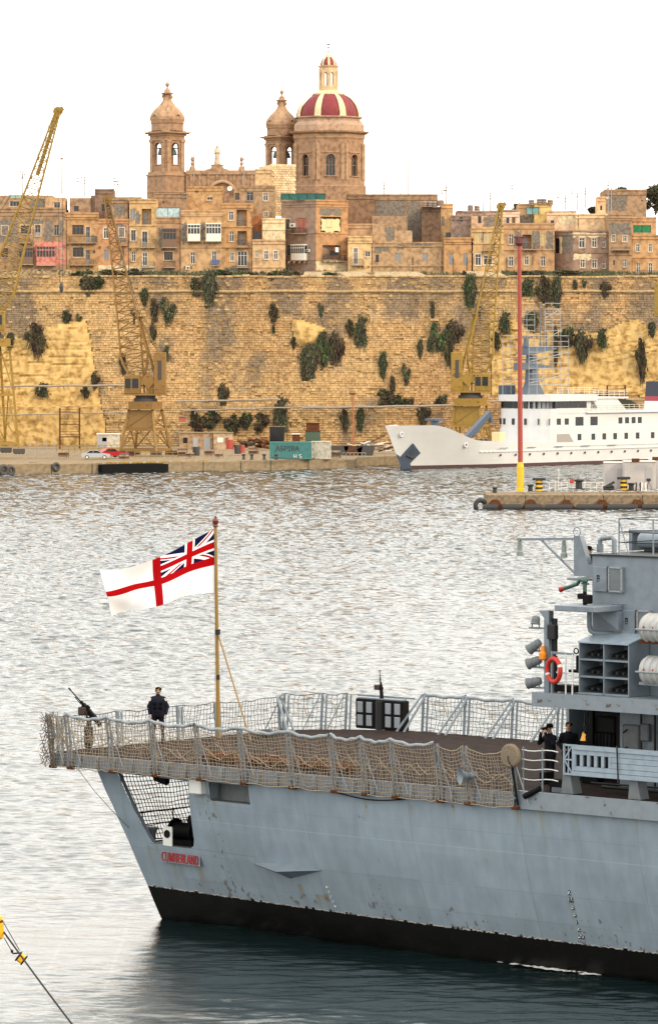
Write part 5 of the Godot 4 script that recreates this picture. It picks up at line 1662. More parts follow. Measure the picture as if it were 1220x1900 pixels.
	# bollards, tyres, slack hose, mooring lines
	for q: Array in [[452, 853, "left"], [490, 853, "middle"], [512, 853, "right"], [467, 853, "second"]]:
		m = MB.new()
		m.lathe([Vector2(.32, 0), Vector2(.22, .2), Vector2(.2, .6), Vector2(.34, .75), Vector2(.3, .9), Vector2(0, .92)], 12)
		single("quay_bollard", m, mats["iron"], "iron bollard on the quay edge by the teal container, %s of four" % q[2], "bollard", at(P(q[0], q[1], 664)), "iron bollards on the quay")
	for q: Array in [[8, 872, 1.0, "big black tyre fender at the left end of the quay"], [21, 873, .9, "black tyre fender next to the left end one"], [105, 866, .8, "black tyre fender hanging under the silver car"]]:
		m = MB.new()
		m.torus(Vector3.ZERO, Basis.IDENTITY, q[2] * .62, q[2] * .3, 18, 8)
		single("tyre_fender", m, mats["iron"], q[3], "tyre", at(P(q[0], q[1], 640.0 + .055 * q[0]) + Vector3(0, 0, .9), .627))
	m = MB.new()
	var pts := []
	for i in 13: pts.append(P(lerpf(452, 500, i / 12.0), 858 + 12 * sin(PI * i / 12.0), 665.5))
	m.path(pts, .16, 6)
	single("fender_hose", m, mats["iron"], "black hose sagging over the quay edge left of the container", "hose")
	for q: Array in [[714, 806, 505, 848, "upper mooring rope from the white ship's bow"], [714, 808, 508, 850, "lower mooring rope from the white ship's bow"]]:
		m = MB.new()
		pts = []
		for i in 9: pts.append(P(q[0], q[1], 679).lerp(P(q[2], q[3], 663), i / 8.0) - Vector3(0, 1.6 * sin(PI * i / 8.0), 0))
		m.path(pts, .05, 5)
		single("mooring_rope", m, mats["iron"], q[4], "rope")
	# crates and pallets
	var cr := [[118, 850, 1.4, "brown crate left of the silver car"], [230, 852, 1.1, "low crate at the foot of the ochre crane's left leg"], [338, 846, 1.6, "large crate right of the ochre crane"], [352, 849, 1.0, "small crate beside the large one right of the crane"], [388, 846, 1.3, "crate in front of the grey-doored shed"], [406, 849, .9, "small pale crate in front of the block shed"], [470, 843, 1.4, "crate before the scrap pile"], [622, 850, 1.5, "crate right of the white container"], [540, 838, 1.2, "crate behind the teal container"]]
	for q: Array in cr:
		var cg := thing("quay_crate", q[3], "crate", at(P(q[0], q[1], 696.0 - (q[1] - 846) * 5.0), q[2]))
		var k: float = q[2]
		for i in 4:
			m = MB.new()
			m.xbox(-.5 * k, i * .2 * k, -.5 * k, .5 * k, (i + .88) * .2 * k, .5 * k)
			part("slat", m, [rust, mats["balcony stone"], mats["frame brown"]][(i + int(q[0])) % 3], cg)
		for x: float in [-.48, .48]:
			m = MB.new()
			m.xbox((x - .06) * k, 0, .5 * k, (x + .06) * k, .82 * k, .54 * k)
			part("corner_post", m, mats["frame brown"], cg)
	# railing along the quay edge
	for q: Array in [[250, 330, 851, 664.0, "yellow-topped rail on the quay in front of the ochre crane"], [620, 678, 852, 680.0, "grey rail on the quay left of the ship's bow"]]:
		m = MB.new()
		var ra := P(q[0], q[2], q[3])
		var rb := P(q[1], q[2], q[3] + 8)
		for i in 9: m.tube(ra.lerp(rb, i / 8.0), ra.lerp(rb, i / 8.0) + Vector3(0, 1.0, 0), .05, -1, 5)
		for h: float in [.5, 1.0]: m.tube(ra + Vector3(0, h, 0), rb + Vector3(0, h, 0), .05, -1, 5)
		single("quay_rail", m, mats["crane yellow"] if q[0] < 300 else mats["galvanised"], q[4], "railing")
	# quay stairs
	for q: Array in [[57, 655.0, "stone steps cut in the quay at the left"], [643, 680.0, "stone steps cut in the quay right of the white container"]]:
		var st := thing("quay_steps", q[2], "steps", at(P(q[0], 872, q[1]) + Vector3(0, 0, 3.4), .627))
		for i in 5:
			m = MB.new()
			m.xbox(-1.2 + i * .5, -.4, -1.2, -.7 + i * .5, -.05 + i * .32, .3)
			part("step", m, conc, st)

# ---------------------------------------------------------------- white ship
func build_white_ship() -> void:
	var white := mat("ship white", L(.62, .615, .61), .4, 0, tex["grain2"], .1)
	var navy := mat("ship navy", L(.045, .065, .10), .45)
	var glass: Material = mats["dark pane"]
	# own axes: x aft from the stem at the waterline, z towards port; bow points to the camera's left
	var o := Vector3(11.3, 0, -671)
	var ang := 0.8985
	var g := thing("white_ship", "white research ship moored at the quay with its bow to the left", "ship", at(o, ang))
	var B := 5.6
	var half := func(x: float, y: float) -> float:
		var rake := x + clampf(y, 0.0, 8.0) * .62
		var t := clampf(rake / 26.0, 0.0, 1.0)
		var wl: float = B * sin(t * PI / 2)
		var flare := clampf(y / 6.5, 0.0, 1.0)
		var fl := B * sin(clampf(rake / 17.0, 0.0, 1.0) * PI / 2)
		return maxf(0.02, lerpf(wl * .92, fl, flare))
	var top := func(x: float) -> float: return 6.8 - 2.5 * smoothstep(3.0, 14.0, x) - .9 * clampf((x - 12.0) / 28.0, 0, 1)
	var m := MB.new()
	var mb := MB.new()
	var xs := []
	for i in 100: xs.append(-4.6 + i * .92)
	var ys := [-1.0, .5, 1.2, 2.0, 3.0, 3.6, 4.2, 5.0, 5.8, 6.8]
	for sd: float in [-1, 1]:
		for i in xs.size() - 1:
			for j in ys.size() - 1:
				var q := []
				for ij: Array in [[i, j], [i + 1, j], [i + 1, j + 1], [i, j + 1]]:
					var x: float = xs[ij[0]]
					var y: float = minf(ys[ij[1]], top.call(x))
					var sx := maxf(x, -clampf(y, 0.0, 8.0) * .62)
					q.append(Vector3(sx, y, sd * half.call(sx, y)))
				if sd < 0: q.reverse()
				if q[0].distance_to(q[2]) < .01: continue
				(mb if ys[j + 1] <= .6 else m).quad(q[0], q[1], q[2], q[3])
	for i in xs.size() - 1:
		var x0: float = maxf(xs[i], -4.4)
		var x1: float = maxf(xs[i + 1], -4.4)
		var y0: float = top.call(x0) - .9
		var y1: float = top.call(x1) - .9
		m.quad(Vector3(x0, y0, half.call(x0, y0)), Vector3(x1, y1, half.call(x1, y1)), Vector3(x1, y1, -half.call(x1, y1)), Vector3(x0, y0, -half.call(x0, y0)))
	part("hull", m, white, g)
	part("waterline_band", mb, mat("antifouling", L(.055, .02, .022), .6), g)
	# rubbing strake, anchor pocket, portholes
	m = MB.new()
	for i in range(14, 74): m.box(Vector3(i + .5, 2.5, half.call(i + .5, 2.5) + .04), Vector3(1.02, .22, .22))
	part("rubbing_strake", m, white, g)
	m = MB.new()
	var pz := func(x: float, y: float) -> Vector3: return Vector3(x, y, half.call(x, y) + .14)
	m = hull_patch([Vector2(-.6, 1.95), Vector2(1.3, .8), Vector2(2.7, 2.45), Vector2(.9, 4.05)], half)
	part("anchor_pocket", m, navy, g)
	m = hull_patch([Vector2(-1.5, 2.4), Vector2(-.02, .02), Vector2(1.8, .02), Vector2(1.35, .78), Vector2(-.64, 1.93)], half)
	part("stem_patch", m, navy, g)
	m = MB.new()
	m.tube(pz.call(.7, 1.9), pz.call(1.2, 2.9), .22)
	m.tube(pz.call(.3, 2.1), pz.call(1.5, 1.7), .18)
	part("anchor", m, mats["iron"], g)
	for q: Array in [[-1.4, 5.4], [10.5, 3.6]]:
		m = MB.new()
		m.torus(pz.call(q[0], q[1]), Basis(Vector3.UP, -.2), .32, .12, 14, 6)
		part("fairlead", m, white, g)
	var ph := MB.new()
	ph.lathe([Vector2(0, 0), Vector2(.2, 0), Vector2(.2, .06), Vector2(0, .06)], 12, Vector3.ZERO, Basis(Vector3.RIGHT, Vector3.BACK, Vector3.DOWN))
	var phm := ph.mesh()
	for i in 14: partm("porthole", phm, glass, g, at(pz.call(18.9 + i * 3.8, 1.9)))
	for i in 5:
		m = MB.new()
		m.xbox(18.0 + i * 7.5, 2.95, B - .02, 20.4 + i * 7.5, 3.05, B + .03)
		part("freeing_port", m, navy, g)
	# superstructure: curved front, decks stepping back
	var house := func(x0: float, x1: float, y0: float, y1: float, w: float, called: String, curve: float) -> MeshInstance3D:
		var p := []
		for i in 9:
			var a := -PI / 2 + PI * i / 8.0
			p.append(Vector2(x0 + curve * (1 - cos(a)), w * sin(a)))
		p.append(Vector2(x1, w)); p.append(Vector2(x1, -w))
		var h := MB.new()
		h.prism(p, y0, y1, Transform3D(Basis(Vector3.RIGHT, Vector3.FORWARD, Vector3.UP), Vector3.ZERO))
		return part(called, h, white, g)
	house.call(30.6, 80.0, 3.0, 5.9, 5.45, "main_deckhouse", 3.2)
	house.call(30.8, 64.0, 5.9, 8.3, 5.3, "boat_deckhouse", 3.2)
	house.call(30.9, 46.0, 8.3, 9.05, 5.35, "bridge_bulwark", 3.2)
	house.call(31.3, 44.0, 9.05, 10.3, 5.0, "wheelhouse_core", 3.0)
	house.call(30.3, 45.0, 10.3, 11.35, 5.6, "wheelhouse_roof", 3.4)
	m = MB.new()
	m.xbox(42.0, 8.3, -5.5, 78.0, 8.5, 5.7)
	m.xbox(44.0, 10.6, -5.3, 54.0, 10.9, 5.5)
	m.prism([Vector2(46, 8.5), Vector2(54, 8.5), Vector2(51, 10.6), Vector2(44, 10.6)], 3.5, 5.3)
	part("deck_edge", m, white, g)
	# bridge windows wrapped round the front
	for i in 17:
		var a := -1.5 + i * .19
		m = MB.new()
		m.box(Vector3(31.25 + 3.0 * (1 - cos(a)), 9.68, 5.05 * sin(a)), Vector3(.12, 1.05, .82), Basis(Vector3.UP, -a * .9))
		part("bridge_window", m, glass, g)
	for i in 7:
		m = MB.new()
		m.xbox(34.4 + i * 1.2, 9.16, 4.98, 35.5 + i * 1.2, 10.2, 5.05)
		part("bridge_window", m, glass, g)
	# rows of windows on the port side and front
	var wr := func(x: float, y: float, w: float, h: float, z: float) -> void:
		var q := MB.new()
		q.xbox(x, y, z - .05, x + w, y + h, z + .03)
		part("side_window", q, glass, g)
	for x: float in [34.0, 36.2, 51.4, 53.3, 55.2, 57.0]: wr.call(x, 6.5, 1.1, 1.0, 5.3)
	for x: float in [39.6, 43.5, 46.6, 49.7, 52.9, 56.2, 60.6, 65.0, 69.4]: wr.call(x, 3.95, 1.0, 1.0, 5.45)
	wr.call(39.2, 6.3, 2.2, 1.4, 5.31); wr.call(43.4, 6.3, 2.0, 1.4, 5.31)
	m = MB.new()
	m.prism([Vector2(33.8, 3.7), Vector2(38.4, 3.7), Vector2(37.2, 5.0), Vector2(33.8, 5.0)], 5.40, 5.48)
	part("side_door_opening", m, mats["frame grey"], g)
	for i in 6:
		var a := -1.1 + i * .45
		m = MB.new()
		m.box(Vector3(30.77 + 3.2 * (1 - cos(a)), 7.0, 5.3 * sin(a)), Vector3(.1, 1.0, .5), Basis(Vector3.UP, -a * .85))
		part("front_window", m, glass, g)
	# bow platform, deck crane, winch
	m = MB.new()
	m.tube(Vector3(7.2, 4.5, 1.0), Vector3(7.2, 7.4, 1.0), .62, -1, 14)
	m.cbox(Vector3(7.2, 7.6, 1.0), Vector3(2.6, .35, 2.0), .06)
	part("bow_thruster_mast", m, navy, g)
	m = MB.new()
	m.tube(Vector3(15.0, 3.0, 1.5), Vector3(15.0, 4.9, 1.5), .8, -1, 14)
	m.beam(Vector3(14.6, 4.6, 1.5), Vector3(20.9, 8.5, 1.5), .75, .8)
	m.beam(Vector3(16.4, 4.8, 1.5), Vector3(19.6, 7.1, 1.5), .35, .35)
	m.beam(Vector3(20.9, 8.5, 1.5), Vector3(21.4, 7.0, 1.5), .5, .5)
	part("deck_crane", m, navy, g)
	m = MB.new()
	for i in 3: m.tube(Vector3(16.5 + i * 1.3, 3.9, 2.0), Vector3(17.3 + i * 1.3, 3.9, 2.0), .55, -1, 12)
	m.cbox(Vector3(18.0, 3.5, 2.0), Vector3(4.6, .4, 1.6), .05)
	part("deck_winch", m, mats["iron"], g)
	m = MB.new()
	m.cbox(Vector3(24.0, 4.4, 1.0), Vector3(1.4, 2.0, 1.6), .05)
	part("deck_locker", m, mats["shutter cream"], g)
	# mast
	m = MB.new()
	m.prism([Vector2(32.1, 11.3), Vector2(37.1, 11.3), Vector2(35.5, 13.3), Vector2(34.9, 17.7), Vector2(33.9, 17.7), Vector2(33.5, 13.3)], -.7, .7)
	m.prism([Vector2(30.7, 15.3), Vector2(38.8, 15.7), Vector2(38.8, 16.0), Vector2(30.7, 16.5)], -.9, .9)
	m.prism([Vector2(32.7, 17.7), Vector2(40.3, 18.7), Vector2(40.3, 18.9), Vector2(32.7, 19.2)], -.8, .8)
	var mast := part("mast", m, mat("mast grey", L(.10, .125, .165), .5), g)
	m = MB.new()
	m.tube(Vector3(36.8, 18.9, 0), Vector3(36.8, 26.1, 0), .12, .06, 7)
	part("aerial_pole", m, mast.material_override, mast)
	m = MB.new()
	m.tube(Vector3(38.5, 18.7, 0), Vector3(38.5, 21.5, 0), .2, .1, 7)
	part("aerial_pole", m, mast.material_override, mast)
	m = MB.new()
	m.tube(Vector3(32.9, 19.1, 0), Vector3(32.9, 20.3, 0), .5, .4, 10)
	part("radar_pedestal", m, mast.material_override, mast)
	m = MB.new()
	m.box(Vector3(32.9, 20.6, 0), Vector3(3.2, .3, .4))
	part("radar", m, mast.material_override, mast)
	m = MB.new()
	m.box(Vector3(31.5, 17.0, 0), Vector3(2.2, .3, .4))
	part("radar", m, mast.material_override, mast)
	# funnel
	m = MB.new()
	m.prism([Vector2(69.1, 8.5), Vector2(74.6, 8.5), Vector2(73.8, 10.0), Vector2(69.4, 10.0)], -1.8, 1.8)
	var fn := part("funnel", m, white, g)
	m = MB.new()
	m.prism([Vector2(69.4, 10.0), Vector2(73.8, 10.0), Vector2(73.7, 10.8), Vector2(69.5, 10.8)], -1.82, 1.82)
	part("funnel_band", m, mat("band red", L(.30, .03, .05), .5), fn)
	m = MB.new()
	m.prism([Vector2(69.5, 10.8), Vector2(73.7, 10.8), Vector2(73.5, 13.3), Vector2(69.8, 13.3)], -1.8, 1.8)
	m.tube(Vector3(71.6, 13.3, .6), Vector3(71.6, 14.2, .6), .5, -1, 10)
	part("funnel_top", m, mat("funnel black", L(.02, .025, .04), .5), fn)
	# rails
	for q: Array in [[42.0, 70.0, 8.5, 5.6], [44.0, 54.0, 10.9, 5.4], [34.0, 45.0, 11.35, 5.4]]:
		m = MB.new()
		var x: float = q[0]
		while x <= q[1]:
			m.tube(Vector3(x, q[2], q[3]), Vector3(x, q[2] + 1.1, q[3]), .04, -1, 4)
			x += 1.5
		for h: float in [.4, .75, 1.1]: m.tube(Vector3(q[0], q[2] + h, q[3]), Vector3(q[1], q[2] + h, q[3]), .03, -1, 4)
		part("deck_rail", m, mats["frame white"], g)
	# scaffold round the mast
	var sc := thing("mast_scaffold", "tube scaffold built round the white ship's grey mast", "scaffold", at(o, ang) * at(Vector3(35.6, 11.35, 0)))
	var gal := mat("scaffold tube", L(.36, .36, .37), .45, .4)
	for i in 6:
		for z: float in [-2.6, 2.6]:
			m = MB.new()
			m.tube(Vector3(-5.5 + i * 2.2, 0, z), Vector3(-5.5 + i * 2.2, 13.8 if i > 1 and i < 5 else 9.0, z), .05, -1, 5)
			part("standard", m, gal, sc)
	for k in 8:
		var y := 1.6 + k * 1.75
		var a := -5.5 if y < 9 else -1.1
		var b := 5.5 if y < 9 else 3.3
		for z: float in [-2.6, 2.6]:
			m = MB.new()
			m.tube(Vector3(a, y, z), Vector3(b, y, z), .045, -1, 5)
			m.tube(Vector3(a, y + .9, z), Vector3(b, y + .9, z), .05, -1, 5)
			if k % 2: m.tube(Vector3(a, y - 1.5, z), Vector3(b, y, z), .05, -1, 5)
			part("ledger", m, gal, sc)
		if k % 2:
			m = MB.new()
			m.xbox(a, y - .06, -2.5, b, y, -1.4)
			part("platform_board", m, mats["balcony stone"], sc)
	# shed roof and frame behind the ship
	var fr := thing("loading_frame", "rusty steel frame on the ledge behind the white ship", "frame", at(P(1142, 742, 768)))
	m = MB.new()
	for x: float in [-1.6, 1.6]:
		for z: float in [-1, 1]: m.beam(Vector3(x, 0, z), Vector3(x, 2.6, z), .14, .14)
	part("leg", m, mats["quay rust"], fr)
	m = MB.new()
	m.xbox(-1.9, 1.2, -1.2, 1.9, 1.35, 1.2)
	for y: float in [1.9, 2.5]: m.tube(Vector3(-1.8, y, 1), Vector3(1.8, y, 1), .06)
	part("deck", m, mats["quay rust"], fr)
	m = MB.new()
	m.lathe([Vector2(3.6, 0), Vector2(3.3, .7), Vector2(2.2, 1.4), Vector2(0, 1.7)], 16)
	single("tarpaulin_mound", m, mat("dark tarp", L(.04, .045, .035), .9, 0, tex["stain"], .5), "dark tarpaulin-covered heap behind the white ship", "tarpaulin", at(P(1146, 757, 762)))
	m = MB.new()
	m.cbox(Vector3.ZERO, Vector3(2.6, 1.5, 1.6), .06)
	single("signal_box", m, navy, "dark box on top of the white ship's wheelhouse roof", "box", at(o, ang) * at(Vector3(32.6, 12.1, -3.6)))

func hull_patch(poly: Array, half: Callable) -> MB:
	var m := MB.new()
	for i in 26:
		for j in 26:
			var x := -1.8 + i * .2
			var y := j * .2
			var cell := PackedVector2Array([Vector2(x, y), Vector2(x + .2, y), Vector2(x + .2, y + .2), Vector2(x, y + .2)])
			for q in Geometry2D.intersect_polygons(cell, PackedVector2Array(poly)):
				var ix := Geometry2D.triangulate_polygon(q)
				for k in range(0, ix.size(), 3):
					var t := []
					for e in 3:
						var p := q[ix[k + e]]
						t.append(Vector3(p.x - .05, p.y, half.call(p.x, p.y) + .06))
					if (t[1] - t[0]).cross(t[2] - t[0]).z < 0: t.reverse()
					m.tri(t[0], t[1], t[2])
	return m

# ---------------------------------------------------------------- pier with the red pole
func build_pier() -> void:
	var conc := mat("pier concrete", L(.28, .215, .145), .92, 0, tex["stain"], .25)
	var blackm := mat("rubber black", L(.02, .02, .022), .7)
	var yellow := mat("pole yellow", L(.75, .46, .01), .45, 0, tex["paint"], .3)
	var redm := mat("pole red", L(.36, .055, .03), .5, 0, tex["paint"], .2)
	var d := 498.0
	var o := P(892, 944, d)
	o.y = 0
	var g := thing("pier", "concrete pier with black fenders carrying the tall red pole", "pier", at(o))
	var m: MB
	for i in 5:
		m = MB.new()
		m.cbox(Vector3(.6 + 4.5 * i + 2.25, .62, -5), Vector3(4.46, 2.0, 10), .07)
		part("slab", m, conc, g)
	for i in 6:
		m = MB.new()
		m.prism([Vector2(-1.2, -.2), Vector2(1.2, -.2), Vector2(.35, .95), Vector2(-.35, .95)], 0, .28, at(Vector3(1.6 + i * 4.1, .1, .0)))
		part("fender_bracket", m, mats["quay rust"], g)
	for q: Array in [[.2, 1.9], [2.4, 4.6], [5.0, 7.0], [7.4, 10.5], [11.0, 14.0], [14.5, 18.0], [18.5, 23.0]]:
		m = MB.new()
		m.tube(Vector3(q[0], .12, .45), Vector3(q[1], .12, .45), .42, -1, 12)
		part("fender", m, blackm, g)
	m = MB.new()
	m.torus(Vector3(-.1, .35, -.2), Basis(Vector3.UP, .4), .62, .28, 16, 8)
	part("corner_tyre", m, blackm, g)
	# pole
	var pl := thing("red_pole", "very tall thin red pole on a yellow base at the pier", "pole", at(P(964.5, 912, 504)))
	m = MB.new()
	m.lathe([Vector2(.46, 0), Vector2(.46, .35), Vector2(.42, .4), Vector2(.42, 2.9), Vector2(.30, 3.4), Vector2(.30, 3.45)], 18)
	part("base", m, yellow, pl)
	m = MB.new()
	m.tube(Vector3(0, 3.4, 0), Vector3(-.12, 28.9, 0), .30, .24, 14)
	part("shaft", m, redm, pl)
	m = MB.new()
	m.lathe([Vector2(.3, 28.7), Vector2(.52, 29.0), Vector2(.52, 29.7), Vector2(.0, 29.8)], 12, Vector3(-.12, 0, 0))
	m.box(Vector3(-.12, 29.75, 0), Vector3(1.5, .12, 1.0))
	part("lamp_head", m, mat("head dark red", L(.12, .03, .025), .6), pl)
	# mooring dolphins, striped
	for q: Array in [[999, 912, "striped yellow and black mooring post beside the red pole"], [1156, 910, "striped yellow and black mooring post in front of the grey cabins"]]:
		var b := thing("striped_bollard", q[2], "mooring post", at(P(q[0], q[1], 504)), "striped mooring posts")
		for k in 5:
			m = MB.new()
			m.lathe([Vector2(.42, k * .26), Vector2(.42, k * .26 + .255)], 14)
			part("band", m, yellow if k % 2 == 0 else blackm, b)
		m = MB.new()
		m.cbox(Vector3(0, 1.45, 0), Vector3(1.5, .3, 1.1), .05)
		part("cap", m, blackm, b)
		m = MB.new()
		m.xbox(-.9, 0, -.6, .9, .06, .6)
		part("foot_plate", m, mats["quay rust"], b)
	for q: Array in [[917, 915, .8, "small black bollard at the end of the pier"], [983, 912, .95, "black bollard left of the nearer striped post"], [1073, 908, 1.35, "large black double bollard in the middle of the pier"], [1170, 910, 1.0, "dark blue bollard right of the second striped post"]]:
		m = MB.new()
		var k: float = q[2]
		m.lathe([Vector2(.42 * k, 0), Vector2(.30 * k, .12 * k), Vector2(.28 * k, .62 * k), Vector2(.42 * k, .72 * k), Vector2(.42 * k, .86 * k), Vector2(0, .9 * k)], 14)
		if k > 1.2: m.xbox(-1.2, 0, -.5, 1.2, .12, .5)
		single("pier_bollard", m, blackm, q[3], "bollard", at(P(q[0], q[1], 504)), "black bollards on the pier")
	# cabins
	for q: Array in [[1121, 1154, 859, 908, 510.0, "left grey cabin on the pier", 0], [1157, 1215, 857, 908, 507.0, "right larger grey cabin on the pier", 1], [1204, 1260, 853, 906, 512.0, "grey cabin behind the larger one at the right edge", 2]]:
		var c := thing("pier_cabin", q[5], "cabin", at(P((q[0] + q[1]) / 2.0, q[3], q[4])), "grey cabins on the pier")
		var w: float = (q[1] - q[0]) / F * q[4]
		var h: float = (q[3] - q[2]) / F * q[4]
		m = MB.new()
		m.cbox(Vector3(0, h / 2, -1.3), Vector3(w, h, 2.6), .05)
		part("wall", m, mat("cabin grey", L(.46, .425, .41), .7, 0, tex["grain2"], .3), c)
		m = MB.new()
		m.xbox(-w / 2 - .06, h, -2.65, w / 2 + .06, h + .1, .08)
		part("roof", m, mats["frame white"], c)
		m = MB.new()
		m.xbox(w * .18, .05, .0, w * .40, h * .8, .05)
		part("door", m, mats["shutter grey"], c)
	for q: Array in [[1178, 854, "small rusty box on the larger cabin roof"], [1216, 851, "brown box on the roof at the right edge"]]:
		m = MB.new()
		m.cbox(Vector3(0, .2, 0), Vector3(.9, .4, .5), .04)
		single("roof_box", m, mats["quay rust"], q[2], "box", at(P(q[0], q[1] + 3, 506)))
	# white rails, machinery, striped drum
	m = MB.new()
	for i in 10:
		var x := P(1018 + i * 11, 905, 507).x
		m.tube(Vector3(x, 1.65, -507), Vector3(x, 2.75, -507), .03, -1, 5)
	for y: float in [2.1, 2.45, 2.75]: m.tube(Vector3(P(1018, 0, 507).x, y, -507), Vector3(P(1120, 0, 507).x, y, -507), .025, -1, 5)
	single("pier_railing", m, mats["frame white"], "white tubular railing along the back of the pier", "railing")
	m = MB.new()
	m.cbox(Vector3(0, .35, 0), Vector3(1.3, .5, .7), .08)
	m.box(Vector3(.2, .8, 0), Vector3(1.1, .25, .5), Basis(Vector3.BACK, .5))
	m.tube(Vector3(-.3, .5, .3), Vector3(.5, .6, .3), .16)
	single("mooring_hook", m, blackm, "black quick-release mooring hook on the pier", "mooring hook", at(P(1128, 911, 504)))
	for q: Array in [[1183, 0], [1193, 1]]:
		m = MB.new()
		m.path([Vector3(-.28, 0, 0), Vector3(-.2, .8, 0), Vector3(-.3, 1.0, 0)], .1, 6)
		m.path([Vector3(.28, 0, 0), Vector3(.2, .8, 0), Vector3(.3, 1.0, 0)], .1, 6)
		single("cleat_post", m, mats["frame white"] if q[1] else blackm, ["black pair of curved posts by the grey cabin", "white pair of curved posts by the grey cabin"][q[1]], "posts", at(P(q[0], 911, 503)))
	m = MB.new()
	m.cbox(Vector3(0, 1.1, 0), Vector3(.5, .35, .4), .05)
	for a: float in [0, 2.1, 4.2]: m.tube(Vector3(0, .95, 0), Vector3(cos(a) * .4, 0, sin(a) * .4), .03)
	single("survey_tripod", m, blackm, "small black box on a tripod in front of the right cabin", "tripod", at(P(1202, 908, 503.5)))
	m = MB.new()
	m.tube(Vector3.ZERO, Vector3(.05, 2.6, 0), .035)
	m.box(Vector3(.05, 2.4, 0), Vector3(.5, .06, .06))
	single("marker_stick", m, mats["frame white"], "thin white marker stick on the pier", "stick", at(P(1035, 910, 506)))
	m = MB.new()
	m.cbox(Vector3(0, .4, 0), Vector3(.5, .5, .1), .02)
	m.tube(Vector3(0, 0, 0), Vector3(0, .4, 0), .03)
	single("pier_sign", m, mat("sign red", L(.40, .05, .04), .6), "small red board on the pier railing", "sign", at(P(1060, 899, 506.5)))

# ---------------------------------------------------------------- frigate
# ship axes: a runs forward from the stern, b inboard from the near deck edge, y up
func S(a: float, y: float, b: float) -> Vector3:
	return Vector3(a, y, -b)

const STERN := [[5.05, 0.95], [4.58, 1.12], [3.52, 1.62], [2.39, 2.05], [1.15, 2.35], [0.0, 2.5], [-1.6, 3.4]]
var dent := FastNoiseLite.new()

func stern_a(y: float) -> float:
	for i in STERN.size() - 1:
		if y >= STERN[i + 1][0]:
			return lerpf(STERN[i + 1][1], STERN[i][1], clampf((y - STERN[i + 1][0]) / (STERN[i][0] - STERN[i + 1][0]), 0.0, 1.0))
	return 3.4

func hull_b(a: float, y: float) -> float:
	var top := lerpf(0.95, 0.12, smoothstep(1.0, 9.0, a))
	var wl := lerpf(2.4, 1.6, smoothstep(2.0, 18.0, a))
	var t := clampf(y / 5.05, 0.0, 1.0)
	var b := top + (wl - top) * pow(1.0 - t, 1.6)
	if y < 0.0: b += -y * 0.9
	# plating dished between the frames
	var g := sin(PI * fposmod(a, 1.05) / 1.05) * sin(PI * fposmod(y + 0.25, 0.85) / 0.85)
	b += 0.020 * g * (0.6 + dent.get_noise_2d(floorf(a / 1.05) * 7.0, floorf((y + 0.25) / 0.85) * 7.0)) + 0.012 * dent.get_noise_2d(a * 0.6, y)
	return b

func hull_p(s: float, y: float) -> Vector3:
	var a := s + stern_a(y)
	return S(a, y, hull_b(a, y))

func hull_n(s: float, y: float) -> Vector3:
	var e := 0.12
	return (hull_p(s + e, y) - hull_p(s - e, y)).cross(hull_p(s, y + e) - hull_p(s, y - e)).normalized()

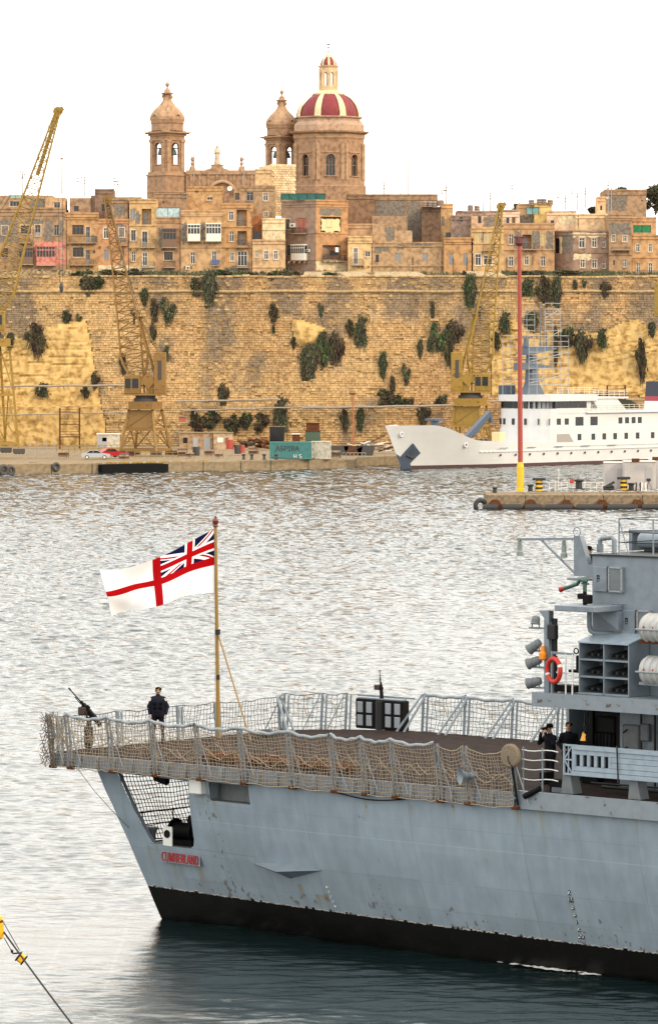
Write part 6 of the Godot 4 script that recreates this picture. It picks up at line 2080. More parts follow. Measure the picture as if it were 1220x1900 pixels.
func hull_texture() -> ImageTexture:
	var w := 2048
	var h := 400
	var n1 := noise(100, 0.012, 4)
	var n2 := noise(101, 0.06, 3)
	var n3 := noise(102, 0.02, 4)
	var streak := [[3.9, 2.0, .9, .8], [4.2, 1.98, .5, .5], [5.05, 2.0, 1.0, .9], [5.2, 2.02, .7, .7], [2.95, 2.4, .8, .7], [3.3, 2.45, .4, .4], [19.4, 5.0, .9, .8], [19.7, 5.0, 1.4, .6], [20.4, 5.05, .5, .7], [20.9, 5.0, .9, .5], [21.7, 5.0, .5, .8], [22.3, 5.0, .4, .9], [23.1, 5.0, .8, .5], [16.4, 4.7, .5, .5], [18.8, 4.8, .7, .7], [6.1, 4.3, .5, .8], [6.65, 4.3, .6, .8], [9.55, 1.75, .6, .9], [10.2, 1.5, .45, .8], [10.4, 1.5, .4, .6], [10.55, 1.55, .5, .7], [13.0, 4.6, .6, .4], [14.8, 4.6, .5, .4], [17.4, 3.2, .5, .4], [20.3, 2.2, .8, .4]]
	var data := PackedByteArray()
	data.resize(w * h * 3)
	for j in h:
		var y := 5.1 - 6.7 * (j + 0.5) / h
		for i in w:
			var a := 34.0 * (i + 0.5) / w
			var edge := 1.05 - 0.008 * (a - 2.0) + 0.03 * n2.get_noise_2d(i * 1.3, 5.0) + (0.06 if n2.get_noise_2d(i * 0.7, 900.0) > 0.33 else 0.0)
			var c := Color(0.51, 0.56, 0.60)
			if y < edge:
				var q := 0.03 + 0.03 * maxf(0.0, n1.get_noise_2d(i, j * 2.0))
				c = Color(q, q * 0.9, q * 0.85)
				if n2.get_noise_2d(i * 0.9, j * 1.6) > 0.47: c = Color(0.1, 0.06, 0.045)
			elif y < edge + 0.03:
				c = Color(0.72, 0.70, 0.66) if n2.get_noise_2d(i * 0.5, 40.0) > -0.2 else Color(0.45, 0.43, 0.42)
			else:
				var f := 1.0 + 0.045 * n1.get_noise_2d(i, j * 1.2) + 0.05 * n2.get_noise_2d(i * 0.6, j * 0.2)
				# repainted plates
				f += 0.05 * n3.get_noise_2d(floorf(a / 2.1) * 60.0, floorf((y + .2) / .85) * 60.0)
				c = c * f
				var vx := fposmod(a, 2.1)
				if vx < .02 or fposmod(y + .25, .85) < .012: c = c * .93
				if absf(y - 3.47) < 0.012 and a > 5.5: c = c.lerp(Color(0.62, 0.66, 0.68), 0.7)
				if absf(y - 2.5) < 0.010 and a > 3 and a < 8: c = c.lerp(Color(0.36, 0.4, 0.43), 0.6)
				# scuffs above the boot topping
				var sc := n2.get_noise_2d(i * 0.8, j * 0.7 + 300.0) + 0.4 * clampf(2.0 - y, 0.0, 1.0) + 0.5 * n1.get_noise_2d(i * .5, 77.0) - 0.32
				if sc > 0.42: c = c.lerp(Color(0.33, 0.29, 0.27), clampf((sc - 0.42) * 4.0, 0.0, 0.55))
				for s: Array in streak:
					var dx := absf(a - s[0])
					if dx < 0.14 and y < s[1] and y > s[1] - s[2]:
						var k: float = (1.0 - dx / 0.14) * (1.0 - (s[1] - y) / s[2]) * s[3] * (0.55 + 0.9 * n2.get_noise_2d(i * 2.4, j * 0.35))
						c = c.lerp(Color(0.50, 0.40, 0.24), clampf(k, 0.0, 0.75))
			var o := (j * w + i) * 3
			data[o] = clampi(int(c.r * 255), 0, 255); data[o + 1] = clampi(int(c.g * 255), 0, 255); data[o + 2] = clampi(int(c.b * 255), 0, 255)
	return ImageTexture.create_from_image(Image.create_from_data(w, h, false, Image.FORMAT_RGB8, data))

func build_frigate() -> void:
	dent = noise(33, 0.35, 2)
	var grey := mat("navy grey paint", Color(0.455, 0.495, 0.53), 0.45, 0.0, tex["paint"], 0.35, false)
	bump(grey, tex["height"], 0.25)
	mat("rusty navy grey", Color(0.47, 0.51, 0.545), 0.5, 0.0, tex["rusty"], 0.4, false)
	mat("dark steel", Color(0.10, 0.10, 0.105), 0.6, 0.2)
	mat("black gear", Color(0.045, 0.043, 0.046), 0.8).metallic_specular = .25
	mat("deck grit", Color(0.205, 0.172, 0.165), 0.93, 0.0, tex["stain"], 0.3, false)
	mat("rope", Color(0.61, 0.55, 0.475), 0.95)
	mat("wire net", Color(0.33, 0.31, 0.29), 0.8)
	mat("canvas roll", Color(0.60, 0.62, 0.64), 0.85, 0.0, tex["grain"], 2.0, false)
	mat("white rail", Color(0.80, 0.80, 0.78), 0.5)
	mat("rust brown", Color(0.36, 0.22, 0.135), 0.9, 0.0, tex["stain"], 0.8, false)
	mat("dull grey paint", Color(0.40, 0.42, 0.43), 0.6, 0.0, tex["paint"], 0.5, false)  # duller, darker grey than the navy plating
	mat("dark interior", Color(0.12, 0.12, 0.125), 0.8)
	var fr := thing("frigate", "grey warship with netted flight deck, name plate and black waterline", "warship", ship_xf)
	var hm := mat("hull plating", Color.WHITE, 0.38)
	hm.albedo_texture = hull_texture()
	hm.metallic_specular = .3

	# ---- hull side with the mooring deck opening cut out
	var hole := PackedVector2Array()
	var hp := [[2.02, 4.66], [5.50, 4.66], [5.38, 3.7], [5.26, 2.80], [5.16, 2.60], [4.98, 2.49], [4.0, 2.47], [3.35, 2.49], [3.16, 2.54], [3.04, 2.70], [2.55, 3.60]]
	for p: Array in hp: hole.append(Vector2(p[0] - stern_a(p[1]), p[1]))
	var slot := PackedVector2Array()
	for p: Array in [[6.5, 4.72], [8.3, 4.72], [8.3, 4.14], [6.5, 4.14]]: slot.append(Vector2(p[0] - stern_a(p[1]), p[1]))
	var hull := MB.new()
	var put := func(a: Vector2, b: Vector2, d: Vector2) -> void:
		if (b - a).cross(d - a) < 0:
			var s := b
			b = d; d = s
		hull.trin(hull_p(a.x, a.y), hull_p(b.x, b.y), hull_p(d.x, d.y), hull_n(a.x, a.y), hull_n(b.x, b.y), hull_n(d.x, d.y))
		for q: Vector2 in [a, d, b]:
			hull.t.append(Vector2((q.x + stern_a(q.y)) / 34.0, (5.1 - q.y) / 6.7))
	var ys := []
	var yy := -1.6
	while yy < 4.8:
		ys.append(yy); yy += 0.2
	ys.append(4.84)
	var xs := []
	var sx := 0.0
	while sx < 30.1:
		xs.append(sx); sx += 0.25
	for j in ys.size() - 1:
		for i in xs.size() - 1:
			var cell := PackedVector2Array([Vector2(xs[i], ys[j]), Vector2(xs[i + 1], ys[j]), Vector2(xs[i + 1], ys[j + 1]), Vector2(xs[i], ys[j + 1])])
			var todo := [cell]
			if ys[j + 1] > 2.2 and xs[i] < 8.5:
				todo = []
				for q in Geometry2D.clip_polygons(cell, hole):
					for w in Geometry2D.clip_polygons(q, slot): todo.append(w)
			for q: PackedVector2Array in todo:
				if q.size() == 4 and q == cell:
					put.call(q[0], q[1], q[2]); put.call(q[0], q[2], q[3])
				else:
					var ix := Geometry2D.triangulate_polygon(q)
					for k in range(0, ix.size(), 3): put.call(q[ix[k]], q[ix[k + 1]], q[ix[k + 2]])
	# far side and bow-ward end, plain
	for j in ys.size() - 1:
		for i in range(0, xs.size() - 1, 4):
			var q := []
			for ij: Array in [[i, j], [i + 4, j], [i + 4, j + 1], [i, j + 1]]:
				var a: float = xs[mini(ij[0], xs.size() - 1)] + stern_a(ys[ij[1]])
				q.append(S(a, ys[ij[1]], minf(13.2 - hull_b(a, ys[ij[1]]), 10.7 + a * 0.75 - hull_b(a, ys[ij[1]]) + .2)))
			hull.quad(q[1], q[0], q[3], q[2])
			for k in 6: hull.t.append(Vector2(0.9, 0.3))
	var ho := part("hull", hull, hm, fr)
	# transom: solid below the mooring deck, posts above it
	var tr := MB.new()
	for j in ys.size() - 1:
		if ys[j + 1] > 2.45: break
		var a0 := stern_a(ys[j])
		var a1 := stern_a(ys[j + 1])
		tr.quad(S(a0, ys[j], 9.9 - hull_b(a0, ys[j])), S(a0, ys[j], hull_b(a0, ys[j])), S(a1, ys[j + 1], hull_b(a1, ys[j + 1])), S(a1, ys[j + 1], 9.9 - hull_b(a1, ys[j + 1])))
	part("transom", tr, mats["navy grey paint"], fr)
	var rim := MB.new()
	for poly: PackedVector2Array in [hole]:
		for i in poly.size():
			var p := hull_p(poly[i].x, poly[i].y)
			var q := hull_p(poly[(i + 1) % poly.size()].x, poly[(i + 1) % poly.size()].y)
			rim.quad(p, q, q - S(0, 0, -.16), p - S(0, 0, -.16))
	part("opening_rim", rim, mats["navy grey paint"], ho)
	var rc := MB.new()
	rc.xbox(6.4, 4.0, -.95, 8.4, 4.8, -.9)
	rc.xbox(6.4, 4.02, -.93, 8.4, 4.13, -.55)
	rc.xbox(6.36, 4.1, -.93, 6.49, 4.78, -.5)
	rc.xbox(8.31, 4.1, -.93, 8.4, 4.78, -.4)
	part("fairlead_recess", rc, mats["dull grey paint"], ho)
	# mooring deck inside
	var md := MB.new()
	md.xbox(2.45, 2.3, -8.4, 7.6, 2.42, -1.75)
	md.xbox(7.6, 2.3, -9.2, 7.7, 4.8, -1.0)
	part("mooring_deck", md, mats["dull grey paint"], fr)
	var mf := MB.new()
	mf.cbox(S(3.8, 2.76, 1.35), Vector3(.40, .62, .06), .02)
	part("fairlead_plate", mf, mats["white rail"], fr)
	var mh := MB.new()
	mh.torus(S(3.8, 2.84, 1.31), Basis.IDENTITY, .10, .03, 16, 6)
	mh.tube(S(3.8, 2.84, 1.36), S(3.8, 2.84, 1.30), .095, -1, 14)
	part("fairlead_eye", mh, mats["black gear"], fr)
	var wi := MB.new()
	wi.tube(S(3.25, 2.86, 2.2), S(4.2, 2.86, 2.3), .26, -1, 12)
	wi.tube(S(3.3, 2.86, 2.2), S(3.35, 2.86, 2.2), .38, -1, 14)
	wi.tube(S(4.1, 2.86, 2.3), S(4.16, 2.86, 2.3), .38, -1, 14)
	wi.cbox(S(3.7, 2.5, 2.3), Vector3(1.1, .2, .7), .03)
	wi.cbox(S(3.9, 3.15, 2.6), Vector3(.5, .35, .5), .05)
	part("mooring_winch", wi, mats["black gear"], fr)
	var dr := MB.new()
	dr.lathe([Vector2(.12, 0), Vector2(.13, .3), Vector2(.20, .46), Vector2(.21, .5)], 16, S(2.62, 2.42, 1.85))
	part("roller_bollard", dr, mats["dull grey paint"], fr)
	for x: Array in [[4.72, 4.05], [3.2, 4.55]]:
		var lp := MB.new()
		lp.tube(S(x[0] - .1, x[1], 1.5), S(x[0] + .35, x[1] - .1, 1.6), .11, .14, 10)
		lp.beam(S(x[0] + .2, x[1], 1.6), S(x[0] + .3, 4.8, 1.6), .06, .06)
		part("deck_lamp", lp, mats["black gear"], fr)
	var rl := MB.new()
	for y: float in [2.95, 3.35]:
		rl.tube(S(2.1, y, 1.6), S(2.0, y, 8.5), .018)
	for b: float in [2.0, 3.4, 4.8, 6.2, 7.6]:
		rl.tube(S(2.1, 2.42, b), S(2.06, 3.38, b), .022)
	part("mooring_deck_rail", rl, mats["black gear"], fr)
	var sn := net_mb(S(1.5, 4.75, 1.0), S(1.5, 4.75, 9.0), S(2.1, 2.5, 1.5), S(2.1, 2.5, 8.6), 52, 16, .014, .10, 91)
	part("stern_net", sn, mats["black gear"], fr)
	# light box under the deck edge
	var lb := MB.new()
	lb.cbox(S(6.06, 4.55, .32), Vector3(.52, .46, .3), .03)
	part("equipment_box", lb, mats["white rail"], fr)
	var rb := MB.new()
	rb.xbox(5.72, 4.2, -.75, 6.5, 4.8, -.48)
	part("box_backing", rb, mats["rusty navy grey"], fr)

	# ---- flight deck
	var plan := [Vector2(0, 0), Vector2(34, 0), Vector2(34, 13.2), Vector2(3.3, 13.35), Vector2(1.6, 12.3), Vector2(0, 10.75)]
	var up := Transform3D(Basis(Vector3.RIGHT, Vector3.FORWARD, Vector3.UP), Vector3.ZERO)
	var fd := MB.new()
	fd.prism(plan, 4.84, 5.25, up)
	part("deck_edge", fd, mats["navy grey paint"], fr)
	var ft := MB.new()
	ft.prism([Vector2(.12, .12), Vector2(34, .12), Vector2(34, 13.1), Vector2(3.35, 13.23), Vector2(1.68, 12.2), Vector2(.12, 10.7)], 5.254, 5.274, up)
	part("flight_deck", ft, mats["deck grit"], fr)
	for k in 25:
		var st := MB.new()
		var a := 0.55 + k * 0.76
		st.prism([Vector2(-.05, 4.86), Vector2(.05, 4.86), Vector2(.05, 5.22), Vector2(-.05, 5.22)], 0.0, .09, at(S(a, 0, 0)))
		part("edge_bracket", st, mats["rusty navy grey"], fr)
	# deck edge scupper beams, rusty
	for r: Array in [[5.5, 7.2, .9], [7.4, 9.6, 1.1], [9.8, 11.8, 1.0]]:
		var m := MB.new()
		m.cbox(S((r[0] + r[1]) / 2, 5.40, r[2]), Vector3(r[1] - r[0], .20, .35), .04)
		m.cbox(S((r[0] + r[1]) / 2, 5.52, r[2] + .2), Vector3((r[1] - r[0]) * .7, .10, .2), .03)
		part("rusty_boom", m, mats["rust brown"], fr)

	# ---- safety nets
	var near_a := [0.15, .94, 2.77, 4.63, 6.53, 8.35, 10.31, 12.01, 13.22, 14.40, 16.10, 17.18, 18.92]
	for i in near_a.size():
		frame_near(fr, near_a[i], i >= 11)
	for i in near_a.size() - 1:
		var a0: float = near_a[i]
		var a1: float = near_a[i + 1]
		var wd := a1 - a0
		var nm := net_mb(S(a0 + .02, 6.48, -.30), S(a1 - .02, 6.48, -.30), S(a0 + .02, 4.84, -.12), S(a1 - .02, 4.84, -.12), int(wd / .11), 15, .0105, .10 if i < 10 else .16, 10 + i)
		part("net_panel", nm, mats["rope"], fr)
		if i < 10 and i > 0:
			var cr := MB.new()
			var pts := []
			for k in 13:
				var t := k / 12.0
				pts.append(S(lerpf(a0, a1, t), 6.53 - .12 * sin(PI * t) + .02 * sin(t * 19.0 + i), -.30 + .03 * sin(t * 11.0 + i * 2.0)))
			cr.path(pts, .05, 8)
			part("canvas_roll", cr, mats["canvas roll"], fr)
		var lr := MB.new()
		for q in 2:
			var pts := []
			var y0 := 5.5 + .35 * rng.randf()
			for k in 9:
				pts.append(S(lerpf(a0, a1, k / 8.0), y0 + .16 * sin(k * 1.3 + q * 2 + i), -.16 + .05 * sin(k * 2.1)))
			lr.path(pts, .014, 5)
		part("lashing_rope", lr, mats["rope"], fr)
	# corner bundle of slack net
	var bu := MB.new()
	for k in 16:
		var pts := []
		var a := rng.randf_range(-.10, .45)
		var b := rng.randf_range(-.38, .25)
		for j in 8:
			pts.append(S(a + .10 * sin(j * 1.7 + k), 6.5 - j * .235 + rng.randf_range(-.05, .05), b + .09 * cos(j * 1.3 + k * 2.0)))
		bu.path(pts, .012, 4)
	for k in 16:
		var y := 4.9 + k * .1
		var pts := []
		for j in 10:
			pts.append(S(-.12 + .07 * j, y + .06 * sin(j * 1.4 + k), -.36 + .05 * sin(j * 2.2 + k * 1.7)))
		bu.path(pts, .012, 4)
	part("slack_net", bu, mat("old net", Color(0.42, 0.37, 0.32), 0.95), fr)
	# stern edge
	var sb := [.3, 3.0, 5.8, 7.6, 10.7]
	for i in sb.size():
		frame_far(fr, S(.05, 5.27, sb[i]), Vector3(1, 0, 0), 1.1, i == 4)
	for i in sb.size() - 1:
		var nm := net_mb(S(-.1, 6.36, sb[i]), S(-.1, 6.36, sb[i + 1]), S(-.02, 5.0, sb[i]), S(-.02, 5.0, sb[i + 1]), int((sb[i + 1] - sb[i]) / .15), 8, .010, .06, 40 + i)
		part("net_panel", nm, mats["wire net"], fr)
	# far edge
	var fa := [Vector2(0.1, 10.75), Vector2(1.0, 11.65), Vector2(1.55, 12.25), Vector2(3.94, 13.4), Vector2(5.74, 13.4), Vector2(7.78, 13.38), Vector2(9.7, 13.35), Vector2(11.7, 13.3), Vector2(13.7, 13.3), Vector2(15.7, 13.3), Vector2(17.7, 13.3)]
	for i in fa.size():
		frame_far(fr, S(fa[i].x, 5.27, fa[i].y), Vector3(0, 0, 1), 1.22, i > 2)
	for i in fa.size() - 1:
		if i == 2: continue
		var p: Vector2 = fa[i]
		var q: Vector2 = fa[i + 1]
		var nm := net_mb(S(p.x, 6.48, p.y + .12), S(q.x, 6.48, q.y + .12), S(p.x, 5.1, p.y), S(q.x, 5.1, q.y), int(p.distance_to(q) / .15), 9, .010, .07, 60 + i)
		part("net_panel", nm, mats["wire net"], fr)
		if i > 2:
			var cr := MB.new()
			var pts := []
			for k in 11:
				var t := k / 10.0
				pts.append(S(lerpf(p.x, q.x, t), 6.5 - .06 * sin(PI * t) + .02 * sin(t * 17.0 + i), lerpf(p.y, q.y, t) + .12))
			cr.path(pts, .055, 7)
			part("canvas_roll", cr, mats["canvas roll"], fr)
		var hr := MB.new()
		var pts2 := []
		for k in 6: pts2.append(S(lerpf(p.x, q.x, .25 + k * .09), 6.2 - (.35 if k > 3 else 0.0) - .03 * k, lerpf(p.y, q.y, .25 + k * .09) + .05))
		hr.path(pts2, .016, 5)
		part("lashing_rope", hr, mats["rope"], fr)
	superstructure(fr)

# a net hung from top edge p0-p1 to bottom edge q0-q1
func net_mb(p0: Vector3, p1: Vector3, q0: Vector3, q1: Vector3, nu: int, nv: int, r: float, sag: float, seed_: int) -> MB:
	var m := MB.new()
	var f := noise(seed_, 0.9, 2)
	var out := (p1 - p0).cross(q0 - p0).normalized()
	var pt := func(s: float, t: float) -> Vector3:
		var p: Vector3 = p0.lerp(p1, s).lerp(q0.lerp(q1, s), t)
		var k := sin(PI * s)
		p.y -= sag * k * (1.0 - t * .7)
		return p + out * (.10 * sin(PI * t) * k + .06 * f.get_noise_2d(s * 4.0 + seed_, t * 3.0)) + Vector3(0, .05, 0) * f.get_noise_2d(s * 5.0, t * 5.0 + 70) + (p1 - p0).normalized() * .07 * f.get_noise_2d(s * 5.0 + 40, t * 4.0)
	for i in nu + 1:
		var pts := []
		for j in 8: pts.append(pt.call(float(i) / nu, j / 7.0))
		m.path(pts, r, 3)
	for j in nv + 1:
		var pts := []
		var seg := maxi(4, nu / 2)
		for i in seg + 1: pts.append(pt.call(float(i) / seg, float(j) / nv))
		m.path(pts, r * (1.6 if j == 0 or j == nv else 1.0), 3)
	return m

func frame_near(fr: Node3D, a: float, bare: bool) -> void:
	var g := MB.new()
	for o: float in [-.07, .07]:
		g.beam(S(a + o, 4.86, -.05), S(a + o, 6.5, -.27), .055, .05)
	for k in 4:
		g.beam(S(a - .07, 5.1 + k * .4, -.09 - k * .05), S(a + .07, 5.1 + k * .4, -.09 - k * .05), .03, .06)
	part("net_frame", g, mats["navy grey paint" if not bare else "rusty navy grey"], fr)
	var s := MB.new()
	s.tube(S(a + .1, 6.1, -.2), S(a + .5, 4.95, -.1), .018)
	part("net_strut", s, mats["canvas roll"], fr)
	var h := MB.new()
	h.cbox(S(a, 4.82, -.06), Vector3(.26, .10, .16), .02)
	part("frame_hinge", h, mats["rust brown"], fr)

func frame_far(fr: Node3D, p: Vector3, inward: Vector3, hgt: float, big: bool) -> void:
	var along := Vector3.UP.cross(inward)
	var g := MB.new()
	g.beam(p - Vector3.UP * .2, p + Vector3.UP * hgt - inward * .1, .07, .06)
	g.beam(p + along * .2, p + along * .2 + Vector3.UP * hgt * .95 - inward * .08, .05, .05)
	if big:
		for o: float in [-.06, .10]:
			g.beam(p + Vector3.UP * hgt - inward * .1 + along * o, p + inward * .75 + along * (o * 2.0) - along * .35, .07, .05)
	else:
		g.beam(p + Vector3.UP * hgt, p + inward * .5 - along * .35, .035, .035)
	part("net_frame", g, mats["navy grey paint"], fr)

func superstructure(fr: Node3D) -> void:
	var grey: Material = mats["navy grey paint"]
	var rusty: Material = mats["rusty navy grey"]
	var white: Material = mats["white rail"]
	var black: Material = mats["black gear"]
	var dark: Material = mats["dark steel"]
	# lower level: bulkhead set back under the upper deck
	var m := MB.new()
	m.xbox(20.15, 5.27, -10.5, 34, 7.66, -3.2)
	part("lower_bulkhead", m, grey, fr)
	m = MB.new()
	m.xbox(17.85, 5.28, -12.0, 17.95, 7.66, -3.6); m.xbox(17.95, 5.28, -12.0, 20.14, 7.66, -11.9); m.xbox(17.85, 7.66, -12.0, 18.72, 7.76, -3.6)
	part("hangar_wall", m, grey, fr)
	m = MB.new()
	for k in 7: m.cbox(S(18.4 + .25 * k, 6.0 + .3 * sin(k * 2.0), 5.0 + k * .5), Vector3(.5, 1.4, .5), .05)
	part("hangar_gear", m, dark, fr)
	for a: float in [19.05, 20.05]:
		m = MB.new()
		m.beam(S(a, 5.27, 3.3), S(a, 7.66, 3.3), .12, .12)
		part("stanchion", m, black, fr)
	m = MB.new()
	m.cbox(S(20.6, 6.35, 3.16), Vector3(.62, 1.5, .07), .05)
	var door := part("bulkhead_door", m, mats["dull grey paint"], fr)
	for y: float in [5.85, 6.35, 6.85]:
		m = MB.new()
		m.tube(S(20.36, y, 3.08), S(20.5, y + .1, 3.08), .02)
		part("dog_lever", m, black, door)
	for x: Array in [[21.15, 6.9, .3, .5], [21.15, 6.1, .3, .5], [21.9, 6.6, .5, .8], [22.7, 6.4, .35, 1.0]]:
		m = MB.new()
		m.cbox(S(x[0], x[1], 3.12), Vector3(x[2], x[3], .16), .03)
		part("junction_box", m, mats["dull grey paint"], fr)
	m = MB.new()
	for a: float in [21.0, 21.5, 22.3]:
		m.tube(S(a, 5.3, 3.1), S(a, 7.6, 3.1), .035)
	part("pipe_run", m, dark, fr)
	m = MB.new()
	for k in 9:
		m.tube(S(18.9 + k * .13, 5.6 + fmod(k * .37, .6), 3.5), S(18.95 + k * .13, 7.3 - fmod(k * .21, .5), 3.5), .03)
	m.cbox(S(19.4, 7.0, 3.5), Vector3(.9, .5, .3), .05)
	m.cbox(S(19.0, 5.7, 3.4), Vector3(.6, .9, .4), .05)
	part("hose_rack", m, black, fr)
	# rim of the side deck
	m = MB.new()
	m.prism([Vector2(18.95, -.03), Vector2(34, -.03), Vector2(34, .12), Vector2(18.95, .12)], 4.80, 5.31, Transform3D(Basis(Vector3.RIGHT, Vector3.FORWARD, Vector3.UP), Vector3.ZERO))
	part("sheer_strake", m, rusty, fr)
	# guard rails
	m = MB.new()
	for a: float in [18.95, 19.65]:
		m.tube(S(a, 5.3, .25), S(a, 6.55, .25), .025)
	part("guard_rail", m, rusty, fr)
	for y: float in [6.47, 6.2, 5.93, 5.64]:
		m = MB.new()
		var pts := []
		for k in 7: pts.append(S(18.9 + k * .22, y - .03 * sin(k * PI / 3), .25))
		m.path(pts, .017, 5)
		part("guard_wire", m, white, fr)
	for x: Array in [[19.35, 5.78, .25, .3], [19.85, 5.55, .5, .42], [19.9, 5.40, .45, .3]]:
		m = MB.new()
		m.cbox(S(x[0], x[1] - .1, .8), Vector3(x[2], x[3], .4), .03)
		part("deck_locker", m, black if x[1] > 5.5 else grey, fr)
	m = MB.new()
	m.tube(S(19.3, 5.17, -.16), S(19.78, 5.44, -.02), .085, -1, 12)
	part("hanging_fender", m, black, fr)
	# bell bracket is with the bell; gangway supports
	for a: float in [20.45, 22.85]:
		m = MB.new()
		m.prism([Vector2(a - .2, 5.3), Vector2(a + .24, 5.3), Vector2(a + .12, 5.85), Vector2(a - .14, 5.85)], -.75, -.35)
		part("gangway_chock", m, mats["dull grey paint"], fr)
	m = MB.new()
	m.tube(S(20.9, 5.6, .9), S(25, 5.62, .9), .03)
	m.tube(S(20.9, 5.45, 1.4), S(25, 5.45, 1.4), .05)
	part("deck_pipe", m, dark, fr)
	# upper deck with edge beam
	m = MB.new()
	m.prism([Vector2(18.73, .9), Vector2(34, .9), Vector2(34, 12.3), Vector2(18.73, 12.3)], 7.66, 8.07, Transform3D(Basis(Vector3.RIGHT, Vector3.FORWARD, Vector3.UP), Vector3.ZERO))
	part("upper_deck", m, rusty, fr)
	# deckhouse
	m = MB.new()
	m.xbox(19.92, 8.07, -11.0, 34, 12.0, -2.2)
	part("deckhouse", m, grey, fr)
	m = MB.new()
	m.xbox(19.86, 12.0, -11.06, 34, 12.045, -2.14)
	part("deckhouse_roof", m, mats["dark steel"], fr)
	# jib plate with lamp arm
	m = MB.new()
	m.prism([Vector2(19.2, 11.38), Vector2(19.92, 11.38), Vector2(19.92, 11.72), Vector2(19.74, 11.72), Vector2(19.42, 12.55), Vector2(19.2, 12.55)], -2.45, -2.25)
	var jb := part("davit_plate", m, grey, fr)
	m = MB.new()
	m.beam(S(17.05, 12.38, 2.3), S(19.25, 12.46, 2.3), .06, .07)
	part("davit_arm", m, grey, fr)
	m = MB.new()
	m.tube(S(17.95, 12.4, 2.3), S(19.2, 11.46, 2.3), .035)
	part("davit_strut", m, grey, fr)
	m = MB.new()
	m.torus(S(19.28, 12.66, 2.3), Basis.IDENTITY, .13, .016, 18, 5)
	part("lifting_ring", m, grey, jb)
	for a: float in [17.15, 18.8]:
		m = MB.new()
		m.beam(S(a, 12.4, 2.3), S(a, 12.22, 2.3), .14, .05)
		m.lathe([Vector2(.10, 0), Vector2(.10, .12), Vector2(.075, .16), Vector2(.075, .34)], 12, S(a, 11.9, 2.3))
		part("deck_floodlight", m, mat("lamp grey-green", Color(0.47, 0.50, 0.47), 0.4), fr)
	# fire monitor on its bracket
	m = MB.new()
	m.cbox(S(20.3, 10.53, 1.55), Vector3(1.5, .17, 1.3), .02)
	part("monitor_platform", m, grey, fr)
	m = MB.new()
	m.prism([Vector2(20.2, 10.44), Vector2(21.1, 10.44), Vector2(21.1, 9.9)], -2.1, -1.9)
	m.path([S(20.13, 10.45, 1.8), S(20.13, 10.0, 1.8), S(20.17, 9.86, 1.8), S(20.28, 9.79, 1.85), S(20.6, 9.78, 2.1), S(20.7, 9.78, 2.25)], .075, 9)
	part("bracket_pipe", m, grey, fr)
	var green := mat("green paint", Color(0.14, 0.28, 0.24), 0.45)
	var red := mat("signal red", Color(0.62, 0.10, 0.08), 0.5)
	m = MB.new()
	m.path([S(20.2, 10.95, 1.5), S(20.2, 11.24, 1.5), S(20.14, 11.32, 1.5), S(20.02, 11.32, 1.5), S(19.92, 11.2, 1.5), S(19.6, 11.10, 1.5), S(19.45, 11.06, 1.5)], .058, 9)
	m.tube(S(20.08, 11.22, 1.5), S(20.34, 11.22, 1.5), .03)
	m.ball(S(20.2, 11.3, 1.5), Vector3(.10, .08, .10), 10, 6)
	var fm := part("fire_monitor", m, green, fr)
	m = MB.new()
	m.tube(S(19.47, 11.07, 1.5), S(19.3, 11.02, 1.5), .055, .085, 12)
	part("nozzle", m, red, fm)
	m = MB.new()
	m.cbox(S(20.1, 10.86, 1.5), Vector3(.24, .16, .2), .03)
	m.cbox(S(20.3, 10.78, 1.5), Vector3(.24, .26, .22), .03)
	m.tube(S(20.2, 10.6, 1.5), S(20.2, 11.0, 1.5), .06, -1, 10)
	part("monitor_gear", m, black, fm)
	# wall panels
	for x: Array in [[20.26, 11.33, .5, .72, false], [20.83, 11.34, .52, .74, true], [21.29, 10.14, .46, .68, false], [21.85, 10.2, .5, .6, true]]:
		m = MB.new()
		m.cbox(S(x[0], x[1], 2.17), Vector3(x[2], x[3], .09), .015)
		var pn := part("wall_panel", m, grey, fr)
		if x[4]:
			m = MB.new()
			for s: float in [-1, 1]:
				m.beam(S(x[0] + s * x[2] * .44, x[1] - x[3] / 2, 2.11), S(x[0] + s * x[2] * .44, x[1] + x[3] / 2, 2.11), .05, .05)
				m.beam(S(x[0] - x[2] / 2, x[1] + s * x[3] * .46, 2.11), S(x[0] + x[2] / 2, x[1] + s * x[3] * .46, 2.11), .05, .05)
			part("panel_frame", m, mats["canvas roll"], pn)
			m = MB.new()
			m.xbox(x[0] - x[2] * .38, x[1] - x[3] * .4, -2.125, x[0] + x[2] * .38, x[1] + x[3] * .4, -2.10)
			part("panel_face", m, mats["dull grey paint"], pn)
			m = MB.new()
			m.tube(S(x[0] - x[2] * .52, x[1] - x[3] / 2, 2.1), S(x[0] - x[2] * .52, x[1] + x[3] / 2, 2.1), .025)
			part("hinge", m, mats["rust brown"], pn)
		else:
			text_on(pn, "133", Vector3(x[0] - .06, x[1] + .02, -2.115), .13, black, PI / 2)
	for x: Array in [[20.95, 10.62], [20.95, 10.15]]:
		m = MB.new()
		m.path([S(x[0] - .2, x[1], 2.15), S(x[0] - .2, x[1] + .03, 2.1), S(x[0] + .2, x[1] + .03, 2.1), S(x[0] + .2, x[1], 2.15)], .014, 5)
		part("grab_rail", m, rusty, fr)
	# rack of tubes, two by three
	m = MB.new()
	for a: float in [20.23, 21.12, 22.01]:
		m.xbox(a - .02, 8.08, -2.15, a + .02, 9.55, -1.2)
	for y: float in [8.08, 8.56, 9.05]:
		m.xbox(20.25, y, -2.15, 21.99, y + .05, -1.2)
	m.xbox(20.25, 8.1, -2.18, 21.99, 9.6, -2.12)
	part("rocket_rack", m, grey, fr)
	m = MB.new()
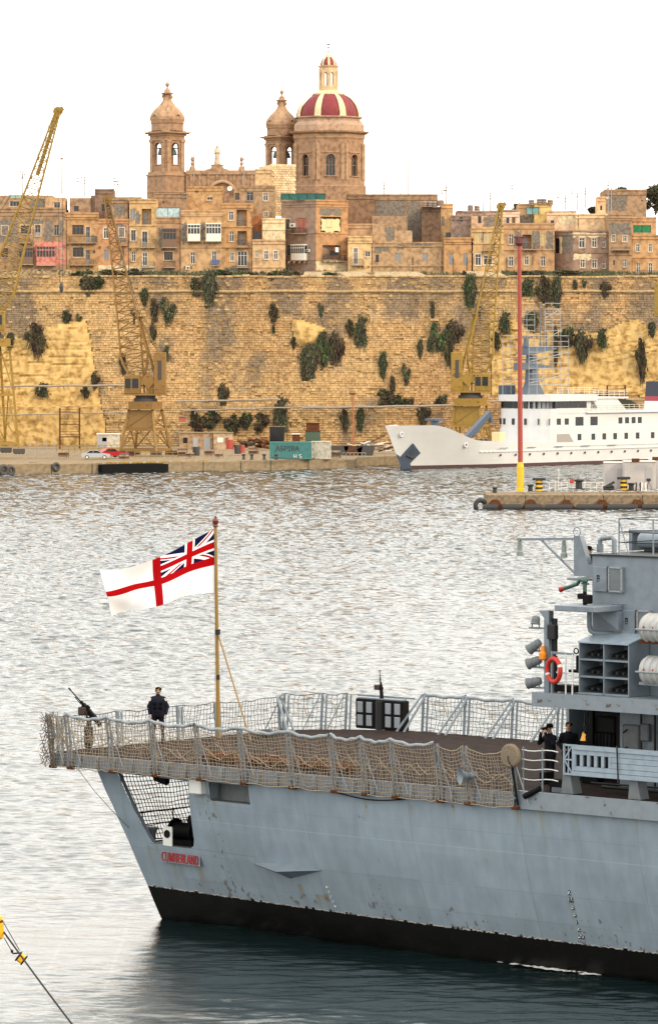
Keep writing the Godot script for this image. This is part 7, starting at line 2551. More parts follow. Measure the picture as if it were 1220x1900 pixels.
	m.prism([Vector2(1.16, 9.545), Vector2(1.16, 9.585), Vector2(2.19, 9.83), Vector2(2.19, 9.79)], 20.2, 22.04, Transform3D(Basis(Vector3.FORWARD, Vector3.UP, Vector3.RIGHT), Vector3.ZERO))
	part("rack_roof", m, mat("pale grey paint", Color(0.55, 0.605, 0.65), 0.4, 0.0, tex["paint"], 0.5, false), fr)
	m = MB.new()
	m.prism([Vector2(1.2, 9.55), Vector2(2.15, 9.55), Vector2(2.15, 9.78)], 22.0, 22.03, Transform3D(Basis(Vector3.FORWARD, Vector3.UP, Vector3.RIGHT), Vector3.ZERO))
	part("rack_gable", m, grey, fr)
	for r in 3:
		for cc in 2:
			for k in 3:
				m = MB.new()
				var a := 20.42 + cc * .89 + k * .22
				var y := 8.24 + r * .485
				m.tube(S(a, y, 1.28), S(a + .12, y + .12, 2.08), .05, -1, 10)
				part("launch_tube", m, dark, fr)
	# lamp mast
	m = MB.new()
	m.xbox(19.02, 8.07, -1.32, 19.2, 10.42, -1.1)
	m.prism([Vector2(18.8, 10.42), Vector2(19.2, 10.42), Vector2(19.2, 10.1), Vector2(19.1, 10.1)], -1.3, -1.12)
	part("lamp_mast", m, grey, fr)
	m = MB.new()
	m.cbox(S(19.34, 9.82, 1.1), Vector3(.28, .42, .2), .02)
	m.xbox(19.22, 8.07, -1.3, 19.36, 10.2, -1.22)
	part("cable_box", m, dark, fr)
	m = MB.new()
	m.lathe([Vector2(.07, 0), Vector2(.11, .04), Vector2(.11, .2), Vector2(.07, .26), Vector2(.06, .42)], 12, S(19.07, 9.0, .98))
	part("amber_beacon", m, mat("amber", Color(0.85, 0.50, 0.05), 0.4), fr)
	for i in 4:
		var y: float = [10.08, 9.42, 8.95, 8.36][i]
		var b := at(S(18.75, y, 1.05))
		m = MB.new()
		m.beam(S(18.5, y - .17, 1.1), S(19.05, y - .17, 1.15), .12, .05)
		m.beam(S(18.62, y - .17, 1.05), S(18.62, y + .08, 1.05), .03, .03)
		m.beam(S(18.88, y - .17, 1.05), S(18.88, y + .08, 1.05), .03, .03)
		part("lamp_bracket", m, grey, fr)
		m = MB.new()
		var dirs: Vector3 = [Vector3(0, -1, .15), Vector3(-1, -.75, .3), Vector3(-1, -.4, .3), Vector3(-1, -.25, .3)][i].normalized()
		var bb := Basis(dirs.cross(Vector3.FORWARD).normalized(), dirs, dirs.cross(Vector3.FORWARD).normalized().cross(dirs))
		m.lathe([Vector2(.0, -.2), Vector2(.10, -.17), Vector2(.13, -.08), Vector2(.13, .02), Vector2(.15, .05), Vector2(.14, .06)], 14, b.origin, bb)
		if i > 0: m.lathe([Vector2(.12, .05), Vector2(.17, .26)], 14, b.origin, bb, false, 0, false)
		part("floodlight", m, mats["dull grey paint"], fr)
	# frame and white rails beside the ring
	m = MB.new()
	m.beam(S(19.42, 8.07, .98), S(19.42, 9.25, .98), .08, .05)
	m.beam(S(19.38, 9.24, .98), S(20.2, 9.22, .98), .05, .07)
	part("ring_frame", m, grey, fr)
	for a: float in [19.94, 20.18]:
		m = MB.new()
		m.tube(S(a, 8.07, .95), S(a, 9.22, .95), .024)
		part("rail_post", m, white, fr)
	for y: float in [9.17, 8.68, 8.38]:
		m = MB.new()
		m.tube(S(19.6, y, .95), S(20.24, y, .95), .02)
		part("rail_bar", m, white, fr)
	m = MB.new()
	m.cbox(S(19.95, 8.7, 1.5), Vector3(.5, .08, .3), .02)
	m.cbox(S(20.0, 8.9, 1.6), Vector3(.3, .5, .2), .03)
	m.torus(S(20.12, 9.3, 1.2), Basis.IDENTITY, .08, .02, 14, 5)
	m.cbox(S(19.7, 8.2, 1.4), Vector3(.8, .2, .4), .03)
	part("hose_reel", m, black, fr)
	# raft cradles
	for y: float in [8.55, 9.72]:
		m = MB.new()
		m.beam(S(22.5, y, 1.25), S(22.5, y, 2.2), .1, .12)
		m.beam(S(24.0, y, 1.25), S(24.0, y, 2.2), .1, .12)
		m.beam(S(22.4, y - .06, 1.2), S(24.2, y - .06, 1.2), .06, .08)
		part("raft_cradle", m, mats["rust brown"] if y > 9 else grey, fr)
	# roof rails, vent hook, plant box
	for a: float in [20.82, 22.05, 23.3]:
		m = MB.new()
		m.tube(S(a, 12.04, 2.3), S(a, 13.1, 2.3), .024)
		if a < 21: m.tube(S(a, 13.05, 2.3), S(a + .36, 12.04, 2.3), .018)
		part("roof_stanchion", m, rusty, fr)
	for y: float in [13.08, 12.7, 12.4]:
		m = MB.new()
		m.tube(S(20.82, y, 2.3), S(26, y - .02, 2.3), .012)
		m.tube(S(20.82, y, 2.3), S(20.8, y, 6.5), .012)
		part("roof_wire", m, black, fr)
	m = MB.new()
	m.path([S(20.1, 12.0, 3), S(20.1, 12.42, 3), S(20.02, 12.5, 3), S(19.66, 12.46, 3), S(19.58, 12.4, 3), S(19.58, 12.1, 3)], .07, 8)
	m.tube(S(19.58, 12.3, 3), S(19.58, 12.05, 3), .10, -1, 12)
	part("vent_hook", m, grey, fr)
	m = MB.new()
	m.cbox(S(20.8, 12.3, 5.0), Vector3(1.7, .5, 1.0), .05)
	m.tube(S(20.0, 12.35, 4.45), S(21.8, 12.38, 4.45), .24, -1, 14)
	m.xbox(19.4, 12.04, -5.4, 19.52, 12.64, -4.6)
	m.xbox(19.4, 12.58, -5.4, 22, 12.66, -4.6)
	part("fan_housing", m, grey, fr)
	# hull side fin, cable, name board, draught marks
	m = MB.new()
	var f0 := S(7.72, 2.29, hull_b(7.7, 2.3) - .01)
	var f1 := S(10.75, 2.30, hull_b(10.7, 2.3) - .01)
	var tip := S(9.2, 2.17, hull_b(9.2, 2.17) - .48)
	var top := S(9.2, 2.42, hull_b(9.2, 2.42) + .02)
	var bot := S(9.25, 1.90, hull_b(9.2, 1.90) + .02)
	m.tri(f0, tip, top); m.tri(tip, f1, top); m.tri(f0, bot, tip); m.tri(tip, bot, f1)
	part("side_fin", m, grey, fr)
	m = MB.new()
	var pts := []
	for k in 12: pts.append(S(12.05 + k * .24, 4.78 - .12 * sin(PI * k / 11.0), .02))
	m.path(pts, .02, 5)
	part("hull_cable", m, black, fr)
	m = MB.new()
	m.path([S(.44, 4.85, .6), S(1.0, 4.05, .9), S(1.7, 3.45, 1.0), S(2.35, 2.95, 1.1)], .009, 4)
	part("stern_line", m, black, fr)
	m = MB.new()
	var nb := (hull_b(3.5, 2.14) + hull_b(5.3, 2.14)) / 2
	m.prism([Vector2(3.5, 1.96), Vector2(5.36, 1.96), Vector2(5.36, 2.31), Vector2(3.5, 2.31)], -.02, .0, Transform3D(Basis(Vector3.UP, atan2(hull_b(5.3, 2.14) - hull_b(3.5, 2.14), 1.8)), S(4.4, 0, nb - .07)) * at(Vector3(-4.4, 0, 0)))
	var board := part("name_board", m, grey, fr)
	text_on(board, "CUMBERLAND", Vector3(4.42, 2.13, -nb + .10), .40, mat("name red", Color(0.60, 0.06, 0.06), 0.6), 0.0, 1.74, atan2(hull_b(5.3, 2.14) - hull_b(3.5, 2.14), 1.8))
	var marks := ["2", "M", "3", "3", "1", "2", "50"]
	for i in marks.size():
		var y := 2.44 - i * .215
		text_on(fr, marks[i], S(20.33 + .012 * i, y, hull_b(20.3, y) - .012), .20, mats["black gear"])
		text_on(fr, marks[i], S(20.315 + .012 * i, y + .03, hull_b(20.3, y) - .006), .20, white)
	for i in 5:
		var y := 1.78 - i * .15
		text_on(fr, ["M", "1", "2", "3", "M"][i], S(10.72 + .02 * i, y, hull_b(10.7, y) - .008), .10, white)
	# round cover and loudhailer at the end of the net
	m = MB.new()
	m.lathe([Vector2(0, -.1), Vector2(.26, -.09), Vector2(.345, -.04), Vector2(.345, .03), Vector2(.30, .07), Vector2(0, .09)], 28, S(18.94, 6.33, -.32), Basis(Vector3.RIGHT, Vector3.BACK, Vector3.DOWN))
	part("round_cover", m, mat("tan canvas", Color(0.52, 0.47, 0.40), 0.9, 0.0, tex["grain"], 1.5, false), fr)
	m = MB.new()
	m.tube(S(18.94, 6.0, -.25), S(19.05, 4.9, -.12), .035)
	m.path([S(18.94, 6.33, -.45), S(19.0, 6.2, -.5), S(19.12, 6.0, -.44)], .014, 5)
	part("cover_post", m, black, fr)
	m = MB.new()
	var hb := Basis(Vector3.UP, -.5) * Basis(Vector3.RIGHT, Vector3.BACK, Vector3.DOWN)
	m.lathe([Vector2(.05, -.35), Vector2(.07, -.1), Vector2(.13, .06), Vector2(.25, .18)], 18, S(17.3, 5.66, -.35), hb, false, 0, false)
	m.lathe([Vector2(.0, -.36), Vector2(.10, -.34), Vector2(.10, -.12)], 12, S(17.3, 5.66, -.35), hb)
	part("loudhailer", m, grey, fr)

func text_on(parent: Node, s: String, p: Vector3, size: float, m: Material, roll := 0.0, width := 0.0, yaw := 0.0) -> void:
	var t := TextMesh.new()
	t.text = s
	var f := SystemFont.new()
	f.font_names = PackedStringArray(["Droid Sans"])
	t.font = f
	t.font_size = 64
	t.pixel_size = size / 64.0
	t.depth = 0.02
	t.horizontal_alignment = HORIZONTAL_ALIGNMENT_CENTER
	t.vertical_alignment = VERTICAL_ALIGNMENT_CENTER
	var o := MeshInstance3D.new()
	o.mesh = t
	o.material_override = m
	o.name = "lettering"
	parent.add_child(o, true)
	var b := Basis(Vector3.UP, yaw) * Basis(Vector3.BACK, roll)
	if width > 0.0:
		var w := t.get_aabb().size.x
		b = b * Basis.from_scale(Vector3(width / w, 1, 1))
	o.transform = Transform3D(b, p)

func ship_at(a: float, y: float, b: float, turn := 0.0) -> Transform3D:
	return ship_xf * at(S(a, y, b), turn)

func flag_texture() -> ImageTexture:
	var w := 640
	var h := 320
	var im := Image.create(w, h, false, Image.FORMAT_RGB8)
	var white := Color(0.93, 0.93, 0.94)
	var red := Color(0.66, 0.04, 0.07)
	var blue := Color(0.06, 0.08, 0.22)
	for j in h:
		for i in w:
			var c := white
			if i < w / 2 and j < h / 2:
				# union in the canton, 320 x 160
				var x := i - 160.0 + .5
				var y := j - 80.0 + .5
				c = blue
				var k := Vector2(320, 160).normalized()
				var d1 := Vector2(x, y).cross(k)
				var d2 := Vector2(x, y).cross(Vector2(k.x, -k.y))
				if absf(d1) < 16 or absf(d2) < 16: c = white
				var arm1 := 1.0 if x < 0 else -1.0
				if d1 * arm1 > 0 and d1 * arm1 < 9.5 or d2 * arm1 > 0 and d2 * arm1 < 9.5: c = red
				if absf(x) < 27 or absf(y) < 27: c = white
				if absf(x) < 16 or absf(y) < 16: c = red
			if absf(i - w / 2.0) < 21 or absf(j - h / 2.0) < 21: c = red
			im.set_pixel(i, j, c)
	return ImageTexture.create_from_image(im)

func build_frigate_things() -> void:
	var black: Material = mats["black gear"]
	var dark: Material = mats["dark steel"]
	var brass := mat("varnished ochre", Color(0.52, 0.40, 0.16), 0.5)
	# ensign staff
	var st := thing("ensign_staff", "ochre flagpole with two struts and crowned top on the warship's stern", "flagpole", ship_at(.62, 5.27, 7.0))
	var m := MB.new()
	m.tube(Vector3(.05, 0, 0), Vector3(-.08, 6.9, 0), .068, .052, 12)
	part("pole", m, brass, st)
	for q: Array in [[Vector3(.02, 3.45, 0), Vector3(1.9, .05, .45), .026], [Vector3(.02, 3.45, 0), Vector3(-.35, .0, -.5), .030]]:
		m = MB.new()
		m.tube(q[0], q[1], q[2], -1, 8)
		part("strut", m, brass, st)
	m = MB.new()
	m.tube(Vector3(.02, 3.38, 0), Vector3(.02, 3.55, 0), .09, -1, 12)
	m.cbox(Vector3(.1, 2.0, .06), Vector3(.1, .16, .1), .02)
	part("collar", m, dark, st)
	m = MB.new()
	m.lathe([Vector2(.055, 6.88), Vector2(.10, 6.92), Vector2(.075, 6.97), Vector2(.10, 7.04), Vector2(.115, 7.10), Vector2(.07, 7.16), Vector2(.035, 7.19), Vector2(.04, 7.23), Vector2(0, 7.27)], 12, Vector3(-.08, 0, 0))
	part("crown_finial", m, mat("copper brown", Color(0.40, 0.22, 0.14), 0.45, 0.3), st)
	m = MB.new()
	m.path([Vector3(-.02, 6.8, .08), Vector3(-.03, 4.5, .12), Vector3(.0, 1.0, .1)], .007, 4)
	part("halyard", m, mats["rope"], st)
	# the ensign
	var fl := MB.new()
	var tp := [Vector2(0, 0), Vector2(-.80, -.40), Vector2(-1.86, -.98), Vector2(-2.80, -1.22), Vector2(-3.74, -1.34)]
	var bt := [Vector2(.04, -2.07), Vector2(-.9, -2.18), Vector2(-1.80, -2.47), Vector2(-2.65, -2.66), Vector2(-3.36, -2.80)]
	var nu := 56
	var nv := 26
	var cr := func(p: Array, s: float) -> Vector2:
		var x := clampf(s, 0.0, 1.0) * 4.0
		var i := mini(int(x), 3)
		return p[i].cubic_interpolate(p[i + 1], p[maxi(i - 1, 0)], p[mini(i + 2, 4)], x - i)
	var pt := func(s: float, t: float) -> Vector3:
		var a: Vector2 = cr.call(tp, s)
		var b: Vector2 = cr.call(bt, s)
		var p: Vector2 = a.lerp(b, t)
		var amp := .40 * smoothstep(0.0, .5, s)
		return Vector3(p.x, p.y + .025 * s * sin(t * 9.0 + s * 14.0), amp * sin(s * 9.5 - t * 2.6) + .10 * s * sin(t * 6.0 + s * 5.0))
	var nn := func(s: float, t: float) -> Vector3:
		return (pt.call(s, t + .01) - pt.call(s, t - .01)).cross(pt.call(s + .01, t) - pt.call(s - .01, t)).normalized() * -1.0
	for i in nu:
		for j in nv:
			var q := []
			var k := []
			var uv := []
			for ij: Array in [[i + 1, j + 1], [i, j + 1], [i, j], [i + 1, j]]:
				var s: float = float(ij[0]) / nu
				var t: float = float(ij[1]) / nv
				q.append(pt.call(s, t)); k.append(nn.call(s, t)); uv.append(Vector2(s, t))
			var ng: Vector3 = (q[1] - q[0]).cross(q[2] - q[0])
			for x in 4:
				if k[x].dot(ng) < 0: k[x] = -k[x]
			fl.quadn(q[0], q[1], q[2], q[3], k[0], k[1], k[2], k[3])
			for x in [0, 2, 1, 0, 3, 2]: fl.t.append(uv[x])
	var fm := mat("ensign cloth", Color.WHITE, 0.85)
	fm.albedo_texture = flag_texture()
	fm.backlight_enabled = true
	fm.backlight = Color(0.45, 0.45, 0.45)
	var top := ship_xf * S(.56, 12.10, 7.0)
	single("naval_ensign", fl, fm, "white flag with red cross and union canton streaming from the flagpole", "flag", at(top + Vector3(-.06, 0, 0), .12))

	# machine guns
	gun(ship_at(-.42 + .55, 5.27, 1.55), Vector3(-.62, .55, .1), "machine gun on pedestal at the stern corner of the flight deck, barrel raised", 1)
	gun(ship_at(2.5, 6.26, 13.0) * Transform3D(Basis.from_scale(Vector3.ONE * .66), Vector3.ZERO), Vector3(-.22, 1.0, -.1), "machine gun standing upright above the black ammunition lockers", 2)
	var lk := thing("ammunition_locker", "black double locker with grey panels at far edge of flight deck", "locker", ship_at(2.5, 5.27, 13.05))
	for s: float in [-.62, .62]:
		m = MB.new()
		m.cbox(Vector3(s, .5, 0), Vector3(.86, 1.0, .35), .03)
		part("cabinet", m, black, lk)
		for x: Array in [[-.2, .72], [.2, .72], [-.2, .28], [.2, .28]]:
			m = MB.new()
			m.cbox(Vector3(s + x[0], x[1], .19), Vector3(.24, .36, .04), .01)
			part("panel", m, mats["canvas roll"], lk)
	m = MB.new()
	m.tube(Vector3(0, 0, .1), Vector3(0, .95, .1), .17, -1, 12)
	m.cbox(Vector3(0, .5, .0), Vector3(.34, 1.0, .3), .03)
	part("pedestal", m, dark, lk)
	m = MB.new()
	m.beam(Vector3(-1.3, 1.07, -.25), Vector3(1.2, 1.07, -.25), .06, .06)
	m.beam(Vector3(-.95, 1.02, 0), Vector3(.95, 1.02, 0), .3, .04)
	part("top_rail", m, mats["navy grey paint"], lk)
	# dark round hatch cover
	m = MB.new()
	m.lathe([Vector2(.34, 0), Vector2(.34, .10), Vector2(.28, .2), Vector2(.12, .27), Vector2(0, .28)], 18)
	single("deck_capstan", m, dark, "low dark domed capstan cover on flight deck beside flagpole strut", "capstan", ship_at(1.7, 5.27, 8.2))

	# lifebuoy
	var lf := thing("lifebuoy", "orange ring lifebuoy hung on the upper deck railing", "lifebuoy", ship_at(19.56, 8.74, .88))
	m = MB.new()
	m.torus(Vector3.ZERO, Basis(Vector3.UP, -.3), .33, .07, 32, 10)
	part("ring", m, mat("buoy orange", Color(0.70, 0.14, 0.06), 0.55), lf)
	for k in 2:
		m = MB.new()
		var a := k * PI + .3
		m.torus(Vector3.ZERO, Basis(Vector3.UP, -.3), .33, .074, 3, 10, a, a + .2)
		part("reflective_band", m, mats["white rail"], lf)
	# liferafts
	for i in 2:
		var y: float = [10.06, 8.86][i]
		var rf := thing("liferaft_canister", ["ribbed white liferaft canister, upper one of the pair", "ribbed white liferaft canister, lower one of the pair"][i], "liferaft", ship_at(23.25, y, 1.35), "liferafts in cradles")
		var bb := Basis(Vector3.UP, Vector3.RIGHT, Vector3.FORWARD)
		var prof := [Vector2(0, -.78), Vector2(.25, -.77), Vector2(.38, -.70)]
		for k in 6:
			var x := -.62 + k * .22
			prof.append_array([Vector2(.40, x), Vector2(.43, x + .02), Vector2(.43, x + .09), Vector2(.40, x + .11)])
		prof.append_array([Vector2(.38, .72), Vector2(.25, .78), Vector2(0, .79)])
		m = MB.new()
		m.lathe(prof, 28, Vector3.ZERO, bb)
		part("shell", m, mat("raft white", Color(0.66, 0.66, 0.65), 0.45, 0.0, tex["paint"], 0.8, false), rf)
		m = MB.new()
		m.cbox(Vector3(0, -.02, 0), Vector3(1.58, .05, .9), .015)
		part("seam_band", m, mats["canvas roll"], rf)
		for k in 4:
			m = MB.new()
			m.cbox(Vector3(-.5 + k * .33, .05, .425), Vector3(.05, .05, .02), .004)
			part("label_sticker", m, mats["signal red"], rf)
	# brass bell
	var bl := thing("ship_bell", "polished brass bell behind the stowed gangway", "bell", ship_at(20.19, 6.72, 1.5))
	m = MB.new()
	m.lathe([Vector2(.13, 0), Vector2(.11, .05), Vector2(.08, .14), Vector2(.07, .2), Vector2(.04, .25), Vector2(0, .26)], 18)
	part("body", m, mat("brass", Color(0.66, 0.48, 0.22), 0.25, 1.0), bl)
	m = MB.new()
	m.torus(Vector3(0, .38, 0), Basis.IDENTITY, .05, .014, 12, 5)
	m.tube(Vector3(0, .42, 0), Vector3(0, .95, 0), .02)
	part("hanger", m, dark, bl)
	# stowed gangway along the side deck
	var gw := thing("gangway", "pale grey aluminium gangway stowed on edge along the warship's side", "gangway", ship_at(20.4, 5.84, .34))
	var pale: Material = mats["pale grey paint"]
	for r: Array in [[.0, .14], [.14, .28], [.28, .60], [.60, .74], [.74, .88]]:
		m = MB.new()
		if r[0] == .28:
			for k in 6: m.xbox(.34 + k * .255, .28, 0, .34 + k * .255 + .1, .60, .08)
			m.xbox(1.71, .285, .0, 9, .435, .07)
			m.xbox(1.71, .445, .0, 9, .595, .07)
		else:
			m.xbox(.34, r[0] + .006, 0, 9, r[1] - .006, .07 if r[0] > .05 and r[0] < .7 else .11)
		part("side_plank", m, pale, gw)
	m = MB.new()
	m.xbox(.34, .25, -.03, 9, .63, -.01)
	part("walkway", m, black, gw)
	for k in 5:
		m = MB.new()
		m.xbox(.44 + k * .255, .30, -.008, .57 + k * .255, .58, .012)
		part("slot", m, black, gw)
	m = MB.new()
	m.beam(Vector3(0, 0, .04), Vector3(0, .88, .04), .05, .05)
	m.beam(Vector3(.32, 0, .04), Vector3(.32, .88, .04), .05, .05)
	m.beam(Vector3(0, .03, .04), Vector3(.32, .03, .04), .05, .05)
	m.beam(Vector3(0, .85, .04), Vector3(.32, .85, .04), .05, .05)
	m.beam(Vector3(0, .44, .04), Vector3(.32, .44, .04), .04, .04)
	m.beam(Vector3(.02, .46, .04), Vector3(.3, .84, .04), .035, .035)
	m.beam(Vector3(.02, .42, .04), Vector3(.3, .04, .04), .035, .035)
	m.beam(Vector3(.16, .03, .04), Vector3(.16, .85, .04), .03, .03)
	part("end_frame", m, pale, gw)
	m = MB.new()
	m.path([Vector3(1.95, .95, .12), Vector3(1.98, .5, .13), Vector3(2.0, -.1, .12)], .022, 6)
	part("lashing", m, dark, gw)

	# foam along the waterline
	m = MB.new()
	for i in 60:
		var t := pow(rng.randf(), .6)
		var a := lerpf(16.5, 20.7, t)
		var p := S(a, .03 + .03 * rng.randf(), 1.62 + .05 * (20.0 - a) - rng.randf() * .25)
		var r := rng.randf_range(.03, .11)
		for k in 5:
			m.tri(p + Vector3(0, .02, 0), p + Vector3(cos(k * 1.2566) * r * 1.8, 0, sin(k * 1.2566) * r), p + Vector3(cos((k - 1) * 1.2566) * r * 1.8, 0, sin((k - 1) * 1.2566) * r))
	var fo := single("foam", m, mats["white rail"], "thin white foam flecks along the warship's waterline", "foam", ship_xf)
	fo.set_meta("kind", "stuff")

func gun(xf: Transform3D, dir: Vector3, label: String, kind: int) -> void:
	var black: Material = mats["black gear"]
	var g := thing("machine_gun", label, "machine gun", xf, "deck machine guns")
	var m: MB
	var h := 1.0 if kind == 1 else .28
	m = MB.new()
	m.tube(Vector3.ZERO, Vector3(0, h, 0), .11, .07, 12)
	if kind == 1:
		m.cbox(Vector3(0, .4, 0), Vector3(.26, .6, .24), .04)
		m.cbox(Vector3(.05, h - .06, 0), Vector3(.55, .07, .3), .02)
	part("pedestal", m, mats["dark steel"], g)
	var d := dir.normalized()
	var up := d.cross(Vector3.BACK).normalized()
	var b := Basis(d, up, d.cross(up))
	var o := Vector3(.0, h + .18, 0)
	var T := Transform3D(b, o)
	m = MB.new()
	m.box(T * Vector3(-.05, 0, 0), Vector3(.70, .16, .10), b)
	m.box(T * Vector3(.30, .02, 0), Vector3(.26, .09, .07), b)
	m.box(T * Vector3(.1, .10, 0), Vector3(.12, .08, .05), b)
	part("receiver", m, black, g)
	m = MB.new()
	m.tube(T * Vector3(.4, .02, 0), T * Vector3(1.0, .02, 0), .024, .018, 8)
	m.tube(T * Vector3(.95, .02, 0), T * Vector3(1.06, .02, 0), .028, -1, 8)
	m.tube(T * Vector3(.42, -.04, 0), T * Vector3(.70, -.03, 0), .015, -1, 6)
	part("barrel", m, black, g)
	m = MB.new()
	m.prism([Vector2(-.62, -.12), Vector2(-.62, .06), Vector2(-.34, .05), Vector2(-.34, -.05)], -.03, .03, T)
	part("stock", m, black, g)
	m = MB.new()
	m.cbox(o + Vector3(-.22, .0, .02) if kind == 1 else o + Vector3(-.24, .16, .02), Vector3(.34, .26, .2), .03)
	part("ammunition_box", m, mat("ammo brown", Color(0.20, 0.12, 0.09), 0.7), g)
	m = MB.new()
	m.beam(Vector3(0, h - .05, -.09), o + Vector3(0, .02, -.09), .05, .03)
	m.beam(Vector3(0, h - .05, .09), o + Vector3(0, .02, .09), .05, .03)
	part("cradle", m, mats["dark steel"], g)

# ---------------------------------------------------------------- people
# bones: [from, to, radius at from, radius at to, colour]
func flesh(mb: MB, bones: Array, cell: float, k: float) -> void:
	var lo := Vector3.ONE * 1e9
	var hi := -lo
	for q: Array in bones:
		var r: float = maxf(q[2], q[3]) + cell * 2.5 + k
		lo = lo.min(q[0] - Vector3.ONE * r).min(q[1] - Vector3.ONE * r)
		hi = hi.max(q[0] + Vector3.ONE * r).max(q[1] + Vector3.ONE * r)
	var nx := int((hi.x - lo.x) / cell) + 2
	var ny := int((hi.y - lo.y) / cell) + 2
	var nz := int((hi.z - lo.z) / cell) + 2
	var f := PackedFloat32Array()
	f.resize(nx * ny * nz)
	f.fill(1.0)
	for q: Array in bones:
		var p: Vector3 = q[0]
		var e: Vector3 = q[1] - p
		var l2 := maxf(e.length_squared(), 1e-8)
		var r0: float = q[2]
		var r1: float = q[3]
		var r := maxf(r0, r1) + cell * 2.5 + k
		var a := ((p.min(q[1]) - Vector3.ONE * r - lo) / cell).floor()
		var z := ((p.max(q[1]) + Vector3.ONE * r - lo) / cell).ceil()
		for ix in range(maxi(0, int(a.x)), mini(nx, int(z.x) + 1)):
			for iy in range(maxi(0, int(a.y)), mini(ny, int(z.y) + 1)):
				for iz in range(maxi(0, int(a.z)), mini(nz, int(z.z) + 1)):
					var w := lo + Vector3(ix, iy, iz) * cell - p
					var t := clampf(w.dot(e) / l2, 0.0, 1.0)
					var d := (w - e * t).length() - lerpf(r0, r1, t)
					var at_ := (ix * ny + iy) * nz + iz
					var g := f[at_]
					var hh := clampf(0.5 + 0.5 * (g - d) / k, 0.0, 1.0)
					f[at_] = lerpf(g, d, hh) - k * hh * (1.0 - hh)
	var id := {}
	var vs := []
	var ns := []
	var cs := []
	var off := [0, nz * ny, nz, nz * ny + nz, 1, nz * ny + 1, nz + 1, nz * ny + nz + 1]
	var pos := [Vector3(0, 0, 0), Vector3(1, 0, 0), Vector3(0, 1, 0), Vector3(1, 1, 0), Vector3(0, 0, 1), Vector3(1, 0, 1), Vector3(0, 1, 1), Vector3(1, 1, 1)]
	var edges := [[0, 1], [2, 3], [4, 5], [6, 7], [0, 2], [1, 3], [4, 6], [5, 7], [0, 4], [1, 5], [2, 6], [3, 7]]
	for ix in nx - 1:
		for iy in ny - 1:
			for iz in nz - 1:
				var o := (ix * ny + iy) * nz + iz
				var s := f[o] < 0.0
				var same := true
				for c in range(1, 8):
					if (f[o + off[c]] < 0.0) != s:
						same = false
						break
				if same: continue
				var sum := Vector3.ZERO
				var cnt := 0
				for e: Array in edges:
					var d0 := f[o + off[e[0]]]
					var d1 := f[o + off[e[1]]]
					if (d0 < 0.0) != (d1 < 0.0):
						sum += pos[e[0]].lerp(pos[e[1]], d0 / (d0 - d1))
						cnt += 1
				var w := lo + (Vector3(ix, iy, iz) + sum / cnt) * cell
				var gr := Vector3.ZERO
				for c in 8: gr += (pos[c] - Vector3.ONE * .5) * f[o + off[c]]
				var best := 1e9
				var bc := Color.WHITE
				for q: Array in bones:
					var e2: Vector3 = q[1] - q[0]
					var t: float = clampf((w - q[0]).dot(e2) / maxf(e2.length_squared(), 1e-8), 0.0, 1.0)
					var d: float = (w - q[0] - e2 * t).length() - lerpf(q[2], q[3], t)
					if d < best:
						best = d; bc = q[4]
				id[o] = vs.size()
				vs.append(w); ns.append(gr.normalized()); cs.append(bc)
	for o: int in id:
		var iz := o % nz
		var iy := (o / nz) % ny
		var ix := o / (nz * ny)
		var st := [ny * nz, nz, 1]
		for ax in 3:
			var d0 := f[o]
			var d1 := f[o + st[ax]]
			if (d0 < 0.0) == (d1 < 0.0): continue
			var b1: int = st[(ax + 1) % 3]
			var b2: int = st[(ax + 2) % 3]
			if not (id.has(o - b1) and id.has(o - b2) and id.has(o - b1 - b2)): continue
			var q := [id[o], id[o - b1], id[o - b1 - b2], id[o - b2]]
			if d0 > 0.0: q = [q[0], q[3], q[2], q[1]]
			for tr: Array in [[0, 1, 2], [0, 2, 3]]:
				for n in [0, 2, 1]:
					var i: int = q[tr[n]]
					mb.v.append(vs[i]); mb.n.append(ns[i]); mb.c.append(cs[i])

const SKIN := Color(0.42, 0.24, 0.17)

func head_bones(o: Vector3, fwd: Vector3, hair: Color, beard: bool) -> Array:
	# o: base of the skull; the face looks along fwd
	var r := Vector3.UP.cross(fwd).normalized()
	var u := Vector3.UP
	var b := []
	b.append([o + u * .115 - fwd * .012, o + u * .125 + fwd * .012, .088, .086, hair])
	b.append([o + u * .075 + fwd * .035, o + u * .02 + fwd * .05, .066, .052, SKIN])
	b.append([o + u * .10 + fwd * .05, o + u * .085 + fwd * .05, .06, .06, SKIN])
	b.append([o + u * .085 + fwd * .108, o + u * .058 + fwd * .122, .010, .015, SKIN])
	b.append([o - u * .0 + fwd * .055, o + u * .005 + fwd * .07, .035, .03, hair if beard else SKIN])
	b.append([o + u * .028 + fwd * .095 - r * .02, o + u * .028 + fwd * .095 + r * .02, .012, .012, Color(0.30, 0.12, 0.10) if not beard else hair])
	for s: float in [-1, 1]:
		b.append([o + u * .092 + fwd * .100 + r * s * .030, o + u * .092 + fwd * .102 + r * s * .034, .010, .010, Color(0.05, 0.035, 0.03)])
		b.append([o + u * .108 + fwd * .100 + r * s * .02, o + u * .106 + fwd * .092 + r * s * .05, .009, .007, hair])
		b.append([o + u * .09 + r * s * .088, o + u * .055 + r * s * .084, .017, .012, SKIN])
		if beard: b.append([o + u * .06 + r * s * .066 + fwd * .02, o + u * .01 + r * s * .04 + fwd * .05, .022, .022, hair])
	return b

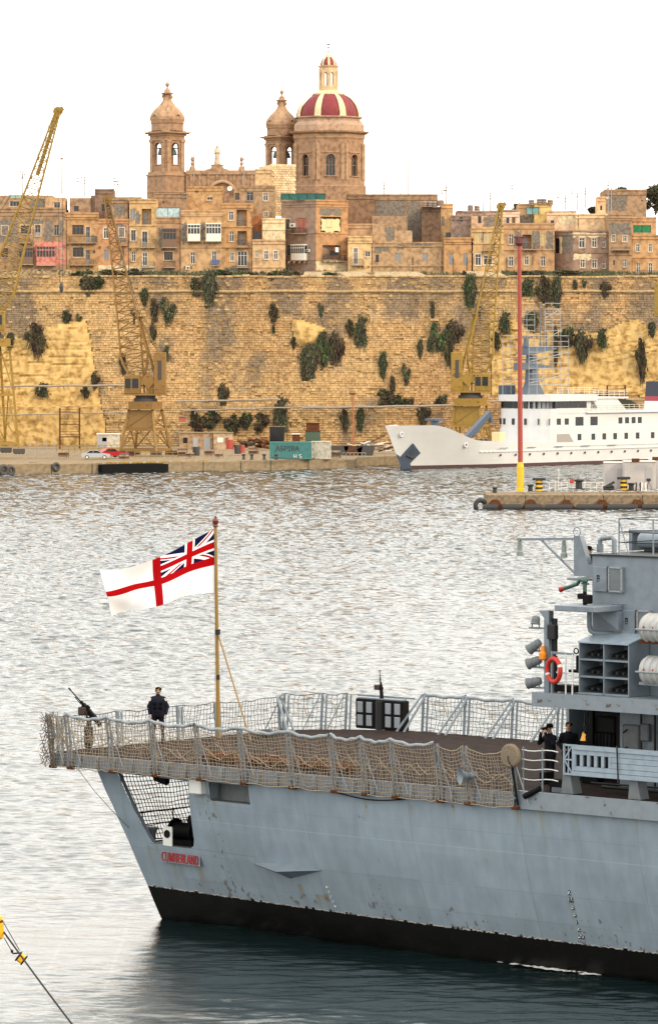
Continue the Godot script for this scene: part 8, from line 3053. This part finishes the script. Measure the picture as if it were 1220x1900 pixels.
func hand_bones(w: Vector3, dir: Vector3, palm: Vector3, curl: float) -> Array:
	# w wrist, dir along the hand, palm where the palm faces; thumb on the side
	var side := dir.cross(palm).normalized()
	var b := []
	for k in 4: b.append([w, w + dir * .085 + side * (.030 - k * .020), .024, .016, SKIN])
	for k in 4:
		var base := w + dir * .088 + side * (.032 - k * .0215)
		var len_: float = [.040, .046, .043, .034][k]
		var d1 := (dir + palm * curl * .6).normalized()
		var d2 := (dir + palm * curl * 1.8).normalized()
		b.append([base, base + d1 * len_, .0098, .0092, SKIN])
		b.append([base + d1 * len_, base + d1 * len_ + d2 * len_ * .85, .0092, .0076, SKIN])
	var tb := w + dir * .03 + side * .028
	b.append([tb, tb + (dir * .7 + side * .7).normalized() * .045, .014, .011, SKIN])
	b.append([tb + (dir * .7 + side * .7).normalized() * .045, tb + (dir * .7 + side * .7).normalized() * .045 + (dir + palm * .4).normalized() * .032, .011, .0085, SKIN])
	return b

# j: joints by name in the person's own axes (facing +z, feet at y = 0)
func person(label: String, xf: Transform3D, j: Dictionary, coat: Color, trousers: Color, bulk: float, hair: Color, beard: bool, face: Vector3, hat: String, hands: Array) -> Node3D:
	var g := thing("person", label, "person", xf)
	var boot := Color(0.012, 0.012, 0.013)
	var mb := MB.new()
	var ab := 1.0 + (bulk - 1.0) * .4
	var bones := [
		[j.hip, j.waist, .135 * bulk, .130 * bulk, trousers], [j.waist, j.chest, .138 * bulk, .155 * bulk, coat],
		[j.waist + Vector3(.07, .05, 0), j.chest + Vector3(.09, .06, 0), .10 * bulk, .105 * bulk, coat], [j.waist + Vector3(-.07, .05, 0), j.chest + Vector3(-.09, .06, 0), .10 * bulk, .105 * bulk, coat],
		[j.hip + Vector3(.06, -.02, 0), j.waist + Vector3(.06, .02, 0), .11 * bulk, .11 * bulk, coat], [j.hip + Vector3(-.06, -.02, 0), j.waist + Vector3(-.06, .02, 0), .11 * bulk, .11 * bulk, coat],
		[j.chest + Vector3(0, .1, 0), j.neck, .11, .066, coat], [j.neck, j.skull + Vector3(0, .03, .01), .056, .055, coat if beard else SKIN]]
	for s in ["l", "r"]:
		bones.append([j.chest + Vector3(0, .12, 0), j["sh" + s], .075, .070 * ab, coat])
		bones.append([j["sh" + s], j["el" + s], .070 * ab, .058 * ab, coat])
		bones.append([j["el" + s], j["wr" + s], .057 * ab, .042 * ab, coat])
		bones.append([j["th" + s], j["kn" + s], .098, .068, trousers])
		bones.append([j["kn" + s], j["an" + s], .066, .048, trousers])
		bones.append([j.hip, j["th" + s], .12, .10, trousers])
		bones.append([j["an" + s] + Vector3(0, -.03, -.03), j["to" + s], .046, .036, boot])
		bones.append([j["an" + s] + Vector3(0, -.04, -.04), j["an" + s], .042, .05, boot])
	flesh(mb, bones, .022, .045)
	flesh(mb, head_bones(j.skull, face, hair, beard), .010, .014)
	var hi := 0
	for s in ["l", "r"]:
		flesh(mb, hand_bones(j["wr" + s], hands[hi][0], hands[hi][1], hands[hi][2]), .0065, .007)
		hi += 1
	var bm := mat("cloth and skin", Color.WHITE, 0.9, 0, null, 1, false, true)
	bm.metallic_specular = .2
	part("body", mb, bm, g)
	var m := MB.new()
	var r := Vector3.UP.cross(face).normalized()
	var hb := Basis(r, Vector3.UP, face)
	var navy := mat("navy beret", Color(0.05, 0.05, 0.065), 0.9)
	if hat == "beret":
		m.lathe([Vector2(.094, .0), Vector2(.102, .02), Vector2(.108, .04), Vector2(.092, .07), Vector2(.055, .088), Vector2(0, .094)], 18, j.skull + Vector3(0, .108, 0) + r * .012, hb * Basis(Vector3.BACK, -.12))
		part("beret", m, navy, g)
		m = MB.new()
		m.cbox(j.skull + Vector3(0, .155, 0) + face * .112 + r * .03, Vector3(.03, .04, .012), .004, hb)
		part("badge", m, mats["brass"], g)
	else:
		m.lathe([Vector2(.102, .0), Vector2(.106, .03), Vector2(.104, .075), Vector2(.06, .105), Vector2(0, .112)], 18, j.skull + Vector3(0, .105, 0), hb)
		m.prism([Vector2(-.075, .06), Vector2(-.06, .15), Vector2(0, .18), Vector2(.06, .15), Vector2(.075, .06)], -.012, 0, Transform3D(Basis(r, face, -Vector3.UP), j.skull + Vector3(0, .118, 0)))
		part("cap", m, navy, g)
	return g

func stance(spread := .13) -> Dictionary:
	return {"hip": Vector3(0, .93, 0), "waist": Vector3(0, 1.07, 0), "chest": Vector3(0, 1.30, .01), "neck": Vector3(0, 1.49, 0), "skull": Vector3(0, 1.585, .02),
		"shl": Vector3(.185, 1.395, 0), "shr": Vector3(-.185, 1.395, 0), "ell": Vector3(.29, 1.16, -.03), "elr": Vector3(-.29, 1.16, -.03), "wrl": Vector3(.27, .93, .08), "wrr": Vector3(-.27, .93, .08),
		"thl": Vector3(.10, .88, 0), "thr": Vector3(-.10, .88, 0), "knl": Vector3(spread, .49, .03), "knr": Vector3(-spread, .49, .03), "anl": Vector3(spread + .02, .09, 0), "anr": Vector3(-spread - .02, .09, 0), "tol": Vector3(spread + .05, .04, .16), "tor": Vector3(-spread - .05, .04, .16)}

func build_people() -> void:
	var black := Color(0.010, 0.010, 0.014)
	var navy := Color(0.014, 0.014, 0.022)
	var j := stance(.14)
	var g := person("person in black jacket and beret standing by the flagpole at the stern", at(ship_xf * S(.30, 5.275, 4.55), -.05), j, navy, black, 1.32, Color(0.03, 0.02, 0.015), true, Vector3(.12, 0, 1).normalized(), "beret",
		[[Vector3(-.1, -1, .1).normalized(), Vector3(-1, 0, .2).normalized(), .5], [Vector3(.1, -1, .1).normalized(), Vector3(1, 0, .2).normalized(), .5]])
	for s: float in [-1, 1]:
		var m := MB.new()
		m.cbox(Vector3(s * .245, 1.385, .075), Vector3(.05, .10, .03), .008, Basis(Vector3.BACK, s * .4))
		part("shoulder_flash", m, mats["white rail"], g)
	var vest := MB.new()
	for s: Array in [[-.09, 1.12], [.09, 1.12], [-.09, 1.26], [.09, 1.26]]:
		vest.cbox(Vector3(s[0], s[1], .175), Vector3(.14, .10, .06), .02)
	part("vest_pouch", vest, mat("navy vest", Color(0.055, 0.055, 0.075), 0.95), g)
	# watcher with a camera at the rail
	j = stance(.10)
	j.ell = Vector3(.33, 1.24, .14); j.elr = Vector3(-.33, 1.22, .14)
	j.wrl = Vector3(.10, 1.53, .26); j.wrr = Vector3(-.10, 1.53, .26)
	var p := person("person in dark clothes holding a camera to the face beside the gangway", at(ship_xf * S(18.45, 5.275, 2.1), -.95), j, black, black, 1.05, Color(0.02, 0.015, 0.01), false, Vector3(0, -.05, 1).normalized(), "cap",
		[[Vector3(-.6, .75, -.1).normalized(), Vector3(-.4, -.1, -.9).normalized(), 1.2], [Vector3(.6, .75, -.1).normalized(), Vector3(.4, -.1, -.9).normalized(), 1.2]])
	var m := MB.new()
	m.cbox(Vector3(0, 1.655, .19), Vector3(.13, .09, .06), .01)
	m.tube(Vector3(0, 1.655, .22), Vector3(0, 1.655, .32), .035, .032, 12)
	single("camera_device", m, mats["black gear"], "small black camera held to the face beside the gangway", "camera", at(ship_xf * S(18.45, 5.275, 2.1), -.95))
	m = MB.new()
	m.cbox(Vector3(.05, 1.33, -.17), Vector3(.20, .05, .02), .005)
	part("sleeve_badge", m, mats["white rail"], p)
	# crew member in the shade behind
	j = stance(.10)
	j.wrl = Vector3(.16, 1.10, .22); j.ell = Vector3(.28, 1.14, .02)
	j.wrr = Vector3(-.2, 1.0, .2)
	person("person in black standing in the shade under the upper deck", at(ship_xf * S(18.45, 5.275, 2.95), .1), j, black, black, 1.05, Color(0.05, 0.03, 0.02), false, Vector3(-.2, 0, 1).normalized(), "beret",
		[[Vector3(-.7, .1, .6).normalized(), Vector3(-.3, -.9, 0).normalized(), .7], [Vector3(.5, .1, .7).normalized(), Vector3(.2, -.9, 0).normalized(), .7]])
	# head over the roof edge: kneeling on the ledge behind the davit plate
	m = MB.new()
	m.xbox(18.75, 11.24, -4.3, 19.93, 11.30, -2.5)
	part("aft_ledge", m, mats["navy grey paint"], get_node("frigate"))
	j = {"hip": Vector3(0, .28, -.05), "waist": Vector3(0, .38, 0), "chest": Vector3(0, .50, .08), "neck": Vector3(0, .64, .14), "skull": Vector3(0, .69, .17),
		"shl": Vector3(.18, .58, .1), "shr": Vector3(-.18, .58, .1), "ell": Vector3(.24, .34, .2), "elr": Vector3(-.24, .34, .2), "wrl": Vector3(.15, .14, .34), "wrr": Vector3(-.15, .14, .34),
		"thl": Vector3(.10, .26, -.05), "thr": Vector3(-.10, .26, -.05), "knl": Vector3(.13, .10, .28), "knr": Vector3(-.13, .10, .28), "anl": Vector3(.12, .09, -.12), "anr": Vector3(-.12, .09, -.12), "tol": Vector3(.12, .05, -.2), "tor": Vector3(-.12, .05, -.2)}
	person("person crouching behind the davit plate, head showing at roof edge", at(ship_xf * S(18.62, 11.30, 3.5), .7), j, black, black, 1.0, Color(0.03, 0.02, 0.015), false, Vector3(0, -.1, 1).normalized(), "cap",
		[[Vector3(0, -.6, .8).normalized(), Vector3(0, -.8, -.6).normalized(), .3], [Vector3(0, -.6, .8).normalized(), Vector3(0, -.8, -.6).normalized(), .3]])

# ---------------------------------------------------------------- yellow blocks on a cable, close to the camera
func build_near_cable() -> void:
	var yellow := mat("block yellow", Color(0.90, 0.66, 0.02), 0.5, 0.0, tex["rusty"], 1.2, false)
	var d := 62.0
	var bk := thing("cable_block", "small yellow block clamped on the slanting black cable", "cable block", at(P(40, 1778, d)))
	var b := Basis(Vector3.BACK, -.65)
	var m := MB.new()
	m.cbox(Vector3.ZERO, Vector3(.105, .13, .11), .02, b)
	part("body", m, yellow, bk)
	for s: float in [-1, 1]:
		m = MB.new()
		m.cbox(b * Vector3(s * .05, 0, .005), Vector3(.022, .15, .125), .008, b)
		part("cheek_plate", m, mats["black gear"], bk)
	m = MB.new()
	m.path([b * Vector3(-.06, .05, 0), Vector3(-.12, .07, 0), Vector3(-.135, .10, 0)], .012, 5)
	m.ball(Vector3(-.135, .10, 0), Vector3(.02, .028, .02), 8, 6)
	part("shackle", m, mats["black gear"], bk)
	var fl := thing("yellow_float", "tall yellow float cut by the left edge of the picture", "float", at(P(-12, 1742, d)))
	m = MB.new()
	m.lathe([Vector2(.0, 0), Vector2(.13, .0), Vector2(.15, .02), Vector2(.15, .22), Vector2(.12, .245), Vector2(.12, .27), Vector2(.14, .285), Vector2(.13, .33), Vector2(.0, .35)], 20)
	part("body", m, yellow, fl)
	m = MB.new()
	m.lathe([Vector2(.145, .243), Vector2(.145, .262)], 20)
	part("groove_band", m, mats["rust brown"], fl)
	m = MB.new()
	var p0 := P(8, 1730, d)
	var p2 := P(180, 1960, 55.0)
	var pts := []
	for k in 9:
		pts.append(p0.lerp(p2, k / 8.0) - Vector3(0, .02, 0) * sin(PI * k / 8.0))
	m.path(pts, .014, 6)
	single("mooring_cable", m, mats["black gear"], "black cable slanting down across the bottom left corner", "cable")
	for q: Array in [[6, 1710, 37, 1764, "thin cord from top of the float to the yellow block"], [8, 1740, 24, 1768, "thin cord from foot of the float to the shackle"]]:
		m = MB.new()
		m.tube(P(q[0], q[1], d), P(q[2], q[3], d), .006, -1, 5)
		single("thin_cord", m, mats["black gear"], q[4], "cord")
